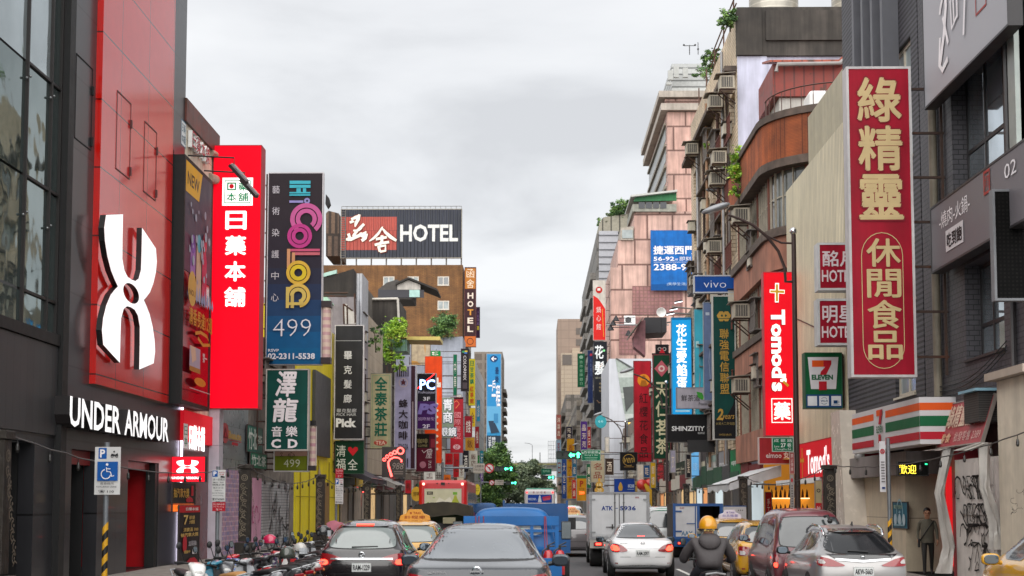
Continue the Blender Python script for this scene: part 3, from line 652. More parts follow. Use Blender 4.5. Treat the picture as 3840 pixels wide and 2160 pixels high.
r_=sign(bb,'huge dark corrugated rooftop hotel billboard with coral square',[('r',0,.15,.462,.84,CORP),('t','HOTEL',.49,.31,.972,.67,'#d6d6d2',.03)]+[x for k,c in((.014,'#7a2a1e'),(0,'#efe6d6'))for x in(('l',[(.07,.27),(.1,.24),(.085,.2),(.125,.16),(.15,.12)],[.02+k,.03+k,.02+k,.03+k,.01+k],c),('l',[(.15,.1),(.14,.2),(.12,.3),(.115,.36)],[.02+k,.03+k,.025+k,.01+k],c),('l',[(.04,.62),(.08,.62),(.13,.56),(.19,.5),(.21,.46)],[.02+k,.03+k,.028+k,.024+k,.012+k],c),('l',[(.19,.3),(.15,.4),(.12,.48),(.1,.56)],.024+k,c),('l',[(.06,.5),(.07,.58),(.05,.64)],.026+k,c),('l',[(.16,.48),(.17,.55),(.2,.58)],.022+k,c),('l',[(.21,.5),(.2,.6),(.17,.65)],.028+k,c),('l',[(.1,.44),(.15,.43),(.17,.38)],.016+k,c),('l',[(.345,.36),(.31,.5),(.27,.6),(.235,.66)],[.012+k,.022+k,.02+k,.01+k],c),('l',[(.345,.4),(.37,.48),(.41,.57),(.46,.65)],[.014+k,.024+k,.03+k,.02+k],c),('l',[(.29,.62),(.35,.59),(.38,.58)],.022+k,c),('l',[(.34,.54),(.34,.66),(.32,.74)],.024+k,c),('l',[(.28,.74),(.34,.7),(.4,.68)],.022+k,c),('l',[(.31,.76),(.325,.88)],.022+k,c),('l',[(.31,.78),(.37,.75),(.37,.86),(.325,.88)],.02+k,c))],CORN,mat('#8a8478',.6,var=.2),.4,.1,None,0,'hotel_billboard',None,0,'billboard')
mb=MB();o=bb.at(0,0)
for i in range(24):q=bb.at(i/23,0,-.2);mb.tube([q,q+Vector((0,0,.5))],.03,4)
mb.tube([bb.at(0,0,-.2)+Vector((0,0,.5)),bb.at(1,0,-.2)+Vector((0,0,.5))],.04,4)
for i in range(9):q=bb.at(i/8,1.0,-.3);mb.tube([q,Vector((q.x,q.y,hz))],.1,4)
for i in range(22):q=bb.at(0,i/21,.05);mb.tube([q,bb.at(.035,i/21,.05)],.05,4)
mb.tube([bb.at(.035,0,.05),bb.at(.035,1,.05)],.07,4);mb.build('catwalk',mat('#6e6a66',.6,var=.2),r_)
r_=backwall('rooftop stair block with rusty vertical pipes left of the hotel billboard',[(1222,800),(1232,790),(1270,800),(1272,960),(1222,960)],209,8,mat('#5a4a40',.85,tile='#6e5848',mort='#3a302a',tw=.9,th=40,ms=.2,var=.3),name='rooftop_block',cat='rooftop block')
BLK=mat('#17161a',.6)
tag(MB().prism([P(x,y,58)for x,y in((1222,728),(1232,740),(1238,765),(1228,780),(1220,765))],(0,.3,0)).build('loudspeaker',BLK),'small black horn loudspeaker behind the top of the hair colour sign','loudspeaker')
# left hanging signs
def LS(px,Y,label,items,face,depth=.3,frame='#c9c9c6',fw=.05,wall=XL,emit=0,br=4,name='shop_sign',group='signs hanging over the left pavement'):
 return sign(board_px(*px,Y=min(Y,.985*abs(wall)*FPX/(VPX-px[0]))),label,items,face,frame,depth,fw,wall,emit,name,group,br)
W_='#e6e2e4';WL=lit('#fff4f4',.42)
LS((795,546,973,1530),50.2,'giant glowing red pharmacy sign with green and white square emblem',[('r',.19,.124,.835,.231,WL),('f',.235,.134,.79,.222,'#17a068',.018),('f',.29,.142,.48,.173,'#17a068',.03),('c',.385,.157,.05,'#e01828'),('t','藥',.53,.143,.74,.174,'#17a068',.02),('t','本',.28,.182,.49,.215,'#17a068',.02),('t','舖',.53,.182,.74,.215,'#17a068',.02)]+[('t',c,.28,a,.7,b,WL,.035)for c,a,b in(('日',.254,.322),('藥',.349,.42),('本',.447,.519),('舖',.545,.616))],'#e0001c',.75,mat('#a81626',.5),.02,emit=.3,br=5)
grad=[('r',0,i/12,1,(i+1)/12+.0005,c)for i,c in enumerate(('#2b2429','#2b2429','#2c252b','#2b252c','#2b252e','#2a2631','#282a3a','#253049','#1f3a5c','#17466e','#10507c','#0d5580'))]
hc=grad+[('v','藝術染護中心',.07,.03,.21,.71,'#b9b4ba',.012,.64)]
cy,vi,pk,mg,og,yl='#3fa4b4','#8a84b8','#b8588c','#b03a7c','#c08a64','#c9b02e'
hc+=[('r',.39,.040,.78,.057,cy),('r',.39,.062,.78,.078,cy),('r',.52,.08,.6,.1,cy),('r',.64,.08,.7,.1,cy),('r',.39,.1,.78,.108,cy),('r',.39,.112,.78,.12,cy),('r',.39,.145,.65,.157,vi),('o',.72,.147,.055,.02,vi),('o',.71,.243,.30,.215,pk,130,410),('o',.71,.243,.195,.115,pk,130,410),('o',.59,.332,.23,.165,mg),('o',.59,.332,.15,.08,mg),('r',.36,.4,.97,.413,'#b8506e'),('r',.45,.418,.97,.433,'#b8606a'),('r',.36,.4,.42,.5,og),('r',.45,.42,.51,.48,og),('o',.575,.525,.225,.165,'#c9a23e'),('o',.575,.525,.15,.075,yl),('o',.575,.645,.225,.165,'#c9a850',180,440),('o',.575,.645,.15,.08,'#c0a85a',180,440),('r',.35,.6,.41,.71,'#c0a85a'),('r',.44,.64,.5,.71,'#b8a05a'),('r',.41,.68,.68,.695,'#c0a85a'),('t','499',.12,.767,.82,.857,'#d0ced4',-.02),('t','RSVP',.035,.923,.235,.938,'#c9c9d0',.02),('t','02-2311-5538',.03,.945,.9,.976,'#d0d0d6',.03)]
LS((1004,650,1206,1365),60,'tall dark hair colour sign fading to blue, rainbow lettering and 499',hc,'#2b2429',.3,mat('#bdbabd',.4),.04,br=8)
LS((1000,1388,1153,1685),58.5,'dark green record shop sign with brush characters above CD',[('t','澤',.22,.02,.72,.33,W_,.03,.15),('t','龍',.17,.36,.76,.65,W_,.03,.1),('t','音',.13,.71,.38,.84,W_,.02),('t','樂',.48,.71,.76,.84,W_,.02),('t','C',.12,.87,.36,.985,W_,.04),('t','D',.53,.87,.77,.985,W_,.04)],'#0d4a42',.4,mat('#b9b4ac',.5,streak=.3),.05)
LS((1030,1692,1152,1765),60.5,'small lime green and mauve sign reading 499 under the record shop sign',[('r',0,0,1,.25,'#9a7a6a'),('t','文',.16,.03,.26,.3,'#3a3228',.0),('t','心',.4,.02,.62,.32,'#33301f',.01),('t','499',.28,.42,.78,.82,'#cfd2b4',-.005),('r',.03,.92,.97,.935,'#4a4a20')],'#7c8a1c',.35)
for(x0,y0,x1,y1,Y,lab)in((1206,1130,1243,1365,60,'striped pink rotating barber pole drum beside the hair colour sign'),(1158,1578,1186,1765,60,'narrow striped barber pole drum beside the green record shop sign')):
 b_=board_px(x0,y0,x1,y1,Y=Y);r=b_.r.length/2;H=-b_.d.z;c=b_.at(.5,1)
 t=thing('barber_pole',lab,'barber pole',c,'barber poles of the hair colour shop')
 MB().lathe([(r*.86,H*.1),(r*.86,H*.9)],c,'z',20).build('drum',mat('#c0a49c',.4,tile='#b07a88',mort='#c9b4a4',tw=40,th=.3,ms=.09,var=.1,off=0),t,smooth=True)
 MB().box(c.x-r,c.x+r,c.y-r,c.y+r,c.z,c.z+H*.1).box(c.x-r,c.x+r,c.y-r,c.y+r,c.z+H*.9,c.z+H).build('cap',mat('#1c1518',.4),t)
 MB().box(c.x-r,c.x-r+.04,c.y+r-.04,c.y+r,c.z,c.z+H).box(c.x+r-.04,c.x+r,c.y+r-.04,c.y+r,c.z,c.z+H).box(XL if c.x<-9 else c.x-1.2,c.x-r,c.y,c.y+.05,c.z+H*.5,c.z+H*.5+.05).build('frame',mat('#b8b0ac',.5),t)
LS((1257,1222,1360,1645),84.3,'charcoal hair salon sign with white column of characters',[('r',0,.13,.95,.135,'#9a9a9a'),('v','畢克髮廊',.31,.2,.6,.71,'#cfcfcf',.02,.42),('t','畢克髮廊',.06,.735,.78,.77,'#b4b4b4',.015),('t','PICK HAIR',.06,.775,.78,.8,'#b4b4b4',.015),('t','Pick',.04,.82,.78,.9,'#dcdcdc',.05)],'#2e2e30',.5,'#c2bfc2')
LS((1259,1655,1362,1774),82.5,'dark green square sign with red heart and white characters',[('t','清',.02,.12,.36,.48,'#cfd4cc',.0),('t','福',.02,.54,.36,.9,'#cfd4cc',0),('t','全',.44,.56,.8,.9,'#cfd4cc',0),('p',[(.62,.46),(.44,.27),(.46,.19),(.54,.17),(.62,.24),(.7,.17),(.79,.19),(.81,.27)],'#c01f2a')],'#0f3a26',.3,'#16402c',.04)
LS((1391,1402,1464,1681),96,'cream tea house sign with green brush characters',[('f',.06,.02,.95,.98,'#6f8f70',.02),('v','全泰茶莊',.2,.03,.82,.85,'#145a44',.03,.14),('c',.5,.925,.34,'#a8483a',.04),('t','TEA',.25,.9,.75,.95,'#d8b8a0',.02)],'#b4ab84',.4,'#8c8a76')
MB_=[('r',.08+i*.105,.01,.13+i*.105,.105,'#251f2e')for i in range(6)]
LS((1481,1372,1558,1757),110,'pale lilac coffee sign with stripes, crest and maroon edge',MB_+[('r',.78,0,.97,1,'#341a24'),('o',.4,.165,.22,.19,'#b09a94'),('p',[(.4,.125),(.45,.15),(.52,.15),(.48,.17),(.5,.19),(.4,.178),(.3,.19),(.32,.17),(.28,.15),(.35,.15)],'#4a1f28'),('r',.15,.225,.68,.228,'#9a8a98'),('v','蜂大咖啡',.2,.315,.62,.73,'#2a1f26',.03,.25),('t','FONG DA',.18,.76,.66,.82,'#2a1f26',.01)]+[('r',.08+i*.105,.9,.13+i*.105,.99,'#251f2e')for i in range(6)]+[('r',.84,.35,.9,.8,'#8a7a7e')],'#9d98b4',.35,'#b9b5b9')
PCB=lit('#8fb4ff',1.6)
LS((1565,1402,1633,1608),118,'dark salon sign with two glowing white letters above purple panel',[('r',0,.5,1,1,'#3b1450'),('t','PC',.13,.1,.97,.29,PCB,.02),('l',[(.95,.0),(.5,.12)],.05,lit('#ff2a2a',1.3)),('l',[(0,.27),(.12,.23)],.05,lit('#ff2a2a',1.3)),('t','Professional',.05,.31,.97,.36,'#a8a4b8',.0),('t','3F',.32,.42,.7,.49,'#c9c4cc',.02),('t','PS',.0,.54,1.15,.74,'#7a6aa8',.06,.2),('t','國際髮型',.06,.79,.95,.85,'#a88ab4',.01),('t','2F',.3,.92,.7,.99,'#d0c4d4',.02)],'#14121c',.7,'#a5a4a8')
LS((1561,1628,1632,1768),119,'maroon and brown coffee shop sign below the glowing salon sign',[('r',0,0,.68,.37,'#1e1612'),('t','咖啡',.05,.12,.6,.25,'#9a8a5a',.02),('t','COFFEE',.08,.28,.58,.34,'#9a8a5a',.01),('r',.76,.13,.98,.36,'#8a2634'),('l',[(.3,.43),(.4,.5),(.6,.42),(.8,.4)],.04,'#c9b4b4'),('t','屋',.5,.42,.85,.65,'#c9b8b8',.0,.2),('c',.35,.82,.17,'#a86a78',.09),('t','日式',.65,.7,.8,.92,'#c9b8b8',0)],'#5e0f26',.4,'#6b5350')
LS((1594,1337,1656,1736),130,'tall bright orange sign with white dotted cross',[('r',.4,.2,.8,.27,'#d8cfc4'),('r',.15,.245,.95,.29,'#d8cfc4')]+[('c',.25+.12*i,.265,.022,c)for i,c in enumerate(('#b03a5a','#3a8a50','#c98a30','#7a2a60','#3a6a9a','#c9a83a'))]+[('c',.5+.2*(i%2),.215+.015*(i//2),.022,c)for i,c in enumerate(('#8ab04a','#b03a5a','#3a6a9a','#b04a3a'))]+[('c',.72,.45+.06*i,.09,'#d8bca4',.012)for i in range(8)],'#d8420a',.4,'#b04010',.03)
LS((1655,1492,1700,1640),140,'sign with raised white optician characters on sage panel',[('v','青商',.12,.01,.95,.66,'#34465a',.07,.1),('v','青商',.14,.01,.92,.65,'#e8eaee',.035,.12),('t','眼鏡',-.1,.74,1.3,.98,'#34465a',.07),('t','眼鏡',-.08,.75,1.25,.97,'#e8eaee',.035)],'#8a9a84',.4,'#8a8a80',.03)
LS((1690,1490,1736,1697),150,'red vertical hair studio sign with pale pink characters',[('r',0,0,1,.03,'#1a1014'),('l',[(.2,.1),(.5,.06),(.7,.12),(.4,.2)],.08,'#d06a4a'),('v','國際髮型',.32,.26,.82,.76,'#d88a90',.01,.15),('c',.5,.9,.3,'#c9a0a4',.045),('t','2F',.35,.87,.65,.93,'#a01828',.02)],'#a8202c',.4,'#8a1a26',.03)
LS((1729,1308,1758,1466),165,'narrow black sign with sideways white capitals and coloured dots',[('c',.35,.07,.25,'#3a8a5a',.025),('c',.65,.06,.2,'#c9a83a',.02),('c',.6,.1,.22,'#3a6ab0',.02),('h','COLORMIX',.3,.16,.68,.75,'#c0b8b8',.02),('r',.2,.8,.8,.95,'#4a4044')],'#241c20',.4,'#3a3236',.03)
LS((1758,1346,1781,1520),175,'narrow yellow and olive vertical sign beyond the black one',[('v','日甘茶鎮',.2,.03,.8,.55,'#1f6a44',.02),('v','紅茶館',.2,.58,.8,.97,'#a83a1a',.02)],'#b8a818',.4,'#8a8030',.03)
LS((1743,1003,1784,1300),204,'tall vertical hotel sign, orange ends and HOTEL in white',[('r',.02,.01,.98,.27,'#a8692a'),('t','函',.15,.02,.85,.13,'#e0cdb4',.01),('t','舍',.15,.15,.85,.26,'#e0cdb4',.01)]+[('t',c,.25,.32+i*.105,.78,.395+i*.105,'#d8c8b8' if i!=2 else '#c98a3a',.03)for i,c in enumerate('HOTEL')]+[('r',.0,.87,1,1,'#b8602a'),('o',.5,.935,.32,.25,'#5a2a18')],'#3a1f24',.5,'#6a3028',.05,wall=hx1+.05,br=9,name='hotel_sign')
LS((1786,1152,1799,1266),215,'thin purple sign behind the vertical hotel sign',[('v','卡拉酒廊',.2,.1,.8,.6,'#8a6a9a',0),('r',.2,.62,.8,.75,'#b0a030')],'#351a38',.3,'#4a2a48',.03,wall=hx1)
SM=((1700,1700,1722,1790,172,'#b3161f','紅','white framed'),(1742,1560,1770,1640,180,'#8a1526','錢','maroon'),(1745,1640,1780,1690,185,'#b3822a','飯','amber'),(1760,1690,1790,1760,188,'#b9b6a8','飯店','pale'),(1735,1690,1757,1770,178,'#16141c','酒','black'),(1788,1500,1800,1580,230,'#2a8ab0','旅','sky blue'),(1775,1708,1797,1738,215,'#157a30','停','green'),(1782,1745,1800,1775,220,'#c9c0a8','湯','cream'),(1735,1800,1752,1835,165,'#8a5a3a','麵','brown'),(1722,1745,1740,1795,168,'#c9c4b8','茶','white'),(1800,1752,1812,1810,235,'#5a3a8a','燒','violet'))
SM+=((1612,1316,1652,1336,140,'#0f7a3a','ro','flat green'),(1700,1330,1713,1482,160,'#0f6a4a','中華','long green'),(1640,1692,1668,1770,150,'#c9c4be','冰','white and grey'),(1668,1700,1698,1742,155,'#c0161f','火鍋','bright red'),(1712,1480,1730,1560,162,'#d8d4cc','診所','plain white'),(1762,1530,1782,1600,190,'#c9a51c','金','golden'),(1782,1600,1796,1680,225,'#a01a2a','樓','wine red'),(1704,1640,1730,1690,160,'#23406a','眼科','navy blue'),(1664,1780,1690,1820,140,'#d86a1c','炸','orange'),(1640,1400,1652,1480,150,'#7a5a8a','美','mauve'),(1800,1690,1812,1745,240,'#1f7a8a','牙','teal'),(1715,1790,1738,1830,150,'#c9b8a0','咖','beige'),(1520,1800,1542,1850,105,'#b8202c','鴨','crimson'),(1590,1770,1632,1800,112,'#e0dcd4','手工麵','wide white'))
for i,(x0,y0,x1,y1,Y,c,s,cn)in enumerate(SM):
 LS((x0,y0,x1,y1),Y,f'small {cn} sign far up the left side marked {s}',[('v',s,.2,.15,.8,.85,'#d8d2c8' if c[1]in '0123458a' else '#5a2a22',.01)],c,.3,'#8a8680',.03,br=2)
LS((1544,1268,1612,1367),146,'blank rusted cream sign board on roof edge',[('p',[(.0,.85),(.3,.88),(.5,1),(0,1)],'#a87a3a'),('p',[(.7,.1),(.78,.4),(.74,.6),(.68,.3)],'#b08a5a')],mat('#b8a688',.7,var=.2,streak=.3,rust=.12),.5,'#7a7264')
b_=board_px(1432,1676,1521,1790,Y=90)
NEON=lit('#ff4a44',2.2)
sign(b_,'red neon foot-shaped massage sign with 988 on grey panel',[('p',[(.3,.3),(.98,.3),(1,1),(.45,1)],'#4a4542'),('t','988',.45,.52,.92,.74,'#9a8e86',-.005,.2),('r',.5,.8,.9,.83,'#8a7e76'),('r',.52,.87,.9,.9,'#8a7e76'),('o',.78,.13,.16,.1,NEON),('o',.54,.18,.095,.05,NEON),('o',.38,.24,.085,.045,NEON),('o',.22,.32,.08,.04,NEON),('o',.1,.42,.075,.035,NEON),('l',[(.42,.98),(.35,.8),(.28,.62),(.27,.5),(.36,.4),(.52,.34),(.7,.36),(.84,.44),(.85,.5)],[.1,.09,.085,.08,.07,.06,.05,.045,.03],NEON),('l',[(.84,.42),(.8,.5)],.04,NEON)],mat('#3a3533',.6),DARKMETAL,.12,.0,XL,0,'neon_sign','signs hanging over the left pavement',2)
for(x0,y0,x1,y1,Y,lab,c,fc)in((1543,1825,1582,1880,100,'round yellow disc sign behind the red bus','#c99a1a','#6a5210'),(1780,1815,1801,1856,190,'oval yellow smiling sign far up the left side','#c9b41a','#5a5a10')):
 b_=board_px(x0,y0,x1,y1,Y=Y);t=thing('round_sign',lab,'sign',b_.at(.5,1));c_=[(.5+.5*cos(q*pi/12),.5+.5*sin(q*pi/12))for q in range(24)]
 solid(b_,[(c_,[tuple(range(24))],(0,0,1,1))],.2,[mat(c,.5),DARKMETAL],t,'panel')
 b_.draw([('t','好呷',.2,.35,.85,.65,fc,.02)]if Y==100 else[('c',.35,.4,.06,fc),('c',.65,.4,.06,fc),('o',.5,.5,.28,.22,fc,20,160)],t,lift=.21)
 a=b_.at(0,.5);MB().box(XL,a.x+.05,a.y-.05,a.y+.02,a.z-.05,a.z+.05).build('bracket',DARKMETAL,t)
poster(928,1592,985,1692,XL+.05,'teal wall sign with white brush characters behind the red sign','#2a6a5c',[('t','竹北',.05,.1,.6,.9,'#c9d0c8',.02),('t','茶',.65,.3,.95,.7,'#c9d0c8',.02)],'wall_sign')
poster(940,1695,1002,1752,XL+.1,'lower teal wall sign over the pink door','#237058',[('t','竹北茶',.05,.15,.9,.85,'#c9d0c8',.02)],'wall_sign')
poster(1326,1828,1376,1925,XL+.05,'black window poster with red neon lettering','#1c1b1c',[('l',[(.1,.1),(.3,.05),(.3,.2),(.12,.2),(.1,.1)],.04,NEON),('l',[(.5,.22),(.6,.12),(.7,.22),(.72,.1)],.04,NEON),('l',[(.2,.45),(.4,.36),(.7,.38)],.05,NEON),('t','988',.05,.55,.7,.75,lit('#ff3a30',1.2),.02),('t','足體養身會館',.05,.84,.75,.92,'#b4b0b0',.01)],'window_poster')
def awning(label,X,y0,y1,z,out,drop,m,group=None):
 s=1 if X<0 else-1;t=thing('awning',label,'awning',(X,(y0+y1)/2,z),group)
 mb=MB();n=8
 for i in range(n):
  a,b=y0+(y1-y0)*i/n,y0+(y1-y0)*(i+1)/n;sg=lambda q:.07*sin(q*2.1)
  mb.add([(X,a,z),(X,b,z),(X+s*out,b,z-drop+sg(b)),(X+s*out,a,z-drop+sg(a)),(X+s*out,b,z-drop-.28+sg(b)),(X+s*out,a,z-drop-.28+sg(a))],[(0,1,2,3),(3,2,4,5)])
 mb.add([(X,y0,z),(X+s*out,y0,z-drop),(X+s*out,y0,z-drop-.28),(X,y0,z-.45)],[(0,1,2,3)])
 mb.build('canopy',m,t,fix=False)
 MB().tube([(X,y0+.1,z-.8),(X+s*out,y0+.1,z-drop)],.03).tube([(X,y1-.1,z-.8),(X+s*out,y1-.1,z-drop)],.03).tube([(X+s*out,y0,z-drop),(X+s*out,y1,z-drop)],.03).build('frame',STEEL,t)
 return t
awning('black canvas awning over shop beside the green heart sign',XL,83,92,4.3,1.9,.9,mat('#3a3840',.8,var=.2))
awning('dusty grey awning farther up the left pavement',XL,100,110,4.0,1.8,.8,mat('#8f8b88',.8,var=.2))
wt=block('office_building','white corrugated office building beyond the hotel sign',x0=-30,x1=XL,y0=277,y1=324,z1=28.5,m=mat('#c4c6c6',.6,tile='#bfc1c1',mort='#9a9c9c',tw=3,th=2.6,ms=.12,var=.08,streak=.2,off=0))
bt=block('apartment_tower','far brown apartment tower carrying the tall blue banner',x0=P(1778,1500,500).x,x1=P(1884,1500,500).x,y0=500,y1=530,z1=zl(1318,500),m=mat('#6a6058',.8,tile='#5a5048',mort='#7c7268',tw=3.4,th=3.1,ms=.5,var=.15,off=0))
mb=MB();[mb.box(P(1884,1500,500).x,P(1884,1500,500).x+1.2,501,528,z,z+1.2)for z in[4+3.2*i for i in range(12)]];mb.each('balcony',CONC2,bt)
sign(board_px(1826,1328,1878,1720,Y=498),'tall blue property banner with white arrow, far up the left side',[('r',0,.0,1,.5,'#2a7fb4'),('r',0,.5,1,.75,'#5a9ac0'),('r',0,.78,1,1,'#23303e'),('c',.5,.045,.28,'#153a66',.033),('l',[(.68,.045),(.35,.045)],.07,W_),('l',[(.5,.025),(.33,.045),(.5,.065)],.07,W_),('v','最後',.6,.12,.85,.28,'#153a66',.03),('t','一戶',.1,.25,.6,.36,W_,.02),('t','一程',.35,.3,.95,.5,W_,.02),('p',[(.1,.64),(.5,.64),(.8,.72),(.9,.75),(.3,.76)],'#2a3a4c'),('r',.5,.57,.8,.66,'#3a7aa4'),('v','捷運西門站',.35,.79,.62,.99,'#c9ccd0',.02),('h','2388-9589',.12,.79,.3,.99,'#c9ccd0',.02)],'#2f86b8','#8a98a4',.5,.2,None,0,'banner',None,0,'banner')
# right side, nearest first
def Yr(x):return XR*FPX/(x-VPX)
GT=mat('#4a484d',.55,tile='#514f54',mort='#2c2b2e',tw=.24,th=.12,ms=.012,var=.15,streak=.2,bump=.5)
GW=mat('#45444a',.6,tile='#4d4c52',mort='#232226',tw=40,th=.14,ms=.035,var=.1,bump=.8,off=0)
def wall_building(name,label,X,y0,y1,z1,m,holes,depth=.3,back=14,mr=None,z0=0):
 """facade plane on X with holes given as (ya, yb, za, zb), plus end walls and a flat roof"""
 s=1 if X<0 else-1;r=thing(name,label,'building',(X,(y0+y1)/2,0));mb=MB()
 W=y1-y0;o=y0 if s>0 else y1
 bd=Board((X,o,z1),(0,W*s,0),(0,0,-(z1-z0)),(s,0,0))
 hs=[((a-y0,z1-d,b-y0,z1-c)if s>0 else(y1-b,z1-d,y1-a,z1-c))for a,b,c,d in holes]
 wall_holes(mb,bd,W,z1-z0,hs,depth,0,0)
 xb=X-s*back
 mb.quad((X,y0,z0),(xb,y0,z0),(xb,y0,z1),(X,y0,z1));mb.quad((X,y1,z0),(xb,y1,z0),(xb,y1,z1),(X,y1,z1));mb.quad((X,y0,z1),(xb,y0,z1),(xb,y1,z1),(X,y1,z1));mb.quad((xb,y0,z0),(xb,y1,z0),(xb,y1,z1),(xb,y0,z1))
 mb.build('wall',m,r,fix=False)
 return r,bd,hs
hl=[(Yr(3806),Yr(3590),9.2,12.3),(Yr(3770),Yr(3625),5.3,7.5)]
r_,bd,hs=wall_building('restaurant_building','dark grey tiled restaurant building with slanted grey name boards',XR,30.3,38.2,19,GT,hl,.45,z0=4.2)
fr=mat('#2c2a2b',.5,var=.15)
for h in hs:window(bd,*h,r_,3,fr,mat('#aab6be',.05,metal=.75,var=.5,sc=.5),depth=.4,hbar=.62,fw=.09)
mb=MB();[mb.box(XR-.05,XR+.2,y,y+.1,4.4,12.5)for y in(31.0,36.9)]
for y in(30.95,36.6,37.0):mb.tube([(XR-.08,y,4.3),(XR-.08,y,13)],.05)
mb.each('pipe',mat('#3d3b3d',.5,var=.2),r_)
mb=MB();mb.tube([(XR-.12,36.6,4.6),(XR-.12,36.6,16)],.1,10);tag(mb.build('drain_pipe',mat('#8a8272',.6,var=.2,streak=.3),smooth=True),'beige drain pipe at the edge of the dark grey restaurant','drain pipe')
GB=mat('#a09fa4',.45,var=.06,sc=.4,spec=.25);GB2=mat('#6c686c',.45,var=.06,sc=.4,spec=.25);RDL='#9a3a34'
b_=board_px(3490,130,3807,383,X=XR-.55)
def hwall(px0,px1,ztop,zbot,X):
 """wall board on X between two photo columns with level edges at the given heights"""
 a,b=X*FPX/(px0-VPX),X*FPX/(px1-VPX)
 return Board((X,a,ztop),(0,b-a,0),(0,0,zbot-ztop),(-1 if X>0 else 1,0,0))
b_=hwall(3490,3812,15.8,11.6,XR-.5)
r_b=sign(b_,'large pale grey restaurant board with white brush characters high on dark facade',[('f',.67,.45,.79,.8,RDL,.008),('t','烤肉',.685,.5,.775,.72,RDL,.01),('t','&',.88,.45,.96,.6,W_,0)],GB,mat('#2f2d2f',.5),.3,.05,None,0,'restaurant_board','grey boards of the restaurant',0)
Board(b_.at(-.15,.2),b_.r*1.03,b_.d*.81,b_.n).draw([('l',[(.47,.28),(.39,.42),(.38,.46)],.022,W_),('l',[(.45,.3),(.46,.45),(.43,.62),(.37,.8)],.03,W_),('l',[(.38,.62),(.36,.8),(.4,.86),(.47,.82)],.022,W_),('l',[(.42,.5),(.48,.72)],.02,W_),('l',[(.55,.38),(.56,.62)],.014,W_),('l',[(.52,.45),(.53,.65),(.6,.6)],.014,W_),('l',[(.6,.36),(.6,.62)],.014,W_),('l',[(.63,.3),(.7,.28)],.014,W_),('l',[(.68,.28),(.7,.5),(.67,.78)],.018,W_),('l',[(.63,.4),(.63,.5),(.67,.5),(.66,.4),(.63,.4)],.012,W_)],r_b,lift=.01)
b_=hwall(3503,3900,9.05,7.55,XR-.45)
sign(b_,'lower dark grey restaurant board with white square of black characters',[('t','-燒肉-火鍋-',.1,.16,.43,.42,W_,.01),('r',.17,.5,.36,.83,'#c9c6c8'),('t','吃到飽',.185,.56,.345,.78,'#2a282a',.02),('f',.57,.02,.63,.36,RDL,.008),('t','烤肉',.578,.08,.622,.3,RDL,.01),('t','02',.76,.14,.86,.34,W_,0)],GB2,mat('#2f2d2f',.5),.3,.05,None,0,'restaurant_board','grey boards of the restaurant',0)
pt=P(3824,600,30.5);tag(MB().box(pt.x-.12,pt.x+.35,30.3,30.75,7.2,17).build('edge_strip',mat('#8f9692',.4,metal=.3,var=.1)),'pale green metal corner post at right edge of the dark restaurant','post')
b_=board_px(3735,718,3850,1118,Y=29.8)
t=sign(b_,'black LED screen box hung on the dark grey restaurant',[],mat('#0e0d0d',.7,tile='#161514',mort='#060606',tw=.08,th=.08,ms=.02,off=0,spec=.1),mat('#6a6c70',.45),.22,.05,XR+.3,0,'led_screen',None,2,'screen')
FIN=mat('#55565c',.5,var=.08);
hl=[(39.0,41.2,11.2,14.4),(39.0,41.0,7.4,9.9),(39.2,41.4,4.9,6.5)]
r_,bd,hs=wall_building('grey_building','grey lapped-board building behind the big red vertical sign',XR,38.3,47.6,19,GW,hl,.2,z0=3.6)
for h in hs:window(bd,*h,r_,2,mat('#b9b2a2',.5),mat('#a9b4b6',.1,metal=.3,var=.4,sc=.5),depth=.15,hbar=.35,fw=.1)
mb=MB();[mb.box(XR-.45,XR-.01,y,y+.25,13,19,0)for y in(40.2,41.4,42.6,43.8)];mb.each('fin',FIN,r_)
CC=mat('#ded4b6',.55,tile='#d8ceb0',mort='#9c9274',tw=.24,th=60,ms=.03,var=.06,streak=.28,corr=0,off=0)
r_,bd,hs=wall_building('corrugated_building','cream corrugated metal building between drugstore and convenience store',XR-.02,47.7,58.6,14.3,CC,[],.2,z0=4.0)
mb=MB();q=P(3112,560,50.5);mb.box(XR+.6,XR+8,50.5,57,14.3,16.9);mb.box(XR+.2,XR+1.2,48.5,50.4,13,15.5,0);mb.build('roof_box',mat('#a8a088',.6,var=.1,streak=.2),r_)
mb=MB();mb.tube([(XR-.04,47.8,7.2),(XR-.04,58.5,9.4)],.02);mb.build('cable',BLACK,r_)
MB().box(XR-.03,XR+.2,47.75,58.5,3.8,3.99).build('lower_edge',mat('#6a5c50',.6,var=.3),r_)
RED='#b01020'
b_=board_px(2998,1660,3120,1790,X=XR-.3);b_=hwall(2995,3118,3.95+.2,2.75+.15,XR-.3)
sign(b_,'red drugstore fascia with tall white letters and gold bow',[('r',.08,.12,.1,.98,'#c9a030'),('p',[(.03,.4),(.09,.47),(.15,.4),(.15,.55),(.09,.5),(.03,.55)],'#c9a030'),('t',"Tomod's",.24,.18,.92,.9,lit('#f2eaea',.32),.03)],lit('#b5101e',.22),mat('#8a0f1a',.5),.35,.02,None,0,'fascia_sign',None,0)
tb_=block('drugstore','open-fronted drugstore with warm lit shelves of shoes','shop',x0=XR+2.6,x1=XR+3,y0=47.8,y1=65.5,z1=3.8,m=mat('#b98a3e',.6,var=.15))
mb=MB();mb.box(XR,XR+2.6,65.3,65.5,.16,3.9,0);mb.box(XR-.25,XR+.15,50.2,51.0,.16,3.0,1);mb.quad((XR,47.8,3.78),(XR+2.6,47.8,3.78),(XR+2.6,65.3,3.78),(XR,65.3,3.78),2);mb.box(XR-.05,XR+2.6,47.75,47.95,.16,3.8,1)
mb.box(XR-.32,XR-.02,51.05,60.2,2.72,2.9,3)
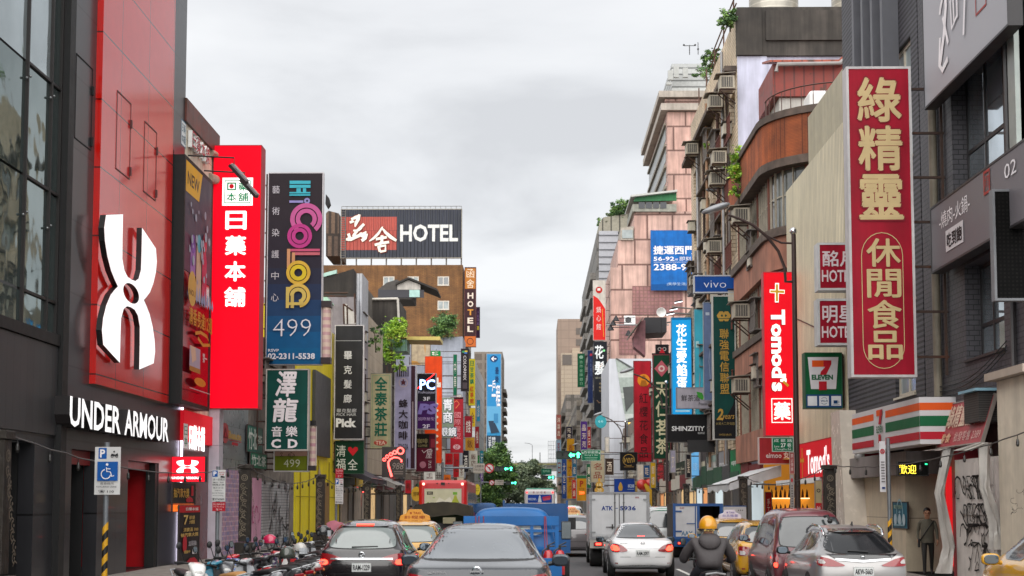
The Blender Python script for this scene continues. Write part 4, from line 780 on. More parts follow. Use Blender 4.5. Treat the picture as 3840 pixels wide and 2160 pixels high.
mb.build('interior',[lit('#d89a3c',.1),mat('#a8101e',.5,var=.06),lit('#e0b060',.16),WHITE],tb_)  # back wall and ceiling emit, standing in for the shop's lighting
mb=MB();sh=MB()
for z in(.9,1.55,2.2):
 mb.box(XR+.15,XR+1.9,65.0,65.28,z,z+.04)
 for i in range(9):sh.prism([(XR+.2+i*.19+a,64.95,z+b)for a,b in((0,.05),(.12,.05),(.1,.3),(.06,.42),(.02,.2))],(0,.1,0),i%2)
mb.build('shelf',lit('#ffd9a0',.8),tb_);sh.build('shoe_row',[mat('#2a1c14',.5),mat('#6a3418',.5)],tb_)  # shelf boards given a glow of their own in place of lamps
def standee(px,Y,label,face,items,name='advert_stand',th=.08):return sign(board_px(*px,Y=Y),label,items,face,'#8a8680',th,.02,None,0,name,None,0,'advert panel')
standee((2871,1846,2894,1990),63.5,'narrow red upright panel with white writing beside the shoe shelves','#a81a26',[('v','手工鞋',.25,.15,.75,.8,'#e0d4d0',.01)])
standee((3058,1803,3082,1925),50.0,'cream shampoo advert panel with red foot by the bronze pillar','#b8ae88',[('o',.5,.3,.3,.18,'#4a4038'),('r',.0,.68,1,1,'#b8202a'),('t','Sale',.2,.78,.8,.88,'#e6dcd8',.01)])
b_=board_px(2848,1642,2985,1738,Y=60.6)
sign(b_,'big red square shop sign with cut off white lettering',[('t','eimoo 女人',.18,.55,.98,.8,'#e0d4d4',.03)],'#a8343a','#c9b8b4',.3,.03,XR,0,'shop_sign',None,2)
awning('white canvas awning under the red square shop sign',XR,60.8,68.5,3.55,2.1,.75,mat('#c4c6c8',.6,var=.12,streak=.2))
r7=thing('convenience_store','convenience store with striped white, orange, green and red fascia','shop',(XR,43,0))
a,b=P(3194,1620,47.0),P(3448,1590,38.6)
o=Vector((XR+.3,46.4,4.75));r=Vector((-1.05,-7.2,0));nn=Vector((-7.2,1.05,0)).normalized()
pa,pb=P(3195,1552,42.6),P(3447,1492,35.6);pc=P(3447,1668,35.6)
o=Vector((pa.x,pa.y,(pa.z+pb.z)/2));r=Vector((pb.x-pa.x,pb.y-pa.y,0));nn=Vector((r.y,-r.x,0)).normalized()
if nn.x>0:nn=-nn
b_=Board(o,r,(0,0,pc.z-pb.z),nn)
OR,GR,RD='#d8571e','#17603c','#b02030'
s_=thing('fascia_sign','striped convenience store fascia with small 7 emblem','sign',b_.at(.5,1))
mb=MB();side=Vector((1.2,-.25,0))
mb.obox(b_.o-nn*.5,b_.r,b_.d,nn*.5);mb.build('panel',mat('#c6c4c6',.4,var=.05),s_)
it=[]
for v0,v1,c in((.12,.28,OR),(.4,.62,GR),(.74,.9,RD)):
 it+=[('r',0,v0,.36,v1,c),('r',.54,v0,1,v1,c)]
it+=[('r',.41,.06,.5,.2,OR),('p',[(.47,.06),(.505,.06),(.475,.4),(.44,.4)],RD),('t','ELEVEN',.41,.44,.505,.6,GR,.02),('p',[(.44,.64),(.475,.64),(.475,.84),(.44,.84)],RD)]
b_.draw(it,s_)
e_=b_.at(1,0);be=Board(e_,Vector((1.15,-.1,0)),b_.d,(-.1,-1,0));mb=MB();mb.quad(be.at(0,0),be.at(1,0),be.at(1,1),be.at(0,1));mb.build('side_panel',mat('#c6c4c6',.4,var=.05),s_,fix=False)
be.draw([('r',0,v0,1,v1,c)for v0,v1,c in((.12,.28,OR),(.4,.62,GR),(.74,.9,RD))],s_)
BEI=mat('#c4b69e',.5,tile='#c8baa2',mort='#85796a',tw=2.2,th=1.6,ms=.012,var=.1,streak=.15,off=0)
mb=MB();zt=pc.z
mb.quad((XR+.1,41.0,.16),(XR+.1,47.5,.16),(XR+.1,47.5,zt),(XR+.1,41.0,zt),0)
mb.prism([(XR-.6,47.2,.16),(XR-.6,45.4,.16),(XR-.5,46.6,4.9),(XR-.5,48.0,4.9)],(.7,0,0),1)
mb.box(XR-.3,XR+.6,39.2,46.5,zt-.62,zt-.02,2)
mb.quad((XR+3.4,37,.16),(XR+3.4,41.5,.16),(XR+3.4,41.5,4),(XR+3.4,37,4),3);mb.quad((XR+.1,41,.16),(XR+3.4,41,.16),(XR+3.4,41,4),(XR+.1,41,4),0);mb.quad((XR,36,3.6),(XR+3.4,36,3.6),(XR+3.4,41,3.6),(XR,41,3.6),3)
mb.build('wall',[BEI,mat('#d4cabc',.25,var=.08,streak=.1),mat('#857e7c',.6,var=.15,streak=.3),mat('#3a3532',.7,var=.3)],r7,fix=False)
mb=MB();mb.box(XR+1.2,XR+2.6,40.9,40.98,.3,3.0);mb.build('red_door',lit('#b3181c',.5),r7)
poster(3348,1884,3402,1978,XR+.07,'blue notice poster on the beige convenience store wall','#2a6a80',[('t','電子支付',.1,.1,.7,.25,'#9ab4a0',.02),('o',.5,.38,.22,.19,'#9ac0cc'),('p',[(.52,.3),(.42,.4),(.5,.4),(.47,.47),(.58,.36),(.5,.36)],'#9ac0cc'),('c',.2,.68,.1,'#b0c4cc'),('c',.5,.68,.1,'#b0c4cc'),('c',.8,.68,.1,'#b0c4cc'),('r',.1,.86,.8,.92,'#8ab0bc')])
b_=board_px(3369,1733,3480,1782,Y=36.6);AM=lit('#e8c83a',1.3)
sign(b_,'black dot-matrix sign with amber characters over the convenience store entrance',[('t','歡迎',.02,.2,.6,.9,AM,-.01),('r',.9,.1,.98,.2,lit('#2adf8a',1.2))],'#0b0c0b','#1a1a1a',.15,.02,None,0,'led_sign',None,0)
t=thing('security_camera','grey dome security camera under the striped fascia','camera',P(3222,1700,45));q=P(3220,1712,45)
MB().ball(q,.14,12).box(q.x-.12,q.x+.12,q.y-.1,q.y+.1,q.z+.08,q.z+.2).build('housing',mat('#8a8886',.3),t,smooth=True)
q=[P(3553,1515,38.0),P(3672,1500,33.6),P(3708,1575,33.2),P(3505,1672,37.8)]
o=P(3556,1520,35.9);b_=Board(o,Vector((0,-3.6,0)),Vector((-.32,0,-1.02)),(-1,0,.32))
sign(b_,'faded red sloping candy shop sign with torn plastic hanging below',[('t','綠精靈糖菓屋',.1,.06,.97,.58,'#d8bca8',.02),('t','零食',.06,.7,.3,.92,'#d8b090',.02),('t','批發零售 2389',.38,.7,.95,.92,'#d0a8a0',.01)],mat('#a63a40',.5,var=.12,streak=.15),'#8a8078',.08,.03,None,0,'shop_sign',None,0)
cs=block('candy_shop','closed candy shop with grey cabinets and red posts under plastic sheeting','shop',x0=XR+.5,x1=XR+5,y0=30.8,y1=37.2,z1=4.2,m=mat('#6e5c58',.6,var=.2))
mb=MB();mb.box(XR-.2,XR+.5,35.05,35.3,.16,3.7,0);mb.box(XR-.1,XR+.45,31.5,31.68,.16,3.9,0);mb.each('post',mat('#9a2430',.5,var=.1),cs)
mb=MB();mb.box(XR-.25,XR+.5,31.8,34.85,.16,3.0);mb.box(XR-.28,XR-.252,31.95,34.3,.3,1.55);mb.box(XR-.28,XR-.252,31.95,34.3,1.75,2.35);mb.box(XR-.28,XR-.252,31.95,34.3,2.4,2.9)
tag(mb.build('metal_cabinet',mat('#cfc8c2',.45,var=.12,streak=.2)),'pale metal cabinet covered in black graffiti under candy sign','cabinet')
for(x0,y0,x1,y1,n,sd)in((3578,1790,3685,1870,12,1),(3595,1890,3712,1970,14,2),(3600,1965,3715,2040,11,3),(3600,2030,3715,2130,9,4),(3566,1800,3590,2100,5,7)):scrawl(board_px(x0,y0,x1,y1,X=XR-.3),cs,n,sd,'#121114',1.5)
PLAS=mat('#b5b0aa',.35,var=.2,sc=2,streak=.2)
for(pts,lab)in((((3492,1690),(3555,1680),(3520,1850),(3560,2050),(3540,2150)),'grey plastic sheet tied at left of the candy shop'),(((3610,1690),(3690,1660),(3690,1830),(3735,1960),(3742,2060)),'grey plastic sheet hanging at right of the candy shop')):
 rr=random.Random(len(lab));c=[P(x,y,34.9 if x<3570 else 31.6)for x,y in pts];mb=MB();n=14;vs=[]
 ctr=[];k=len(c)-1
 for i in range(17):
  t_=i/16*k;j=min(int(t_),k-1);ctr.append(c[j].lerp(c[j+1],t_-j))
 for i,p in enumerate(ctr):
  wd=.36*(1-.45*sin(pi*i/16))+.02
  for j in range(n):q_=2*pi*j/n;rad=wd*(.55+.18*sin(q_*5+i*.4));vs.append(p+Vector((rad*cos(q_)*.8,rad*sin(q_)*.8,0)))
 mb.add(vs,[(i*n+j,i*n+(j+1)%n,(i+1)*n+(j+1)%n,(i+1)*n+j)for i in range(16)for j in range(n)])
 tag(mb.build('plastic_sheet',PLAS,smooth=70),lab,'plastic sheet','plastic sheets of the candy shop')
q=P(3755,1530,32.6);t=thing('air_conditioner','dark window air conditioner with blue top above the candy sign','air conditioner',q)
MB().box(q.x-.55,XR+.6,32.4,33.5,q.z-.3,q.z+.35).build('housing',mat('#2a2827',.6,tile='#1c1b1a',mort='#3c3936',tw=3,th=.05,ms=.012),t);MB().box(q.x-.65,XR+.6,32.3,33.6,q.z+.36,q.z+.42).build('rain_cover',mat('#7da4b4',.5),t)
cw=block('corner_pier','cream plastered pier with graffiti at right edge of the photo','wall',x0=XR-.3,x1=XR+4,y0=29.2,y1=31.4,z1=4.55,m=mat('#d4c8b4',.6,var=.1,streak=.25))
MB().box(XR-.5,XR+4,29.1,31.6,4.56,4.72).build('canopy',mat('#a89a8c',.6,var=.1),cw)
scrawl(board_px(3790,1820,3838,1930,Y=29.18),cw,5,8,'#1b1a1c',2.6)
def RS(px,Y,label,items,face,depth=.3,frame='#c9c9c6',fw=.05,wall=XR,emit=0,br=5,name='shop_sign',group='signs hanging over the right pavement'):
 return sign(board_px(*px,Y=min(Y,.985*wall*FPX/(px[2]-VPX))),label,items,face,frame,depth,fw,wall,emit,name,group,br)
GOLD='#c2ab7e';CR='#9c0f28'
arc=lambda cu,cv,ru,rv,a0,a1,n=12:[(cu+ru*cos(radians(a0+(a1-a0)*i/n)),cv+rv*sin(radians(a0+(a1-a0)*i/n)))for i in range(n+1)]
RS((3192,258,3418,1405),35.8,'biggest sign: tall crimson snack shop sign with cream characters',[('v','綠精靈',.14,.02,.87,.505,'#7a1a26',.05,.1),('v','綠精靈',.15,.022,.86,.503,GOLD,.03,.12),('v','休閒食品',.25,.555,.8,.955,GOLD,.02,.1),('l',arc(.5,.615,.34,.075,180,360)+arc(.5,.905,.34,.075,0,180)+[(.16,.615)],.012,GOLD)],CR,.45,'#c0bcbc',.06,br=7)
RS((3075,918,3200,1080),47.9,'upper small crimson hotel sign half behind the big red sign',[('t','酩月',.08,.14,1.02,.5,'#d4c4c6',.02),('t','HOTEL',.05,.58,1.02,.86,'#d4c4c6',.02)],CR,.6,'#c6c6c6',.07,br=2,wall=XR)
RS((3075,1128,3200,1286),47.9,'lower small crimson hotel sign above the green convenience sign',[('t','明星',.08,.12,1.04,.52,'#d4c4c6',.02),('t','HOTEL',.05,.6,1.04,.88,'#d4c4c6',.02)],CR,.6,'#c6c6c6',.07,br=2,wall=XR)
BLU='#17406e'
RS((3022,1325,3156,1528),49.2,'green convenience store box sign with big red and orange 7',[('p',[(.06,.07),(.92,.07),(.84,.66),(.14,.66)],'#cfcdd0'),('p',[(.18,.13),(.5,.13),(.5,.25),(.18,.25)],'#d8571e'),('p',[(.5,.13),(.72,.13),(.72,.2),(.6,.36),(.57,.4),(.4,.4),(.42,.34),(.55,.25),(.5,.25)],'#b31f2c'),('t','ELEVEN',.16,.395,.76,.49,'#17603c',.05),('r',.36,.52,.58,.68,'#b31f2c'),('r',0,.76,1,1,BLU),('r',.04,.79,.3,.97,'#d4d6da'),('r',.36,.79,.63,.97,'#d4d6da'),('r',.7,.79,.97,.97,'#d4d6da'),('t','Wi-Fi',.4,.86,.6,.9,BLU,.02),('l',arc(.5,.88,.1,.06,220,320),.012,BLU),('l',arc(.5,.88,.1,.06,40,140),.012,BLU),('r',.76,.87,.87,.93,BLU),('o',.885,.9,.03,.02,BLU),('r',.74,.945,.93,.95,BLU)],'#136038',.5,'#115232',.03,br=2,wall=XR)
TW=lit('#f4eee6',.35);TY='#d8a832'
RS((2868,1022,2976,1632),57.6,'tall glowing red drugstore sign with sideways white lettering',[('l',[(.45,.07),(.45,.19)],[.15,.08],'#7a0a14'),('l',[(.2,.115),(.72,.12)],[.12,.14],TW),('l',[(.46,.065),(.44,.185)],[.14,.13],TW),('l',[(.22,.116),(.7,.12)],[.07,.09],TY),('l',[(.455,.073),(.445,.178)],[.08,.08],TY),('h',"Tomod's",.19,.232,.72,.735,'#8a0c18',.05),('h',"Tomod's",.22,.23,.74,.733,TW,.045),('l',[(.62,.67),(.8,.70)],.08,TY),('f',.2,.775,.93,.925,TW,.03),('t','藥',.29,.8,.85,.905,TW,.035)],'#d00a1c',.5,mat('#a8303a',.5),.03,emit=.27)
RS((2606,1036,2756,1094),80.0,'blue horizontal phone shop sign above the dark green sign',[('t','vivo',.22,.28,.78,.74,'#d0d6e2',-.015)],'#124a9a',.4,'#b4b8be',.06,br=2)
GG='#a8863e'
RS((2677,1112,2756,1645),78.0,'tall dark green telecom sign with gold characters',[('p',[(.16,.135),(.3,.105),(.45,.105),(.5,.115),(.55,.105),(.7,.105),(.85,.135),(.7,.175),(.55,.175),(.5,.165),(.45,.175),(.3,.175)],GG),('p',[(.34,.135),(.42,.125),(.46,.135),(.42,.145)],'#0d4038'),('p',[(.54,.135),(.58,.125),(.66,.135),(.58,.145)],'#0d4038'),('r',.2,.153,.8,.157,'#0d4038'),('v','聯強電信聯盟',.29,.225,.72,.69,GG,.015,.12),('p',[(0,.87),(.6,.84),(.9,.76),(1,.68),(1,1),(0,1)],'#15161a'),('t','2',.1,.79,.42,.87,GG,.03,.2),('t','years',.35,.835,.95,.875,GG,0,.3),('t','大哥大二年保固',.06,.885,.95,.905,'#8a7a4a',.01),('t','神腦通訊',.2,.965,.8,.98,'#8a7440',.01)],'#0b3f3a',.4,'#b3b3ae',.06)
RS((2521,1192,2592,1556),100,'tall sky blue pastry sign with bold white characters',[('r',.0,0,1,.02,'#1a70a8'),('v','花生愛餡蛋捲',.24,.06,.76,.88,lit('#f4f8fa',.35),.03,.1),('r',.15,.95,.9,.97,'#a0d0e8')],'#1487c4',.5,'#3a8ab4',.03,emit=.25)
LTQ=mat('#2f9fb8',.4,var=.2,sc=.8)
b_=hwall(2612,2646,zl(1160,92),zl(1555,92),XR-.6)
sign(board_px(2607,1162,2636,1555,Y=87.5),'turquoise advert board seen edge-on beside the sky blue sign',[('r',.1,.3,.5,.36,'#a8d4da'),('l',[(.2,.95),(.3,.8),(.4,.92),(.6,.6),(.7,.9)],.05,'#b8808a')],LTQ,'#6aa8b8',.2,.03,None,0,'advert_board',None,0)
sign(board_px(2640,1135,2676,1500,Y=82.5),'slate blue advert board between turquoise and dark green signs',[('r',.2,.1,.6,.13,'#a8b4c4'),('l',[(.8,.3),(.5,.6),(.7,.9)],.06,'#8a98b0')],mat('#56688c',.4,var=.15),'#8a929e',.2,.03,None,0,'advert_board',None,0)
RS((2539,1455,2669,1530),88,'pale grey tea shop sign with green leaf',[('t','鮮茶道',.12,.34,.66,.66,'#2a262a',.0),('p',[(.56,.18),(.72,.24),(.78,.5),(.72,.6),(.6,.45)],'#3a8a34'),('p',[(.74,.56),(.78,.32),(.92,.2),(.93,.42),(.84,.58)],'#7aa82a'),('t','Presotea',.62,.72,.86,.86,'#3a383a',0,.2)],'#a09ca6',.3,'#7d7a82',.04,br=2)
RS((2503,1556,2665,1656),86.5,'black rectangular sign with bold white Latin capitals',[('t','SHINZITIY',.1,.42,.86,.6,'#d8d8d8',.02),('t','鞋新紀',.7,.64,.86,.72,'#a8a8a8',.02)],'#1a191b',.4,'#2c2a2c',.04,br=2)
r_=thing('sign_box','plain black sign box below the dark green telecom sign','sign',P(2670,1690,83));b_=board_px(2580,1650,2775,1695,Y=83);MB().obox(b_.o,b_.r,b_.d,(0,.3,0)).build('panel',mat('#1d1c1e',.5),r_);MB().obox(b_.at(1,.2),(XR-b_.at(1,0).x,0,0),(0,0,-.3),(0,.2,0)).build('bracket',RUSTY,r_)if b_.at(1,0).x<XR else None
RS((2452,1332,2512,1720),118,'dark green tea shop sign with red diamond emblem',[('r',-.1,-.02,1.05,.0,'#1a1618'),('p',[(.5,.05),(.95,.13),(.5,.21),(.05,.13)],'#a8505a'),('o',.5,.13,.2,.1,'#c9b0a8'),('v','天仁茗茶',.12,.25,.9,.97,'#c4bd9a',.02,.15)],'#0d3a26',.45,'#6a1a22',.06)
RS((2460,1293,2505,1325),118,'small black scroll topped panel above the green tea sign',[('o',.3,.5,.16,.1,'#9a9490'),('o',.7,.5,.16,.1,'#9a9490'),('p',[(.5,.3),(.75,1),(.25,1)],'#a81a26')],'#1a1618',.3,'#3a3436',.03,br=2)
RS((2379,1355,2440,1730),136,'tall red snack sign with orange round emblem and black brush characters',[('c',.58,.19,.38,'#c0741a'),('c',.58,.16,.12,'#8a5210'),('p',[(.35,.25),(.45,.19),(.7,.19),(.82,.25)],'#8a5210'),('v','紅櫻花食品',.3,.3,.82,.98,'#2a0f14',.01,.25)],'#a01424',.5,'#7a1420',.05,emit=0)
RS((2225,1052,2270,1275),197,'white and red curved-band noodle sign high on the pink building',[('p',[(0,.25),(.4,.3),(.75,.4),(1,.48),(1,1),(0,1)],'#c01f1a'),('c',.48,.16,.28,'#a8201c'),('r',.35,.13,.6,.17,'#d0c8c0'),('v','鍋心館',.25,.42,.62,.85,'#d8c0b8',.01,.3),('l',[(.75,.48),(.85,.95)],.05,'#c98a2a')],'#c0b8ae',.4,'#b8b0a8',.05,wall=XR)
RS((2228,1282,2276,1555),197,'black hair shop sign with big white characters and orange flower',[('t','花',.08,.05,.72,.23,'#d8dcdc',.03),('c',.78,.12,.09,'#7ad08a'),('t','髮',.06,.27,.8,.45,'#d8dcdc',.03),('l',[(.45,.35),(.7,.27),(.65,.35),(.95,.32),(.7,.4)],.07,'#d8843a'),('t','絹の髮色',.1,.48,.85,.51,'#8a8a7a',.01),('v','美髮館',.38,.55,.58,.7,'#8a7a5a',.0,.4),('l',[(.2,.8),(.4,.84),(.6,.82),(.85,.88)],.08,'#6a5240'),('t','SINCE 2000',.2,.96,.85,.975,'#6a645a',0)],'#14171f',.4,'#2a2c34',.04,wall=XR)
RS((2205,1315,2222,1510),198,'thin navy sign with red dot left of the black hair sign',[('c',.7,.08,.3,'#a8283a',.025),('v','永豐銀行',.45,.15,.85,.5,'#4a5a80',.0)],'#122450',.3,'#2a3a60',.04,wall=XR)
RS((2167,1327,2192,1450),230,'green vertical bank sign before the tan tower',[('c',.5,.1,.3,'#8ab49a',.05),('v','合作金庫銀行',.25,.18,.75,.97,'#8ab89a',.0,.3)],'#0f5c3a',.4,'#0f4a30',.06,wall=XR)
for(x0,y0,x1,y1,Y,c,s,cn)in((2086,1555,2104,1645,330,'#a05a50','鴻喜酒','faded brick red'),(2086,1650,2104,1700,330,'#8aa4b8','茶','pale blue'),(2122,1600,2146,1650,260,'#2a2430','元禾','dark plum'),(2126,1645,2154,1870,250,'#c08a14','香城大飯店','long amber'),(2178,1580,2202,1690,205,'#4a2a78','晶芳苑','purple'),(2107,1720,2124,1870,300,'#2a4a8a','大世界','blue and white'),(2088,1722,2106,1790,320,'#9ab8c4','日','pale turquoise'),(2216,1690,2266,1808,140,'#b4a88c','城名品','cream'),(2146,1700,2162,1790,235,'#2a6a8a','海產','petrol blue'),(2203,1600,2216,1680,200,'#8a1a24','金石','wine red'),(2270,1640,2284,1700,165,'#c9c4ba','茶街','off white'),(2200,1740,2216,1830,175,'#1f5a3a','藥局','bottle green'),(2146,1800,2160,1870,210,'#b8261c','餐廳','scarlet'),(2270,1720,2300,1780,148,'#3a2a22','酒','dark brown'),(2390,1742,2412,1800,122,'#d8d0c0','刺青','pale cream'),(2415,1745,2436,1790,118,'#1a4a7a','鞋','royal blue'),(2440,1735,2458,1830,112,'#c9a01c','銀樓','gold'),(2515,1690,2532,1770,96,'#a8a0b0','衣','lilac grey'),(2574,1705,2590,1790,90,'#26242a','髮','charcoal'),(2163,1783,2199,1878,150,'#b07a14','P停車','amber parking')):
 it=[('v',s,.2,.08,.8,.92,'#d8c8b4' if cn not in('cream','long amber','amber parking','pale blue','pale turquoise')else '#8a2a20',.01,.25)]
 if cn=='amber parking':it=[('r',0,0,1,.12,'#1f5a3a'),('t','P',.3,.2,.7,.45,'#8a2a14',.04),('t','空位',.2,.5,.8,.56,'#5a3a10',.01),('t','384',.25,.63,.78,.74,lit('#ff4a20',2),.02)]
 RS((x0,y0,x1,y1),Y,f'{cn} vertical sign far up the right side',it,c,.4,'#8a8680',.05,wall=XR if Y<240 else 9,br=2)
b_=board_px(2231,1558,2274,1606,Y=158);t=thing('round_sign','round turquoise face sign below the black hair sign','sign',b_.at(.5,1));c_=[(.5+.5*cos(q*pi/16),.5+.5*sin(q*pi/16))for q in range(32)]
solid(b_,[(c_,[tuple(range(32))],(0,0,1,1))],.3,[mat('#0f8a94',.4),mat('#0c6a72',.5)],t,'panel');b_.draw([('l',arc(.38,.48,.06,.06,0,300,8),.05,'#a8d8d8'),('l',arc(.62,.48,.06,.06,0,300,8),.05,'#a8d8d8')],t,lift=.31)
MB().obox(b_.at(1,.5),(XR-b_.at(1,0).x,0,0),(0,0,.1),(0,.1,0)).build('bracket',RUSTY,t)
RS((2327,1697,2389,1763),126,'black sign with gold script in a ring on the lamp post',[('o',.5,.43,.36,.33,GG,60,380),('t','ven',.22,.3,.78,.58,GG,0,.3),('r',.2,.8,.8,.83,'#8a6a38')],'#121012',.3,'#1f1c1e',.04,br=2)
RS((2305,1797,2378,1848),122,'blue shop sign with gold bottle emblem and 828',[('p',[(.25,.3),(.3,.2),(.35,.3),(.42,.6),(.38,.85),(.22,.85),(.18,.6)],'#b08a3a'),('t','828',.68,.38,1,.62,'#a8b4c4',.02),('r',.66,.72,1,.76,'#8a98ac')],'#133a8a',.3,'#1a3f84',.04,br=2)
b_=board_px(2228,1793,2266,1852,Y=125);t=thing('gourd_sign','yellow gourd shaped sign reading 18 and 28','sign',b_.at(.5,1));ct=lambda cu,cv,ru,rv:([(cu+ru*cos(q*pi/12),cv+rv*sin(q*pi/12))for q in range(24)],[tuple(range(24))],(0,0,1,1))
solid(b_,[ct(.5,.42,.36,.2),ct(.5,.76,.46,.24),ct(.5,.12,.12,.12)],.15,[mat('#c0902a',.4),mat('#8a6a1a',.5)],t,'panel');b_.draw([('t','18',.3,.34,.7,.5,'#e0d0a0',.01),('t','28',.28,.66,.72,.86,'#e0d0a0',.01)],t,lift=.16);MB().obox(b_.at(1,.5),(XR-b_.at(1,0).x,0,0),(0,0,.1),(0,.1,0)).build('bracket',RUSTY,t)
# orange building with the rounded corner
OL=[(XR,72.2),(XR,62.6)]+[(XR+3.0-3.0*cos(a),62.4-3.0*sin(a))for a in[radians(x)for x in range(0,91,10)]]+[(21,59.4)]
def ribbon(mb,ol,z0,z1,off=0,m=0,caps=True):
 """wall band along a plan polyline, pushed outwards by off"""
 q=[]
 for i,(x,y)in enumerate(ol):
  a=Vector(ol[max(i-1,0)]);b=Vector(ol[min(i+1,len(ol)-1)]);t=(b-a).normalized();n=Vector((t.y,-t.x));n=n if n.x<.01 and n.y<.01 else-n
  q.append((x+n.x*off,y+n.y*off))
 for i in range(len(q)-1):
  (x0,y0),(x1,y1)=q[i],q[i+1]
  mb.quad((x0,y0,z0),(x1,y1,z0),(x1,y1,z1),(x0,y0,z1),m)
  if caps and off:
   (p0,r0),(p1,r1)=ol[i],ol[i+1]
   mb.quad((x0,y0,z1),(x1,y1,z1),(p1,r1,z1),(p0,r0,z1),m);mb.quad((x0,y0,z0),(x1,y1,z0),(p1,r1,z0),(p0,r0,z0),m)
ORG=mat('#b86234',.85,tile='#ae5a30',mort='#7d3f24',tw=.06,th=.06,ms=.006,var=.35,sc=.7,streak=.6,off=0)
BRN=mat('#a4705c',.8,var=.2,sc=1.2,streak=.45);LEDGE=mat('#5d5048',.85,var=.3,streak=.4)
ob=thing('curved_building','weathered orange building with rounded balcony corner and red roof shed','building',(XR+4,66,0))
mb=MB();ribbon(mb,OL,16.1,17.75,.5,0);mb.build('parapet',ORG,ob,fix=False)
mb=MB();ribbon(mb,OL,17.76,18.05,.6,0);ribbon(mb,OL,15.75,16.09,.55,0);ribbon(mb,OL,12.95,13.3,.45,0);ribbon(mb,OL,9.0,9.3,.4,0);mb.build('ledge',LEDGE,ob,fix=False)
mb=MB();ribbon(mb,OL,11.6,12.94,.3);ribbon(mb,OL,7.9,8.99,.3);ribbon(mb,OL,3.9,5.2,.3);mb.add([(x,y,17.5)for x,y in OL]+[(21,72.2,17.5)],[tuple(range(len(OL)+1))]);mb.build('wall_band',BRN,ob,fix=False)
mb=MB();fm=MB()
for z0,z1 in((13.31,15.74),(9.31,11.59),(5.21,7.89)):
 ribbon(mb,OL,z0,z1,-.05,0,False)
 for i in range(0,200):
  L_=i*.62;k=0;d=L_
  while k<len(OL)-1:
   a,b=Vector(OL[k]),Vector(OL[k+1])
   if d<=(b-a).length:break
   d-=(b-a).length;k+=1
  if k>=len(OL)-1:break
  p=a.lerp(b,d/(b-a).length);wdt=.22 if i%5==0 else .04
  t=(b-a).normalized();n=Vector((-1,0))if abs(t.x)<.1 else(Vector((t.y,-t.x))if t.y<0 and t.x>0 and False else Vector((-abs(t.y),-abs(t.x))))
  fm.obox((p.x,p.y,z0),(t.x*wdt,t.y*wdt,0),(n.x*.08,n.y*.08,0),(0,0,z1-z0),1 if i%5==0 else 0)
 ribbon(fm,OL,z0+(z1-z0)*.55,z0+(z1-z0)*.55+.06,.03,0,False)
mb.build('window_band',mat('#5d605c',.1,var=.45,sc=.8,spec=.8,ior=1.7),ob,fix=False);fm.build('window_frame',[mat('#9a9282',.5,var=.15),mat('#7a4636',.7,var=.2,streak=.3)],ob)
mb=MB();q=OL[1:]
for i in range(len(q)-1):
 a,b=Vector((*q[i],18.05)),Vector((*q[i+1],18.05));n=max(1,int((b-a).length/.35))
 for j in range(n):p=a.lerp(b,j/n)+Vector((-.2,-.2,0));mb.box(p.x,p.x+.03,p.y,p.y+.03,18.05,18.95)
 for z in(18.95,):mb.tube([a+Vector((-.2,-.2,z-18.05)),b+Vector((-.2,-.2,z-18.05))],.03,4)
mb.build('railing',mat('#4a2c24',.6,var=.2),ob)
RDC=mat('#7e2c20',.5,tile='#852f22',mort='#5c2018',tw=.42,th=60,ms=.04,var=.15,rust=.12,off=0);RDR=mat('#9a4630',.5,tile='#a04a33',mort='#6e2f20',tw=.42,th=60,ms=.04,var=.2,rust=.4,off=0)
mb=MB();mb.box(XR+.2,XR+5.2,62.8,66.8,19.35,20.75);mb.build('shed_wall',RDC,ob)
mb=MB();mb.obox((XR+.05,62.5,20.76),(3.2,0,0),(0,2.2,.55),(0,0,.09));mb.obox((XR+3.0,62.45,20.78),(3.4,0,3.0),(.3,2.4,.5),(0,0,.09));mb.build('shed_roof',RDR,ob)
mb=MB();mb.tube([(XR+.3,62.4,20.3),(XR+.35,62.4,20.62),(XR+3.0,62.4,20.66),(XR+6.2,62.4,23.4)],.09,8);mb.build('gutter',mat('#8d8a88',.5,var=.15),ob,smooth=True)
mb=MB();mb.box(XR+.5,XR+5,63,66,18.05,19.34,0);mb.box(XR+1.6,XR+4.6,62.96,62.99,18.3,19.1,1);mb.build('shed_base',[mat('#bcb9b2',.6,var=.1,streak=.3),BLACK],ob)
mb=MB();mb.box(XR+1.3,XR+2.2,60.4,61.8,18.06,18.95);mb.build('roof_tank',WHITE,ob,bevel=.15)
mb=MB()
for x in(0,.55):
 mb.tube([(XR+5.6+x,59.2,17),(XR+5.6+x,59.2,26)],.05,4)
for z in range(17,26):mb.tube([(XR+5.6,59.2,z),(XR+6.15,59.2,z+(.9 if z%2 else 0))],.04,4)
tag(mb.build('roof_mast',DARKMETAL),'dark steel lattice mast above the orange building','mast')
# beige tiled apartment house
BT=mat('#e6d2b6',.65,tile='#d8c2a4',mort='#9a8670',tw=.5,th=.2,ms=.022,var=.22,sc=.8,streak=.45)
hz_=26.1
hol=[]
for k,(a,b)in enumerate(((73.2,75.4),(77.2,80.2),(81.4,82.6),(84.2,87.4),(89.2,92.6))):
 for z in(4.8,8.0,11.2,14.4,17.6,20.8):hol.append((a,b,z,z+(1.75 if k!=1 else 2.2)))
r_,bd,hs=wall_building('apartment_house','beige tiled apartment house with air conditioners, dark parapet and lavender end wall',XR,72.3,94,hz_,BT,hol,.35,13)
for i,h in enumerate(hs):window(bd,*h,r_,2 if i%3 else 3,mat(('#b9ac92','#8a8478')[i%2],.5,var=.15),(WINGLASS,PALEGLASS,WINGLASS)[i%3],depth=.3,hbar=(0,.3)[i%2],sill=False)
LAV=mat('#c9cbde',.8,var=.08,sc=1.5,streak=.28)
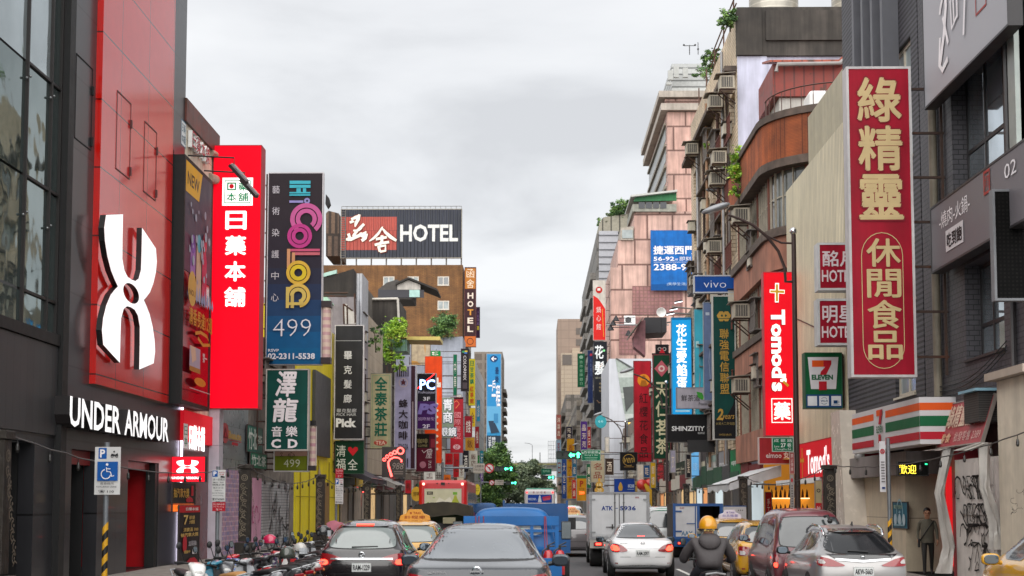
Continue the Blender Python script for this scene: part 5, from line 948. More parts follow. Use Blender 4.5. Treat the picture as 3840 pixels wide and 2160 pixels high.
mb=MB();mb.quad((XR,72.28,0),(23,72.28,0),(23,72.28,23.95),(XR,72.28,23.95),0);mb.box(XR,XR+1.45,72.16,72.28,3,23.95,0);mb.box(XR+8.4,23,72.16,72.28,3,23.95,0);mb.box(XR+1.46,XR+8.39,72.16,72.28,3,17.6,0)
mb.box(XR-.01,23,72.1,72.6,23.96,26.4,1);mb.box(XR+1.4,XR+8.4,71.98,72.09,24.7,26.2,1);mb.box(XR-.05,XR+1.2,72.0,72.1,23.97,26.3,1)
mb.build('end_wall',[LAV,CONC],r_)
mb=MB()
for z in(7.4,10.6,13.8,17.0,20.2):mb.box(XR-.35,XR-.01,76.9,88,z,z+.12);
mb.box(XR-.6,XR-.01,72.4,94,23.3,23.55);mb.build('ledge',LEDGE,r_)
GRL=mat('#5a2a20',.6,var=.2)
for z in(8.0,11.2,14.4,17.6,20.8):
 mb=MB()
 for i in range(14):mb.box(XR-.3,XR-.27,73.1+i*.17,73.13+i*.17,z-.6,z+.5)
 mb.box(XR-.32,XR-.26,73.0,75.5,z+.5,z+.55);mb.box(XR-.32,XR-.26,73.0,75.5,z-.65,z-.6);mb.build('window_grille',GRL,r_);mb=MB()
 for i in range(12):mb.box(XR-.3,XR-.27,77.2+i*.25,77.23+i*.25,z-.6,z+.4)
 mb.box(XR-.32,XR-.26,77.1,80.3,z+.4,z+.45);mb.build('window_grille',GRL,r_)
mb=MB()
for y,z1,m in((76.2,25.4,0),(76.5,23,1),(83.3,24.6,1),(88.2,24,0)):mb.tube([(XR-.25,y,4),(XR-.25,y,z1)],.08,8,m)
mb.each('pipe',[mat('#8c8c8e',.4,metal=.3,var=.15),mat('#8a6a50',.6,var=.3)],r_,smooth=True)
mb=MB()
for x in(XR+2.2,XR+6.4):mb.lathe([(.05,26.1),(1.25,26.1),(1.25,28.2),(.9,28.5),(.05,28.6)],(x,74.5,0),'z',20)
mb.each('water_tank',mat('#aca79c',.35,metal=.4,tile='#9a968c',mort='#b9b4a8',tw=60,th=.28,ms=.03,off=0),r_,smooth=True)
mb=MB()
for y in(74,78,82,86,90):mb.tube([(XR+.1,y,26.1),(XR+.1,y,27.4)],.04,4)
mb.tube([(XR+.1,73,27.4),(XR+.1,84,27.4)],.04,4);mb.tube([(XR+.1,73,26.9),(XR+.1,84,26.9)],.04,4);mb.build('roof_railing',mat('#5a4036',.7,var=.3),r_)
def aircon(x,y,z,s,label,hood=True,group='window air conditioners on the right hand facades'):
 t=thing('air_conditioner',label,'air conditioner',(x,y,z),group)
 b=MB();b.box(x-.75,x-.05,y,y+.85,z,z+.62,0);b.box(x-.7,x-.15,y-.012,y-.002,z+.06,z+.56,1)
 for i in range(5):b.box(x-.68+i*.11,x-.66+i*.11,y-.02,y-.013,z+.06,z+.56,0)
 b.build('housing',[mat('#b4ab98',.55,var=.12,streak=.3),mat('#4a4640',.6,var=.2)],t)
 f=MB();f.tube([(x,y+.05,z-.05),(x-.8,y+.05,z-.05)],.03,4).tube([(x,y+.8,z-.05),(x-.8,y+.8,z-.05)],.03,4).tube([(x,y+.05,z-.75),(x-.8,y+.05,z-.05)],.03,4).tube([(x,y+.8,z-.75),(x-.8,y+.8,z-.05)],.03,4);f.build('bracket',RUSTY,t)
 if hood:MB().obox((x,y-.12,z+.75),(-.95,0,-.08),(0,1.1,0),(0,0,.035)).build('rain_hood',mat('#7c7468',.6,var=.25,rust=.25),t)
for i,(px,py,Y,lab)in enumerate(((2745,330,79,'air conditioner with orange clutter highest on the beige house'),(2700,400,81,'air conditioner under a tilted black hood high on the beige house'),(2608,575,92,'air conditioner at the far edge of the beige house, upper part'),(2715,610,81,'air conditioner under a pale hood halfway up the beige house'),(2705,690,82,'air conditioner behind the street lamp head on the beige house'),(2696,945,80,'air conditioner with dark hood above the phone shop sign'),(2806,830,71,'air conditioner beside the lamp arm, upper one on the orange building'),(2806,1190,70,'air conditioner between dark green and drugstore signs'),(2806,1470,70,'lowest air conditioner between dark green and drugstore signs'))):
 q=PX(px+14,py,XR-.3);aircon(XR-.3 if Y>72 else XR-.35,q.y,q.z,1,lab)
for(px,py,Y,lab)in((2362,1200,190,'white air conditioner on a pole shelf against the pink wall'),):
 q=P(px,py,Y);t=thing('air_conditioner',lab,'air conditioner',q);MB().box(q.x-.7,q.x+.7,Y,Y+.6,q.z-.55,q.z+.55).build('housing',WHITE,t);MB().lathe([(.05,-.02),(.4,-.02),(.4,0)],(q.x-.2,Y,q.z),'y',20).build('fan_grille',mat('#3a3a3c',.6),t)
 MB().tube([(q.x-3,Y+.3,q.z-.6),(q.x+5,Y+.3,q.z-.6)],.08,5).build('shelf',STEEL,t)
# lower row between beige house and the white wedge building
for(y0,y1,z,c,lab)in((94.1,106,14.5,'#96856f','beige grimy house behind the sky blue sign'),(106.1,120,13.2,'#7d6f62','brown grey house with satellite dish on its roof'),(120.1,146,12.4,'#8a7f78','grey house behind the red snack sign'),(146.1,171,10.5,'#9a8e84','low pale house before the white wedge building')):
 b=block('shop_house',lab,x0=XR+.1,x1=22,y0=y0,y1=y1,z1=z,m=mat(c,.8,var=.2,streak=.45))
 facade_windows(b,XR+.1,y0+.6,y1-.5,4.8,z,1.6,1.0,1.4,1.5,seed=int(y0))
for k,(y0,y1,cs)in enumerate(((65.6,72,('#6e1a20','#3a3436')),(72.4,94,('#3c3d42','#a8a8a8','#1c4a36')),(94,120,('#6a1420','#2a2a2e','#b9b4a8')),(120,171,('#23324a','#8a1a26','#b08a1a','#c0bcb4')))):
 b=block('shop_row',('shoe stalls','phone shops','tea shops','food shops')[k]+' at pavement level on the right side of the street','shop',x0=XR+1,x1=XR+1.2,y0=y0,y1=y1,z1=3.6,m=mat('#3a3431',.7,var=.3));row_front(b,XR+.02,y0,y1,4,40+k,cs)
q=[P(x,y,112)for x,y in((2385,1255),(2412,1195),(2500,1195),(2500,1275),(2448,1280))]
r_=thing('roof_shed','dark boxy roof shed with slanted white gable on the right row','roof shed',P(2450,1280,112));MB().prism([P(x,y,112)for x,y in((2418,1190),(2500,1190),(2500,1245),(2418,1250))],(0,4,0)).build('wall',mat('#26262a',.6),r_)
MB().prism([P(x,y,110)for x,y in((2375,1262),(2402,1205),(2420,1200),(2420,1335),(2378,1300))],(0,1.5,0)).build('gable',mat('#9a6a70',.7,var=.25,streak=.4),r_);MB().obox(P(2362,1258,109),P(2412,1192,109)-P(2362,1258,109),(0,4,0),(0,0,.12)).build('roof',mat('#6a6258',.7,var=.2),r_)
b_=board_px(2463,1156,2497,1186,Y=104);t=thing('satellite_dish','white satellite dish on roof above the sky blue sign','satellite dish',b_.at(.5,1));c=b_.at(.5,.5)
MB().lathe([(.02,.14),(.2,.1),(.33,0),(.34,.01),(.2,.12),(.02,.16)],c,'y',20).build('dish',WHITE,t,smooth=True);MB().tube([c+Vector((0,.2,0)),c+Vector((0,.3,-1.6))],.03).build('mast',DARKMETAL,t)
mb=MB()
for(x0,y0,x1,y1)in((2520,1150,2660,1165),(2530,1175,2660,1180),(2500,1210,2600,1195)):mb.tube([P(x0,y0,97),P(x1,y1,95)],.05,5)
tag(mb.build('sign_gantry',mat('#6a6662',.5,metal=.4)),'thin steel gantry of bars over the sky blue sign','gantry')
for(px,py,lab)in((2530,1135,'upper'),(2512,1163,'middle'),(2500,1180,'lower')):
 q=P(px,py,97);t=thing('strip_lamp',lab+' white strip lamp on the gantry','lamp',q,'strip lamps over the sky blue sign');MB().obox(q,(.5,0,.1),(0,.15,0),(0,0,.1)).build('housing',BLACK,t);MB().obox(q-Vector((0,.01,.03)),(.5,0,.1),(0,.1,0),(0,0,.03)).build('tube',lit('#f4f8ff',1.5),t)
for i,(px,py)in enumerate(((2310,1193),(2299,1210),(2290,1228),(2357,1248))):
 q=P(px,py,186);t=thing('cone_lamp',('topmost','second','third','rightmost')[i]+' black cone lamp before the pink wall','lamp',q,'cone lamps before the pink wall');MB().lathe([(.45,-.35),(.1,.3),(.05,.32)],q,'z',10).build('lamp_shade',BLK,t);MB().tube([q,q+Vector((2.4,.5,.1))],.05,4).build('arm',DARKMETAL,t)
wx=P(2284,1500,172).x;WT=mat('#c3c6cd',.5,var=.05,sc=1,streak=.12)
wb=block('wedge_building','white modern building with large triangular cut window',x0=wx,x1=20,y0=172,y1=192,z1=zl(1345,172),m=WT)
tri=[P(x,y,171.93)for x,y in((2308,1345),(2382,1390),(2382,1560),(2350,1590),(2338,1530))]
MB().prism(tri,(0,.05,0)).build('triangle_window',mat('#8f9a94',.2,tile='#98a39c',mort='#b4bab6',tw=40,th=2.4,ms=.3,off=0),wb)
MB().prism([P(x,y,171.86)for x,y in((2308,1345),(2312,1342),(2384,1384),(2382,1392))],(0,.05,0)).prism([P(x,y,171.86)for x,y in((2336,1452),(2382,1448),(2382,1500),(2347,1545))],(0,.06,0)).build('dark_reveal',mat('#3d4140',.4),wb)
MB().prism([P(x,y,171.9)for x,y in((2355,1570),(2378,1565),(2378,1800),(2355,1800))],(0,.05,0)).build('side_window',mat('#4d4f50',.2),wb)
MB().prism([P(x,y,171.85)for x,y in((2357,1585),(2376,1583),(2376,1592),(2357,1594))],(0,.04,0)).prism([P(x,y,171.85)for x,y in((2357,1611),(2376,1610),(2376,1618),(2357,1619))],(0,.04,0)).build('ceiling_light',lit('#ffb050',1.4),wb)
PK=mat('#d6b0a2',.6,tile='#d0a698',mort='#7c5a50',tw=3.4,th=3.4,ms=.13,var=.1,sc=.3,streak=.42,off=.5)
PK2=mat('#a0726c',.7,tile='#98696a',mort='#85605a',tw=.5,th=.5,ms=.06,var=.15,streak=.3,off=0)
pt_=thing('pink_tower','stepped pink tiled tower block with rusty stains and roof machinery','building',P(2450,1888,199))
pp=lambda pts,Y:[P(x,y,Y)for x,y in pts]
MB().prism(pp([(2290,1003),(2317,1003),(2317,900),(2379,900),(2379,793),(2640,793),(2640,1860),(2290,1860)],199),(0,20,0)).build('wall',PK,pt_)
MB().prism(pp([(2371,1072),(2560,1072),(2560,1180),(2371,1180)],198.9),(0,.05,0)).prism(pp([(2322,1190),(2420,1190),(2420,1330),(2322,1330)],198.9),(0,.05,0)).build('dark_panel',PK2,pt_)
tx0,tx1=P(2502,500,205).x,36
mb=MB();mb.box(tx0,tx1,205,238,30,zl(400,205),0);mb.box(tx0-.9,tx1,204.2,239,zl(398,205),zl(372,205),1);mb.box(tx0-.3,tx1,204.7,238.5,zl(371,205),zl(352,205),0);mb.box(tx0-1.2,tx1,203.9,239,zl(350,205),zl(326,205),1);mb.build('tower_wall',[PK,mat('#b5aa9e',.6,var=.1,streak=.3)],pt_)
mb=MB()
for z in range(32,int(zl(410,205)),3):mb.box(tx0-.06,tx0+.02,207,237.5,z,z+1.9,0);mb.box(tx0-.3,tx0-.01,206.5,238,z+1.95,z+2.3,1)
mb.build('window_band',[mat('#54564f',.2,tile='#666860',mort='#88857c',tw=1.4,th=40,ms=.1,off=0),mat('#8a8478',.7,var=.2)],pt_)
mb=MB();mb.box(tx0+.8,tx1-6,206,220,zl(326,205),zl(205,205));mb.build('plant_room',mat('#b4b6b4',.6,tile='#a9abaa',mort='#6a6c6b',tw=60,th=.9,ms=.12,off=0),pt_)
mb=MB()
for(x,y0,y1)in((2514,240,300),(2536,225,290),(2570,230,290),(2508,285,318)):q=P(x,y1,204);mb.box(q.x-.35,q.x+.35,203.8,204.3,q.z,zl(y0,204))
mb.build('mobile_antenna',mat('#a9aaa6',.5,var=.1),pt_)
mb=MB();q=P(2586,205,208)
mb.tube([q,q+Vector((0,0,1.4))],.06,4);mb.tube([q+Vector((-.8,0,1.3)),q+Vector((.8,0,1.3))],.05,4);[mb.ball(q+Vector((i,0,1.4)),.16,6)for i in(-.8,.8)];q=P(2618,205,208);mb.tube([q,q+Vector((0,0,1.8))],.05,4);mb.ball(q+Vector((0,0,.8)),.16,6);mb.build('wind_gauge',DARKMETAL,pt_)
mb=MB();mb.prism(pp([(2372,765),(2537,765),(2537,793),(2372,793)],198.5),(0,12,0),0);mb.prism(pp([(2385,735),(2375,755),(2537,752),(2537,722)],198.3),(0,.3,0),1)
mb.obox(P(2365,738,197.5),P(2540,718,197.5)-P(2365,738,197.5),(0,12,0),(0,0,.25),2)
for i in range(4):mb.prism(pp([(2395+i*27,758),(2418+i*27,758),(2418+i*27,781),(2395+i*27,781)],198.4),(0,.05,0),3)
mb.build('penthouse',[mat('#9a9a8e',.6,var=.2,streak=.3),mat('#2f7a48',.6,var=.2,streak=.3),mat('#b5b5b0',.5),mat('#33363c',.2)],pt_)
mb=MB();mb.prism(pp([(2328,855),(2376,848),(2376,900),(2328,900)],198.7),(0,6,0),0);mb.prism(pp([(2333,862),(2373,862),(2373,893),(2333,893)],198.6),(0,.05,0),1);mb.build('roof_hut',[mat('#a39a8e',.6,var=.2),PALEGLASS],pt_)
sign(board_px(2441,864,2640,1088,Y=198.2),'large blue property banner on the pink wall with white phone number',[('r',0,.9,1,1,'#0d4a86'),('t','捷運西門站',.05,.26,1.02,.4,W_,.03),('t','56-92',.05,.44,.44,.51,W_,.02),('t','坪',.45,.47,.51,.51,W_,.0),('t','即刻入主',.54,.44,.98,.51,W_,.01),('r',.05,.53,.98,.534,W_),('t','2388-9589',.05,.56,1.0,.67,W_,.02),('t','|美學生活|',.3,.87,.66,.93,'#a8bcd4',0)],'#1464b0','#0f4a86',.15,.03,None,0,'banner',None,0,'banner')
gx=P(2238,1000,242).x
r_=block('apartment_block','grey apartment block with white panel end and rooftop shrubs beyond the pink tower',x0=gx,x1=26,y0=242,y1=318,z1=zl(868,242),m=mat('#7d7a76',.7,tile='#85827d',mort='#5c5a57',tw=3.2,th=3.1,ms=.3,var=.15,streak=.3,off=0))
mb=MB();mb.prism(pp([(2246,866),(2318,866),(2318,1100),(2246,1100)],241.9),(0,.1,0),0)
for i in range(8):mb.prism(pp([(2246,880+27*i),(2318,880+27*i),(2318,884+27*i),(2246,884+27*i)],241.8),(0,.05,0),1)
mb.build('panel_wall',[mat('#b9bbc2',.5,var=.06),mat('#6a6c72',.6)],r_)
mb=MB()
for i in range(24):
 z=5+(i%12)*3.1;mb.box(gx-.9,gx-.01,246+(i//12)*34,270+(i//12)*34,z,z+1.1)
mb.each('balcony',mat('#8f8a84',.7,var=.25,streak=.4),r_)
mb=MB();mb.prism(pp([(2262,815),(2372,800),(2372,868),(2246,868),(2246,838)],242.2),(0,12,0));mb.build('terrace',mat('#a8a494',.7,var=.15,tile='#9f9b8c',mort='#54524a',tw=1.4,th=60,ms=.12,off=0),r_)
for(px0,Y0_,Y1_,py,c,lab)in((2196,319,372,1500,'#8d8478','grey weathered houses far up the right side'),(2160,373,430,1560,'#a89a7c','cream house with slatted window far up the right side'),(2130,431,520,1480,'#77706a','dim grey house before the tan tower')):
 b=block('far_house',lab,x0=9,x1=24,y0=Y0_,y1=Y1_,z1=zl(py,Y0_),m=mat(c,.8,tile=c,mort='#5a554f',tw=3.4,th=3.2,ms=.5,var=.2,streak=.4,off=0))
 mb=MB();[mb.box(7.9,8.99,Y0_+2,Y1_-2,z,z+.9)for z in[5+3.2*i for i in range(int((zl(py,Y0_)-6)/3.2))]];mb.each('balcony',CONC2,b)
tx=P(2092,1500,560).x
r_=block('apartment_tower','tall plain tan tower closing the right side of the street',x0=tx,x1=36,y0=560,y1=600,z1=zl(1194,560),m=mat('#8f7d70',.8,tile='#8b796c',mort='#7f6e62',tw=3,th=3.2,ms=.12,var=.08,sc=.2,off=0))
mb=MB();mb.box(P(2146,1500,558).x,30,556,559.9,0,zl(1305,556),0);mb.box(P(2104,1500,552).x,20,550,555.9,0,zl(1325,552),0)
for(x,y)in((2160,1230),(2160,1272)):q=pp([(x,y),(x+22,y),(x+22,y+24),(x,y+24)],559.8);mb.prism(q,(0,.1,0),1)
mb.prism(pp([(2109,1330),(2144,1330),(2144,1368),(2109,1368)],549.8),(0,.1,0),1);mb.build('lower_block',[mat('#a59683',.8,tile='#a09180',mort='#8c7e6e',tw=3,th=1.6,ms=.1,var=.1,off=0),mat('#5a524c',.6)],r_)
def wallsign(px0,py0,px1,py1,label,face,items,emit=0,X=XR-.12):
 return poster(px0,py0,px1,py1,X,label,face,items,'shop_board',emit,None,.1)
wallsign(2592,1700,2622,1832,'pale blue and white phone shop board','#5a9ac9',[('r',0,.8,1,1,'#c4cad4'),('t','保護貼',.25,.3,.8,.5,'#a8cce4',.01)],.25)
wallsign(2622,1697,2650,1830,'dark grey shop board with small white plate','#4a4748',[('r',.0,.28,.8,.48,'#b9b4a0'),('c',.7,.68,.12,'#2a2626')])
wallsign(2650,1715,2690,1826,'pale shop board with green leaf mark','#b9bab6',[('c',.2,.55,.12,'#3a9a3a',.1),('r',0,0,1,.2,'#8aa09a')])
wallsign(2695,1696,2734,1822,'silver grey shop board with white script','#8d8c92',[('t','moki',.05,.25,.8,.5,'#d0d0d4',.01,.2),('r',.2,.62,.8,.68,'#5a5a60')])
wallsign(2738,1690,2777,1806,'green phone shop board with rounded white lettering','#1f7a4c',[('t','oppo',.12,.36,.85,.52,'#d4dcd6',.02),('r',.25,.72,.8,.75,'#5a9a5a'),('r',0,.94,1,1,'#b9c4bc')])
wallsign(2780,1685,2803,1778,'black shop board with raised white characters','#1c1b1e',[('v','大創',.1,.05,.9,.95,'#cfcdd0',.02)])
wallsign(2534,1738,2568,1812,'dark green shop board with cream brush characters','#232f2a',[('t','天仁',.05,.25,.95,.75,'#b0aa98',.02)])
wallsign(2464,1702,2490,1810,'raised red character column beside the tea shop','#7a1620',[('v','紅櫻花',.1,.03,.9,.97,'#c02a34',.03)])
wallsign(2493,1735,2508,1838,'narrow striped banner with pink and green bands','#b9a8a8',[('r',.1,.05,.35,.95,'#5a4a52'),('r',.6,.05,.8,.95,'#8a5a6a'),('r',0,.9,1,1,'#6a9a4a')])
mb=MB();q=P(2408,1818,118);t=thing('inflatable_balloon','red inflatable balloons with long yellow streamer on the right pavement','balloon',q)
mb.ball(q,.45,12).ball(q+Vector((.6,.2,.1)),.45,12);mb.build('balloon',mat('#b03028',.3),t,smooth=True);MB().tube([P(2418,1815,117),P(2440,1845,117),P(2450,1880,117),P(2452,1905,117)],[.1,.3,.3,.2],8).build('streamer',mat('#b08a18',.5),t,smooth=True)
# lamps, poles, signals
POLE=mat('#3b2925',.5,var=.15,streak=.15);GPOLE=mat('#74787c',.45,metal=.4,var=.12)
def street_lamp(X,Y,label,s=-1,top=10.7,hd=2.45):
 t=thing('street_lamp',label,'street lamp',(X,Y,.16),'curved arm street lamps along the right kerb');z=top
 MB().tube([(X,Y,.16),(X,Y,3),(X,Y,z)],[.11,.095,.075],10).build('pole',POLE,t,smooth=True)
 mb=MB();c=[(X+s*a,Y,z-b)for a,b in((.02,1.55),(.28,1.55),(.3,1.1),(.5,.55),(.85,.08),(1.3,-.3),(1.75,-.52),(2.1,-.64))]
 mb.tube(c,[.05]*6+[.045,.04],8);mb.tube([(X,Y,z-.3),(X+s*.4,Y,z-.28),(X+s*.85,Y,z-.06)],.035,6);mb.build('arm',POLE,t,smooth=True)
 MB().ball((X,Y,z+.1),.13,10).build('finial',CHROME,t,smooth=True)
 mb=MB();q=MB();q.T=Matrix.Translation((X+s*2.5,Y,z+.86))@Matrix.Rotation(radians(-s*-18),4,'Y')
 q.ball((0,0,0),.5,14,0,(1,.36,.24));q.build('lamp_head',mat('#8b8d90',.35,metal=.3,var=.1),t,smooth=True)
 q=MB();q.T=Matrix.Translation((X+s*2.55,Y,z+.8))@Matrix.Rotation(radians(-s*-18),4,'Y');q.ball((0,0,0),.34,12,0,(1,.4,.24));q.build('lens',mat('#c4c6c4',.2,var=.05),t,smooth=True)
 return t
street_lamp(8.4,48,'nearest curved street lamp, its dark pole beside the drugstore sign')
street_lamp(8.4,95,'second curved street lamp, its arm before the green tea sign',top=9.6)
street_lamp(8.4,138,'third curved street lamp, by the black hair salon sign',top=9.4)
street_lamp(8.4,214,'farthest curved street lamp, before the purple sign',top=9.6)
t=thing('wall_lamp','old grey lamp head on a bracket of the beige house','lamp',P(2680,712,80));q=P(2680,712,80);MB().ball(q,.5,12,0,(1,.4,.25)).build('lamp_head',mat('#62656a',.5),t,smooth=True);MB().tube([q,q+Vector((.6,0,-.1)),(XR,80,q.z-.4)],.04).build('arm',DARKMETAL,t)
sign(board_px(2896,1641,2975,1693,Y=47.7),'green lane name board on the nearest lamp pole',[('f',.01,.02,.99,.98,'#c9d4cc',.012),('t','成 都 路',.08,.1,.94,.33,'#d4dcd6',.01),('t','Lane',.1,.56,.33,.7,'#d4dcd6',0),('t','27',.4,.4,.64,.7,'#d4dcd6',.02),('t','巷',.7,.4,.9,.7,'#d4dcd6',.01),('t','ChengDu Rd',.12,.78,.88,.92,'#d4dcd6',0)],'#0f6a46','#b9c4bc',.04,.01,None,0,'street_name_board',None,0,'street sign')
sign(board_px(2962,1697,2978,1776,Y=47.6),'narrow pink and red strip sign on the nearest lamp pole',[('v','禁止停車',.2,.05,.8,.9,'#d8c4c0',.01)],'#a85a58','#b9a8a4',.04,.01,None,0,'strip_sign',None,0)
sign(board_px(2964,1780,2977,1940,Y=47.6),'long narrow white strip sign under the pink one on the lamp pole',[('c',.5,.13,.3,'#b03038',.05)]+[('r',.25,.25+.06*i,.75,.275+.06*i,'#6a6266')for i in range(10)],'#a8a29e','#8a8682',.04,.01,None,0,'strip_sign',None,0)
HAZ=['#d09a18','#141414']
def parking_pole(X,Y,px,items,label,stripes,face='#c9c8c6',cat='sign pole'):
 """pole with a sign plate; stripes = painted hazard bands up to that height"""
 t=thing('parking_sign',label,cat,(X,Y,.16));b_=board_px(*px,Y=Y-.07)
 MB().tube([(X,Y,.16),(X,Y,b_.o.z+.08)],.045,10).build('pole',GPOLE,t,smooth=True)
 if stripes:
  mb=MB();n=int((stripes-.2)/.13)
  for i in range(n):
   z=.2+i*.13;vs=[]
   for k in range(12):q=2*pi*k/12;vs.append((X+.05*cos(q),Y+.05*sin(q),z+.06*cos(q)))
   vs2=[(a,b,c+.13)for a,b,c in vs];mb.add(vs+vs2,[(k,(k+1)%12,12+(k+1)%12,12+k)for k in range(12)],i%2)
  mb.build('hazard_band',[mat(HAZ[0],.5),mat(HAZ[1],.5)],t,smooth=True)
 MB().obox(b_.o,b_.r,b_.d,(0,.02,0)).build('plate',plain(face),t);b_.draw(items,t,step=.003)
 return t
BL='#17549c';DKT='#26262a'
wheel=[('c',.5,.37,.05,W_),('l',[(.48,.43),(.5,.52),(.63,.52),(.7,.62),(.78,.6)],.035,W_),('l',[(.5,.46),(.64,.46)],.03,W_),('o',.47,.57,.2,.165,W_,10,255)]
parking_pole(-7.3,25.4,(355,1676,451,1855),[('r',.14,.02,.46,.25,BL),('t','P',.2,.05,.4,.22,W_,.03),('o',.68,.2,.05,.03,DKT),('o',.86,.2,.05,.03,DKT),('p',[(.62,.19),(.66,.14),(.8,.16),(.9,.13),(.92,.19)],DKT),('c',.76,.1,.035,DKT),('r',.12,.31,.92,.71,BL)]+wheel+[('t','違者拖吊',.25,.74,.78,.79,DKT,0),('t','TOW-AWAY ZONE',.1,.82,.9,.855,DKT,.01),('t','☎ 110',.2,.9,.8,.97,DKT,.02)],'parking sign with blue wheelchair symbol on a striped pole, left foreground',1.75)
PI_=[('r',.02,.02,.42,.22,BL),('t','P',.1,.05,.34,.19,W_,.03),('t','機車格',.5,.06,.95,.1,'#b04a58',0),('t','收費',.55,.13,.9,.17,'#b04a58',0),('p',[(.6,.24),(.7,.19),(.95,.21),(.95,.25)],DKT),('t','週一至週日',.08,.28,.95,.34,DKT,0),('t','Mon - Sun',.12,.38,.88,.42,DKT,.01),('t','09:00-21:00',.06,.45,.95,.5,DKT,.02),('t','每次 20 元',.12,.54,.88,.6,DKT,.01),('t','(停車日計)',.25,.64,.8,.68,DKT,0),('t','PAY BY MOBILE',.06,.72,.92,.76,DKT,0),('t','www.parking',.1,.8,.9,.84,DKT,0),('t','☎27269600',.05,.89,.97,.97,DKT,.02)]
for(X,Y,px,lab)in((-7.3,34.4,(795,1762,845,1880),'white parking fee sign on grey pole before the mosaic wall'),(-7.3,55,(1257,1795,1287,1890),'white parking fee sign below a red plate, by the second bronze pillar')):
 t=parking_pole(X,Y,px,PI_,lab,0)
 b_=board_px(px[0]+1,px[3]+3 if Y<40 else px[1]-38,px[2],px[3]+37 if Y<40 else px[1]-3,Y=Y-.075);MB().obox(b_.o,b_.r,b_.d,(0,.02,0)).build('red_plate',plain('#a8202c'),t);b_.draw([('t','禁止臨時停車',.06,.12,.94,.35,'#d8b4b4',0),('t','No Parking',.1,.45,.9,.6,'#d8b4b4',0),('t','☎ 110',.3,.7,.75,.92,'#d8c4c4',.01)],t,step=.003)
parking_pole(8.3,35.2,(3299,1655,3321,1845),[('o',.5,.2,.42,.28,'#b0323a'),('t','禁停',.3,.15,.7,.25,'#b0323a',.02)]+[('r',.2,.4+i*.055,.8,.42+i*.055,'#5a5458')for i in range(8)]+[('r',.25,.9,.8,.94,'#2a3a6a')],'narrow no-parking sign on grey striped pole, right foreground',1.7,'#c4c2c4')
BRZ=mat('#2c2620',.55,metal=.3,var=.3,sc=6,bump=1.0);BRZ2=mat('#6a6052',.5,metal=.3,var=.25,sc=5)
tops={}
def pillar(X,Y,lab,seed):
 t=thing('bronze_pillar',lab,'pillar',(X,Y,.16),'carved bronze pillars along the kerbs');w=.155
 mb=MB();mb.box(X-w,X+w,Y-w,Y+w,.95,2.95).box(X-w-.09,X+w+.09,Y-w-.09,Y+w+.09,.16,.93);mb.box(X-w-.04,X+w+.04,Y-w-.04,Y+w+.04,2.955,3.08);mb.build('shaft',BRZ,t,bevel=.012)
 r=random.Random(seed);it=[('o',.5,.1,.3,.22,BRZ2),('o',.5,.1,.16,.1,BRZ2)]
 for i in range(9):
  z=.22+i*.085;s_=1 if i%2 else-1
  it+=[('o',.5+s_*.1,z,.26,.17,BRZ2,r.uniform(0,90),r.uniform(240,330)),('l',[(.5-s_*.3,z+.04),(.5,z+.02),(.5+s_*.28,z+.06)],[.05,.1,.04],BRZ2),('c',.5+s_*.12,z,.08,BRZ2)]
 for bd in(Board((X-w,Y-w,2.9),(2*w,0,0),(0,0,-1.9),(0,-1,0)),Board((X+(w if X<0 else-w),Y+(-w if X<0 else w),2.9),(0,2*w if X<0 else-2*w,0),(0,0,-1.9),(1 if X<0 else-1,0,0))):bd.draw(it,t,'relief',.004)
 tops[lab]=Vector((X,Y,3.1));return Vector((X,Y,3.08))
PLt=[pillar(-8.0,y,l,i)for i,(y,l)in enumerate(((22.15,'bronze carved pillar cut by the left edge of the photo'),(41.3,'bronze carved pillar between mosaic wall and pink door'),(55.8,'bronze carved pillar in front of the yellow shop'),(71.5,'bronze carved pillar before the red neon window'),(88,'bronze carved pillar farthest up the left pavement')))]
PRt=[Vector((9.3,24.5,3.7))]+[pillar(8.3,y,l,i+9)for i,(y,l)in enumerate(((42.3,'bronze carved pillar beside the leaning white column'),(59.7,'bronze carved pillar left of the white awning'),(82,'bronze carved pillar behind the blue box truck'),(104,'bronze carved pillar right of the white box truck')))]
def string_lights(a,b,sag,label):
 t=thing('string_lights',label,'string lights',(a+b)/2,'string lights between the bronze pillars');n=24;mb=MB();bl=MB();pts=[]
 for i in range(n+1):u=i/n;p=a.lerp(b,u);p.z-=sag*4*u*(1-u);pts.append(p+Vector((.015*sin(i*2.1),0,.012*cos(i*3.3))))
 mb.tube(pts,.014,5);mb.build('wire',mat('#4a4644',.6),t)
 for i in range(1,n,2):p=pts[i];bl.tube([p,p-Vector((0,0,.09))],.008,4,0).lathe([(.02,.0),(.03,-.04),(.034,-.1),(.02,-.14)],p-Vector((0,0,.08)),'z',8,0)
 bl.build('bulb',mat('#23211f',.3),t)
for L_,side in((PLt,'left'),(PRt,'right')):
 for i,(a,b)in enumerate(zip(L_,L_[1:])):string_lights(a,b,.42,('nearest','second','third','farthest')[i]+f' span of string lights over the {side} kerb')
GREEN=lit('#3effa8',3.0);OFFL=mat('#12231c',.3)
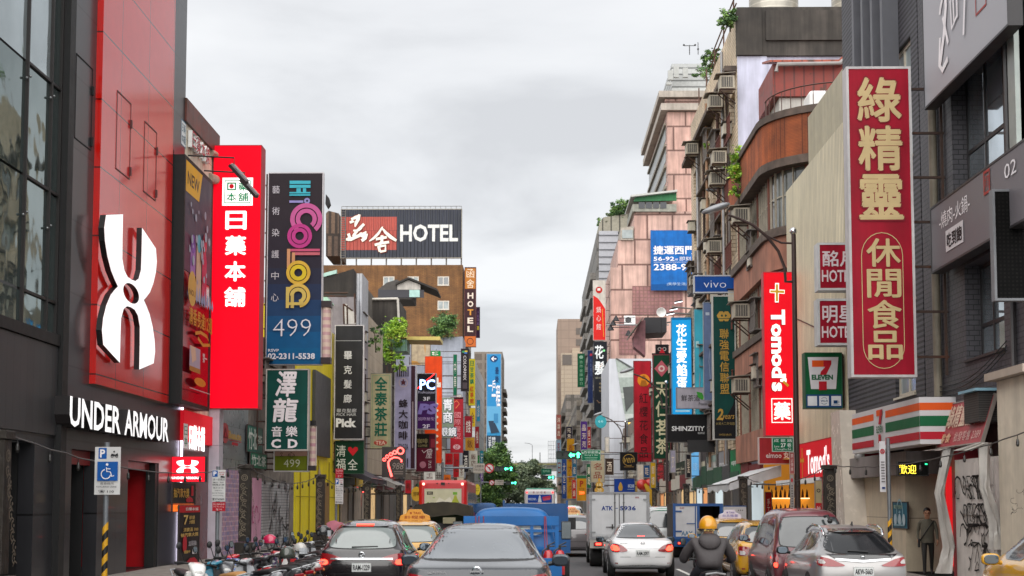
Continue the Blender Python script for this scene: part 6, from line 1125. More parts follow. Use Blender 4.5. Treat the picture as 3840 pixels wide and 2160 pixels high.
def signal(px0,py0,px1,py1,Y,label,poleX,hood=True):
 b_=board_px(px0,py0,px1,py1,Y=Y);t=thing('traffic_light',label,'traffic light',b_.at(.5,.5));q=MB();h=-b_.d.z;w=b_.r.length
 q.obox(b_.o,b_.r,b_.d,(0,.25,0));q.build('housing',mat('#123028',.5),t)
 lm=MB();ol=MB()
 for i in range(4):
  c=b_.at(.13+i*.245,.5,.01);rr=h*.42
  if i<2:ol.lathe([(.01,-.02),(rr,-.02),(rr,0)],c,'y',14)
  else:
   up=i==3;L=lambda a,b_:(c.x+a*rr,c.y,c.z+b_*rr)
   pts=[(-.9,0),(-.2,.75),(-.2,.3),(.8,.3),(.8,-.3),(-.2,-.3),(-.2,-.75)]
   if up:pts=[(b,-a)for a,b in pts]
   lm.prism([L(a,b)for a,b in pts],(0,-.02,0));ol.lathe([(.01,.0),(rr,.0),(rr,.01)],c+Vector((0,.005,0)),'y',14)
  v=MB()
 lm.build('green_lamp',GREEN,t,fix=True);ol.build('lens',OFFL,t)
 v=MB()
 for i in range(4):
  c=b_.at(.13+i*.245,.5,.0);rr=h*.46
  for k in range(8):
   a0,a1=pi*k/8,pi*(k+1)/8;v.quad((c.x+rr*cos(a0),c.y,c.z+rr*sin(a0)),(c.x+rr*cos(a1),c.y,c.z+rr*sin(a1)),(c.x+rr*cos(a1),c.y-.22,c.z+rr*sin(a1)),(c.x+rr*cos(a0),c.y-.22,c.z+rr*sin(a0)))
 v.build('visor',mat('#10261f',.5),t,fix=False)
 e=b_.at(1 if poleX>b_.o.x else 0,.4);z=e.z;mb=MB();mb.tube([(e.x,Y+.12,z),(poleX,Y+.12,z+.05)],[.05,.08],8);mb.tube([(poleX,Y+.12,.16),(poleX,Y+.12,z+.5)],.11,10);mb.build('pole',GPOLE,t,smooth=True)
 return t
signal(2085,1691,2181,1722,137,'near right traffic light with two lit green arrows',8.3)
signal(1855,1748,1926,1768,120,'traffic light with green arrows beside the no-turn sign, left',-7.4)
signal(1896,1804,1938,1818,205,'far left traffic light with green arrows before the trees',-7.4)
signal(2030,1783,2080,1798,215,'far right traffic light with green arrows under green board',8.3)
sign(board_px(2181,1687,2252,1728,Y=136.9),'green street name board on the near right signal arm',[('f',.01,.02,.99,.98,'#a9c4b4',.012),('t','西寧南路',.12,.1,.88,.34,'#c9d8cc',.01),('t','Xining S. Rd.',.14,.42,.86,.56,'#c9d8cc',0),('r',.15,.68,.85,.72,'#8ab49c'),('r',.2,.82,.8,.86,'#8ab49c'),('p',[(.02,.3),(.09,.2),(.09,.4)],'#c9d8cc'),('p',[(.98,.3),(.91,.2),(.91,.4)],'#c9d8cc')],'#0f6a4a','#a9b8ae',.06,.02,None,0,'street_name_board',None,0,'street sign')
sign(board_px(2030,1758,2068,1780,Y=214.5),'green street name board over the far right signal',[('t','昆明街',.15,.2,.85,.6,'#8ac0a4',.01)],'#0f5c44','#4a7a64',.06,.02,None,0,'street_name_board',None,0,'street sign')
for(x,y,r_,Y,lab)in((1835,1756,18,119.9,'round red and white no left turn sign'),(1844,1810,10,204.9,'small far round red and white no-turn sign')):
 b_=board_px(x-r_,y-r_,x+r_,y+r_,Y=Y);t=thing('traffic_sign',lab,'traffic sign',b_.at(.5,.5));solid(b_,[ct(.5,.5,.5,.5)],.04,[mat('#b01a28',.4),STEEL],t,'plate');b_.draw([('c',.5,.5,.37,'#cfc9c9',.37),('l',[(.55,.72),(.55,.42),(.32,.42)],.08,'#2a2628'),('l',[(.2,.2),(.8,.8)],.1,'#b01a28')],t,step=.004,lift=.045)
for(px,Y,lab)in(((1775,1738,1817,1772),120,'white sign board left of the no left turn sign'),((1856,1800,1888,1818),205,'small far white board beside the no-turn sign')):
 sign(board_px(*px,Y=Y),lab,[('t','公車專用',.1,.15,.9,.45,'#4a4646',.01),('t','7-9 17-19',.1,.58,.9,.85,'#4a4646',.01)],'#b9b0a4','#8a8680',.06,.02,None,0,'traffic_board',None,0,'traffic sign')
# trees and plants
def foliage(mb,c,rad,n,size,seed,m=2,flat=.9):
 """leaf-sized faces gathered in clumps through an ellipsoid"""
 r=random.Random(seed);c=Vector(c);k=max(4,n//60);cl=[]
 while len(cl)<k:
  p=Vector((r.uniform(-1,1),r.uniform(-1,1),r.uniform(-1,1)))
  if .25<p.length<1:cl.append((Vector((p.x*rad[0],p.y*rad[1],p.z*rad[2])),r.uniform(.16,.34),r.randrange(m)))
 rm=(rad[0]+rad[1]+rad[2])/3
 for i in range(n):
  o,s,mi=cl[r.randrange(k)];g=Vector((r.gauss(0,1),r.gauss(0,1),r.gauss(0,.8)))*s*rm*.55
  p=c+o+g;a=Vector((r.gauss(0,1),r.gauss(0,1),r.gauss(0,.6))).normalized();b=a.cross(Vector((r.gauss(0,1),r.gauss(0,1),r.gauss(0,1)))).normalized();z=size*r.uniform(.6,1.3)
  q=mi if r.random()<.75 else r.randrange(m)
  mb.add([p-a*z,p-b*z*.45,p+a*z,p+b*z*.45],[(0,1,2,3)],q)
LEAF=[mat('#577a44',.6,var=.3),mat('#7a9c50',.6,var=.3),mat('#3f5c36',.7,var=.3)];LEAFB=[mat('#84ac30',.55,var=.25),mat('#a4c040',.55,var=.25),mat('#5f8a2a',.6,var=.3)];LEAFG=[mat('#77866a',.7,var=.3),mat('#5f6e58',.7,var=.3),mat('#8a9674',.7,var=.3)]
BARK=mat('#4a3c30',.9,var=.3)
def tree(name,label,cat,base,c,rad,n,size,seed,leaf,trunk=.25,parts=None,group=None):
 t=thing(name,label,cat,base,group);mb=MB();r=random.Random(seed);b=Vector(base);c=Vector(c)
 mb.tube([b,b.lerp(c,.5)+Vector((r.uniform(-.1,.1)*rad[0],0,0)),c],[trunk,trunk*.75,trunk*.35],8)
 for i in range(7):
  a=r.uniform(0,6.28);e=c+Vector((cos(a)*rad[0]*.7,sin(a)*rad[1]*.7,r.uniform(-.3,.6)*rad[2]));s_=b.lerp(c,r.uniform(.45,.9));mb.tube([s_,s_.lerp(e,.5)+Vector((0,0,rad[2]*.1)),e],[trunk*.4,trunk*.25,trunk*.08],5)
 mb.build('trunk',BARK,t)
 f=MB()
 for(dc,k)in parts or[((0,0,0),1)]:foliage(f,c+Vector(dc),[q*k for q in rad],int(n*k),size,seed+int(dc[0]*7)+int(dc[2]*3),len(leaf))
 f.build('crown',leaf,t,fix=False);return t
q=P(1866,1770,265);tree('street_tree','big dark green tree closing the left side of the street','tree',(q.x,265,0),q,(3.0,3.0,4.4),6500,.25,3,LEAF,.35,[((0,0,0),1),((1.7,-1,-.5),.55),((-1.5,-1,.8),.6),((.4,0,3.2),.5),((-1.2,-1,-4),.7)])
q=P(1985,1800,350);tree('street_tree','greyer far tree in front of the elevated road','tree',(q.x,350,0),q,(3.6,3.5,4.3),5600,.32,5,LEAFG,.35,[((0,0,0),1),((.6,0,3.0),.45),((-3.4,0,-2),.7),((3.6,0,-2.4),.65)])
q=P(1905,1850,300);tree('street_tree','low dark tree between the big tree and the far bus','tree',(q.x,300,0),q,(3.4,3,2.6),3200,.28,8,LEAFG,.3,[((0,0,0),1),((3,0,-.4),.7)])
PG='plants growing on roofs and facades'
for(px,py,Y,rx,rz,n,sz,lf,lab,nm)in((1468,1275,112,1.0,1.9,900,.16,LEAFB,'bright green rooftop tree above the coffee sign','roof_tree'),(1504,1235,112,.75,.8,330,.15,LEAFB,'bright leafy branch leaning right of the rooftop tree','leafy_branch'),(1500,1365,109,.45,.7,220,.13,LEAFB,'small green plant hanging over the coffee sign','roof_plant'),(1410,1265,97,.5,.8,200,.11,LEAF,'thin plant clinging to the beige lapped-board wall','wall_plant'),(1664,1222,187.5,1.8,1.5,1700,.2,LEAF,'round dark rooftop bush below the brick hotel windows','roof_bush'),(2738,72,72.2,.62,.5,520,.1,LEAF,'leafy plant at the top corner of the beige house','roof_plant'),(2778,45,73,.3,.3,140,.09,LEAFB,'small bright sprig at the dark concrete corner','roof_plant'),(2672,225,84,.6,.7,480,.11,LEAF,'dark rooftop plant halfway along the beige house','roof_plant'),(2648,275,87,.9,.6,240,.1,LEAF,'thin spreading rooftop plant at the far end of the beige house','roof_plant'),(2782,618,68,.6,.85,620,.12,LEAFB,'bright green plant sprouting from the corner between beige and orange buildings','wall_plant'),(2768,705,68,.38,.62,240,.1,LEAFB,'drooping bright sprig under the corner plant','wall_plant'),(2672,545,83,.5,.18,130,.09,LEAFB,'sparse sprig on the facade of the beige house','wall_plant'),(2330,785,243,2.0,1.6,900,.28,LEAF,'largest rooftop shrub on the grey apartment block','roof_shrub'),(2258,835,243,1.0,.7,320,.25,LEAF,'small rooftop shrub at the left edge of the grey apartment block','roof_shrub'),(2296,806,244,1.5,.9,380,.25,LEAFG,'middle straggly rooftop shrub on the grey apartment block','roof_shrub')):
 q=P(px,py,Y);tree(nm,lab,'plant',q-Vector((0,0,rz*1.25)),q,(rx,rx,rz),int(n*1.9),sz*.72,px,lf,.05,[((0,0,0),1),((rx*.4,0,rz*.45),.5),((-rx*.4,0,-rz*.4),.55)],PG)
# elevated road across the end of the street
CG=mat('#8a8a86',.8,var=.12,streak=.3)
t=thing('elevated_road','grey elevated road crossing far beyond the trees','bridge',(0,470,0));z0,z1=zl(1768,470),zl(1738,470)
MB().box(-160,160,470,486,z0+1.0,z1-.9,0).box(-160,160,469.6,470.2,z1-.89,z1+.2,0).box(-160,160,469.2,469.6,z0,z0+.99,0).build('deck',CG,t)
MB().box(-160,160,469.3,469.59,z1-.5,z1-.1).build('edge_stripe',mat('#8a8250',.8),t)
mb=MB();[mb.box(x,x+2.2,474,480,0,z0+.95)for x in range(-154,160,24)];mb.build('pier',CG,t)
for x,lab in((1996,'thin lamp post standing on the elevated road'),):
 q=P(x,1735,472);h=zl(1670,472)-q.z;t=thing('road_lamp',lab,'street lamp',q);MB().tube([q,q+Vector((0,0,h)),q+Vector((-.8,0,h+.5)),q+Vector((-2.4,0,h+.7))],.1,6).build('pole',STEEL,t)
q0,q1=P(2056,1735,474),P(2083,1735,474);h=zl(1655,474)-q0.z;t=thing('sign_gantry','thin gantry frame standing on the elevated road','gantry',q0);mb=MB()
for i in range(5):u=i/4;p=q0.lerp(q1,u);mb.tube([p,p+Vector((0,0,h))],.05,4)
for i in range(6):mb.tube([q0+Vector((0,0,h*i/5)),q1+Vector((0,0,h*i/5))],.05,4)
mb.build('frame',STEEL,t)
q=P(2025,1735,473);tag(MB().tube([q,q+Vector((0,0,3.2))],.16,6).build('mast',STEEL),'short grey mast on the elevated road','mast')
mb=MB();a,b=P(3620,1390,34),P(3480,1405,37);
for i in range(3):
 p0,p1=Vector((XR-.1,36.5,4.6+i*.12)),Vector((XR-.1,31.3,5.2+i*.1));mb.tube([p0.lerp(p1,k/8)-Vector((0,0,.25*sin(pi*k/8)))for k in range(9)],.015,4)
tag(mb.build('cable_bundle',BLACK),'sagging black cables over the candy shop','cable')
# cars: one smooth shell, lamps, glass and trim laid onto it
def chaik(p,n=2):
 for _ in range(n):
  q=[]
  for i in range(len(p)):
   a,b=Vector(p[i]),Vector(p[(i+1)%len(p)]);q+=[tuple(a*.75+b*.25),tuple(a*.25+b*.75)]
  p=q
 return p
def shell(S,rb,fb,name='body'):
 """S: stations (y, y_top, z_bottom, half_width, z_belt, w_inner, z_top, w_top); rb/fb: bulges of the end rows"""
 V=[];F=[];R=[]
 for(y,yu,zb,hw,zs,wi,zt,wt)in S:
  d=zt-zs;r=[(0,y,zb),(.35*hw,y,zb),(.65*hw,y,zb),(.86*hw,y,zb),(.975*hw,y,zb+.16*(zs-zb)),(hw,y,zb+.62*(zs-zb)),(.965*hw,y*.6+yu*.4,zs),(wi,yu,zs+min(.05,.5*d)),(wt,yu,zt-min(.07,.3*d)),(.62*wt,yu,zt-.012),(0,yu,zt)]
  R.append(list(range(len(V),len(V)+len(r))));V+=r
 for a,b in zip(R,R[1:]):
  for i in range(10):F.append((a[i],a[i+1],b[i+1],b[i]))
 for ring,bl,s in((R[0],rb,1),(R[-1],fb,-1)):
  rows=[[ring[3],ring[2],ring[1],ring[0]]]
  for k,rv in enumerate((4,5,6)):
   x,y,z=V[ring[rv]];row=[ring[rv]]
   for f in(.74,.4,0):V.append((x*f,y-s*bl[k]*(1-f*f),z));row.append(len(V)-1)
   rows.append(row)
  rows.append([ring[7],ring[8],ring[9],ring[10]])
  for a,b in zip(rows,rows[1:]):
   for i in range(3):F.append((a[i],a[i+1],b[i+1],b[i]))
 me=bpy.data.meshes.new('cage');me.from_pydata(V,[],F);o=bpy.data.objects.new('cage',me);COL.objects.link(o)
 m=o.modifiers.new('m','MIRROR');m.merge_threshold=.001;m.use_clip=True
 s=o.modifiers.new('s','SUBSURF');s.levels=2;s.render_levels=2
 out=bpy.data.meshes.new_from_object(o.evaluated_get(bpy.context.evaluated_depsgraph_get()));bpy.data.objects.remove(o);bpy.data.meshes.remove(me)
 bm=bmesh.new();bm.from_mesh(out);bmesh.ops.recalc_face_normals(bm,faces=bm.faces);bm.to_mesh(out);bv=BVHTree.FromBMesh(bm);bm.free()
 out.polygons.foreach_set('use_smooth',[True]*len(out.polygons));out.name=name
 return out,bv
def patch(bv,poly,ax,off=.006,step=.07,skirt=.02,T=None,rnd=2):
 """lay a flat outline onto the shell from behind ('r'), ahead ('f'), left or right ('l', 'R'); returns verts, faces"""
 if rnd:poly=chaik(poly,rnd)
 q=[]
 for i,a in enumerate(poly):
  b=poly[(i+1)%len(poly)];k=max(1,int(math.hypot(b[0]-a[0],b[1]-a[1])/step+.5));q+=[(a[0]+(b[0]-a[0])*j/k,a[1]+(b[1]-a[1])*j/k)for j in range(k)]
 poly=q
 vs=[Vector(p)for p in poly];n=len(vs);xs=[v.x for v in vs];ys=[v.y for v in vs]
 a=min(xs)+step
 while a<max(xs):
  b=min(ys)+step
  while b<max(ys):vs.append(Vector((a,b)));b+=step
  a+=step
 res=delaunay_2d_cdt(vs,[(i,(i+1)%n)for i in range(n)],[],1,1e-5)
 out=[];dirs={'r':(0,1,0),'f':(0,-1,0),'l':(1,0,0),'R':(-1,0,0)};d=Vector(dirs[ax]);last=None
 for p in res[0]:
  o={'r':(p.x,-5,p.y),'f':(p.x,12,p.y),'l':(-5,p.x,p.y),'R':(5,p.x,p.y)}[ax]
  h=bv.ray_cast(Vector(o),d)
  if h[0]is None:h=(bv.find_nearest(Vector({'r':(p.x,0,p.y),'f':(p.x,4.5,p.y),'l':(-.85,p.x,p.y),'R':(.85,p.x,p.y)}[ax]))[0],)
  out.append(h[0]-d*off)
 F=[tuple(f)for f in res[2]];cnt={}
 for f in F:
  for i in range(len(f)):e=(f[i],f[(i+1)%len(f)]);k=tuple(sorted(e));cnt[k]=(cnt.get(k,(0,e))[0]+1,e)
 m=len(out);out+=[p+d*(skirt+off)for p in out]
 F+=[(e[0],e[1],e[1]+m,e[0]+m)for c,e in cnt.values()if c==1]
 return out,F
SED=dict(L=4.6,S=[(.10,.17,.33,.79,.985,.70,1.02,.60),(.34,.36,.27,.845,1.0,.755,1.055,.66),(.70,.66,.24,.87,1.01,.765,1.085,.67),(.98,1.0,.22,.88,1.0,.755,1.23,.60),(1.45,1.5,.2,.88,.985,.74,1.425,.55),(2.0,2.05,.2,.88,.97,.735,1.495,.555),(2.7,2.6,.2,.88,.96,.735,1.485,.56),(3.15,3.0,.2,.88,.95,.73,1.36,.58),(3.6,3.65,.2,.875,.93,.74,1.01,.68),(4.25,4.25,.22,.82,.83,.68,.88,.6),(4.52,4.5,.28,.70,.66,.55,.7,.45)],rb=(.06,.10,.07),fb=(.08,.08,.05),rw=[(-.50,1.40),(-.2,1.435),(.2,1.435),(.50,1.40),(.60,1.25),(.675,1.11),(.62,1.085),(.2,1.075),(-.2,1.075),(-.62,1.085),(-.675,1.11),(-.60,1.25)],sw=[[(1.28,1.03),(1.52,1.31),(1.75,1.39),(2.12,1.41),(2.12,1.0),(1.3,1.0)],[(2.19,1.0),(2.19,1.41),(2.6,1.38),(3.0,1.24),(3.42,1.0)]],ws=[(-.55,1.38),(.55,1.38),(.68,1.03),(-.68,1.03)],tl=[(.37,.735),(.60,.71),(.845,.715),(.868,.86),(.83,.945),(.62,.92),(.50,.86)],core=[(.60,.745),(.80,.745),(.835,.82),(.80,.905),(.66,.885)],plate=(.68,.1),wheels=(.95,3.62),wr=.315,mir=(3.05,.98))
MPV=dict(L=4.56,S=[(.08,.10,.3,.80,.99,.745,1.03,.70),(.16,.24,.27,.835,1.01,.765,1.16,.66),(.36,.55,.24,.86,1.0,.765,1.46,.585),(.75,.85,.22,.87,.99,.765,1.565,.585),(1.8,1.8,.2,.872,.97,.755,1.595,.59),(2.6,2.5,.2,.872,.95,.75,1.56,.6),(3.15,3.0,.2,.87,.94,.74,1.40,.6),(3.7,3.8,.2,.865,.92,.74,1.02,.68),(4.2,4.25,.22,.82,.84,.68,.9,.6),(4.5,4.5,.28,.70,.66,.55,.7,.45)],rb=(.05,.08,.05),fb=(.08,.08,.05),rw=[(-.53,1.425),(0,1.45),(.53,1.425),(.60,1.29),(.655,1.11),(.58,1.06),(0,1.045),(-.58,1.06),(-.655,1.11),(-.60,1.29)],sw=[[(.62,1.06),(.75,1.40),(1.15,1.47),(1.15,1.03)],[(1.22,1.03),(1.22,1.47),(2.1,1.47),(2.1,1.0)],[(2.17,1.0),(2.17,1.46),(2.6,1.42),(3.05,1.27),(3.5,1.0)]],ws=[(-.57,1.45),(.57,1.45),(.68,1.05),(-.68,1.05)],tl=[(.30,.845),(.55,.835),(.62,.73),(.845,.73),(.86,.86),(.835,.965),(.62,.955),(.40,.885)],core=[(.64,.75),(.82,.75),(.83,.85),(.66,.85)],plate=(.70,.06),wheels=(.85,3.6),wr=.31,mir=(3.1,1.0))
SUV=dict(L=4.3,S=[(.08,.12,.34,.80,1.02,.74,1.06,.69),(.18,.32,.3,.845,1.06,.755,1.2,.645),(.45,.75,.27,.875,1.06,.745,1.47,.56),(.95,1.1,.25,.886,1.04,.745,1.575,.56),(1.8,1.8,.24,.886,1.02,.75,1.605,.575),(2.5,2.4,.24,.886,1.0,.75,1.585,.59),(2.95,2.8,.24,.88,.99,.745,1.44,.59),(3.35,3.4,.24,.875,.98,.75,1.09,.68),(4.0,4.0,.26,.82,.88,.68,.95,.6),(4.25,4.25,.32,.70,.7,.55,.74,.45)],rb=(.06,.09,.04),fb=(.08,.08,.05),rw=[(-.50,1.455),(0,1.475),(.50,1.455),(.61,1.28),(.665,1.17),(.50,1.09),(0,1.075),(-.50,1.09),(-.665,1.17),(-.61,1.28)],sw=[[(.95,1.30),(1.15,1.43),(1.5,1.475),(1.75,1.47),(1.75,1.09),(1.1,1.15)],[(1.82,1.08),(1.82,1.47),(2.4,1.44),(2.8,1.3),(3.15,1.05)]],ws=[(-.57,1.47),(.57,1.47),(.68,1.1),(-.68,1.1)],tl=[(.30,.86),(.52,.84),(.84,.86),(.868,.98),(.80,1.03),(.62,1.0),(.44,.92)],core=[(.66,.9),(.82,.9),(.84,.96),(.74,.99)],plate=(.76,.06),wheels=(.85,3.4),wr=.33,mir=(2.95,1.06))
VAN=dict(L=4.3,S=[(.06,.08,.36,.79,.98,.775,1.02,.74),(.10,.12,.33,.82,1.0,.775,1.2,.72),(.20,.24,.30,.835,1.0,.775,1.78,.66),(.5,.55,.28,.84,.99,.775,1.89,.66),(1.8,1.8,.26,.84,.97,.77,1.92,.66),(3.0,2.9,.26,.84,.96,.76,1.88,.66),(3.55,3.4,.26,.84,.95,.75,1.62,.66),(3.95,4.0,.28,.83,.93,.75,1.1,.7),(4.25,4.25,.32,.76,.8,.65,.86,.55)],rb=(.04,.05,.03),fb=(.06,.06,.04),rw=[(-.60,1.70),(0,1.715),(.60,1.70),(.655,1.6),(.68,1.18),(.62,1.09),(0,1.08),(-.62,1.09),(-.68,1.18),(-.655,1.6)],sw=[[(.5,1.12),(.55,1.64),(1.55,1.66),(1.55,1.1)],[(1.63,1.1),(1.63,1.66),(2.6,1.66),(2.6,1.08)],[(2.68,1.08),(2.68,1.64),(3.2,1.58),(3.7,1.08)]],ws=[(-.6,1.68),(.6,1.68),(.7,1.15),(-.7,1.15)],tl=[(.70,.62),(.815,.62),(.825,.80),(.825,.92),(.71,.92)],core=[(.73,.65),(.8,.65),(.81,.75),(.73,.75)],plate=(.68,.06),wheels=(.75,3.3),wr=.3,mir=(3.3,1.2))
CGL=mat('#33383b',.05,var=.12,sc=1.5,spec=.8,ior=1.85);CGL2=mat('#6f7775',.08,var=.15,sc=1.2,spec=.7,ior=1.7);LAMP=mat('#8a0f16',.12,var=.1,sc=9,clear=1);BRAKE=lit('#ff3a2a',2.4);CLEARL=mat('#b9b4b2',.12,var=.15,sc=12,clear=.5)
def loft(mb,secs,n=14,m=0,p=2.4):
 """superellipse tube along y: sections (y, z, half width, half height[, x])"""
 vs=[]
 for s in secs:
  y,z,w,h=s[:4];x0=s[4]if len(s)>4 else 0
  for j in range(n):
   a=2*pi*j/n;c,d=cos(a),sin(a)
   vs.append((x0+w*math.copysign(abs(c)**(2/p),c),y,z+h*math.copysign(abs(d)**(2/p),d)))
 k=len(secs);F=[(i*n+j,i*n+(j+1)%n,(i+1)*n+(j+1)%n,(i+1)*n+j)for i in range(k-1)for j in range(n)]
 return mb.add(vs,F+[tuple(reversed(range(n))),tuple((k-1)*n+j for j in range(n))],m)
SHELLS={}
def car(K,pcol,X,Y,label,cat='car',plate=None,name='parked_car',brake=True,rot=0,z=None,glass=None,trim=None,group=None,kind='',hi=False):
 z=road_z(Y+1)if z is None else z
 t=thing(name,label,cat,(X,Y,z),group);t.rotation_euler.z=rot
 T=Matrix.Translation((X,Y,z))@Matrix.Rotation(rot,4,'Z')
 key=id(K)
 if key not in SHELLS:SHELLS[key]=shell(K['S'],K['rb'],K['fb'])
 me,bv=SHELLS[key];me=me.copy();me.materials.clear();pm=pcol if not isinstance(pcol,str)else paint(pcol);me.materials.append(pm)
 b=bpy.data.objects.new('body',me);COL.objects.link(b);b.parent=t
 def put(nm,polys,m,off=.006,step=.08,skirt=.02,par=None,rnd=2):
  mb=MB();
  for ax,poly in polys:v,f=patch(bv,poly,ax,off,step,skirt,None,rnd);mb.add(v,f)
  o=mb.build(nm,m,None,smooth=35);o.parent=par or t;return o
 mir=lambda p:[(-a,c)for a,c in p]
 gl=glass or CGL
 put('rear_window_seal',[('r',[(a*1.035,1.0*c+(.02 if c>1.25 else-.016))for a,c in K['rw']])],BLACK,.005,.045)
 put('rear_window',[('r',K['rw'])],gl,.011,.045)
 put('windscreen',[('f',K['ws'])],CGL,.008)
 for sw in K['sw']:
  put('side_window',[('l',sw)],CGL,.008,.05,rnd=1);put('side_window',[('R',sw)],CGL,.008,.05,rnd=1)
 for s in(1,-1):
  tl=K['tl']if s>0 else mir(K['tl']);o=put('tail_light',[('r',tl)],LAMP,.022,.05,.05,rnd=1)
  co=K['core']if s>0 else mir(K['core']);put('brake_lamp' if brake else 'lamp_lens',[('r',co)],BRAKE if brake else CLEARL,.027,.05,.01,o,1)
  xa,ya,za=s*.88,K['mir'][0],K['mir'][1];q=MB()
  loft(q,[(ya-.07,za,.105,.068,s*1.0),(ya-.055,za,.12,.08,s*1.0),(ya+.02,za,.12,.08,s*1.0),(ya+.08,za,.08,.055,s*.99),(ya+.1,za,.04,.03,s*.98)],20,0,3);q.tube([(s*.84,ya+.03,za-.05),(s*.95,ya,za-.03)],.035,6);o=q.build('side_mirror',pm if kind not in('suv','sed0')else BLACK,None,smooth=50);o.parent=t
  q=MB();loft(q,[(ya-.078,za,.092,.056,s*1.0),(ya-.072,za,.1,.063,s*1.0)],20,0,3);g=q.build('mirror_glass',mat('#59626a',.03,metal=.9,var=0),None);g.parent=o
 for yy in K['wheels']:
  for s in(1,-1):
   put('wheel_arch',[('R' if s>0 else 'l',[(yy+(K['wr']+.07)*cos(a*pi/10),max(.26,K['wr']+(K['wr']+.07)*sin(a*pi/10)))for a in range(20)])],BLACK,.004,.1,.01,None,0)
   o=wheel(t,s*(max(q[3]for q in K['S'])+.015),yy,K['wr'])
   o.parent=t
 hw=K['S'][1][3]
 put('lower_bumper',[('r',[(-.72*hw,.36),(.72*hw,.36),(.8*hw,.27),(-.8*hw,.27)])],BLACK,.01,rnd=1)
 put('bumper_line',[('r',[(-.93*hw,.585),(.93*hw,.585),(.93*hw,.575),(-.93*hw,.575)])],BLACK,.003,.2,.002,rnd=0)
 for s in(1,-1):put('reflector',[('r',[(s*.66,.40),(s*.8,.40),(s*.8,.43),(s*.66,.43)])],LAMP,.008,rnd=0)
 if plate:
  pz,_=K['plate'];h=bv.ray_cast(Vector((0,-5,pz)),Vector((0,1,0)))[0]
  numberplate_local(t,h.y-.012,pz,plate)
 return t,T,bv,put
def wheel(t,x,y,r,w=.2,name='wheel',dual=False):
 s=1 if x>0 else-1;ww=w*(1.9 if dual else 1)
 o=MB().lathe([(r*.62,-ww/2),(r*.93,-ww/2),(r,-ww*.36),(r,ww*.36),(r*.93,ww/2),(r*.62,ww/2),(r*.6,ww*.2),(r*.6,-ww*.2)],(x-s*ww/2,y,r),'x',24).build('wheel',RUBBER,None,smooth=True)
 q=MB();q.lathe([(.02,0),(r*.16,0),(r*.6,-s*.02),(r*.62,-s*.06)],(x-s*.01,y,r),'x',20)
 for k in range(5):a=2*pi*k/5;q.obox((x-s*.015,y,r),(s*.022,0,0),(0,.07*cos(a),.07*sin(a)),(0,-r*.58*sin(a),r*.58*cos(a)))
 p=q.build('rim',STEEL,None);p.parent=o
 return o
def numberplate_local(t,y,z,s,w=.37,h=.165,x=0):
 bd=Board((x-w/2,y,z+h/2),(w,0,0),(0,0,-h),(0,-1,0))
 o=MB().obox(bd.o,bd.r,bd.d,(0,.02,0)).build('number_plate',plain('#d2d4d2',.4));o.parent=t
 g=bd.draw([('f',.012,.025,.988,.975,'#8a8c8c',.01),('t',s,.07,.2,.93,.84,'#14161a',.025)],None,'lettering',.004);g.parent=o
def loc(mb,t,name,m,**k):
 o=mb.build(name,m,None,**k);o.parent=t;return o
def emblem(t,y,z,r=.055,bar=True):
 q=MB();n=20;vs=[]
 for i in range(n):a=2*pi*i/n;vs+=[(r*cos(a),y,z+r*sin(a)),(r*.76*cos(a),y-.012,z+r*.76*sin(a))]
 q.add(vs,[(2*i,(2*i+2)%(2*n),(2*i+3)%(2*n),2*i+1)for i in range(n)])
 if bar:q.box(-r*1.3,r*1.3,y-.016,y-.004,z-r*.16,z+r*.16)
 loc(q,t,'emblem',CHROME)
def script(t,s,x0,x1,y,z0,z1,m=None,shear=0,bold=.02):
 bd=Board((x0,y,z1),(x1-x0,0,0),(0,0,z0-z1),(0,-1,0));g=bd.draw([('t',s,0,0,1,1,m or CHROME,bold,shear)],None,'lettering',.002);g.parent=t
ry=lambda bv,x,z:bv.ray_cast(Vector((x,-5,z)),Vector((0,1,0)))[0].y
# near dark grey saloon
GREY=mat('#3a3d41',.25,metal=.4,clear=.7,var=.03)
t,T,bv,put=car(SED,GREY,-.655,16.9,'glossy dark grey saloon car at the bottom centre, seen from behind','car',None,'saloon_car',glass=mat('#6d7277',.04,var=.12,sc=1.2,spec=1,ior=2.1,metal=.25))
put('boot_lid',[('r',[(-.63,1.045),(.63,1.045),(.60,.93),(.47,.74),(-.47,.74),(-.60,.93)])],GREY,.006,.06,.004)
put('boot_chrome_strip',[('r',[(-.42,.878),(.42,.878),(.40,.852),(-.40,.852)])],CHROME,.02,rnd=1)
put('high_brake_light',[('r',[(-.095,1.115),(.095,1.115),(.095,1.103),(-.095,1.103)])],BRAKE,.012,rnd=0)
emblem(t,ry(bv,0,.965)-.022,.965,.058);script(t,'SENTRA',-.56,-.345,ry(bv,-.45,.955)-.02,.94,.965,CHROME,.1)
# white saloon
t,T,bv,put=car(SED,'#e4e4e4',2.87,39.9,'white saloon car with lit brake lights in front of the white box truck','car','RAM-2097','saloon_car',kind='sed0')
put('boot_lid',[('r',[(-.63,1.045),(.63,1.045),(.60,.93),(.47,.55),(-.47,.55),(-.60,.93)])],paint('#e4e4e4'),.006,.06,.004)
put('boot_chrome_strip',[('r',[(-.43,.86),(.43,.86),(.40,.82),(-.40,.82)])],CHROME,.02,rnd=1)
put('high_brake_light',[('r',[(-.1,1.13),(.1,1.13),(.1,1.115),(-.1,1.115)])],BRAKE,.012,rnd=0)
emblem(t,ry(bv,0,.95)-.03,.95,.05);script(t,'SENTRA',-.6,-.4,ry(bv,-.5,.94)-.02,.93,.952,STEEL)
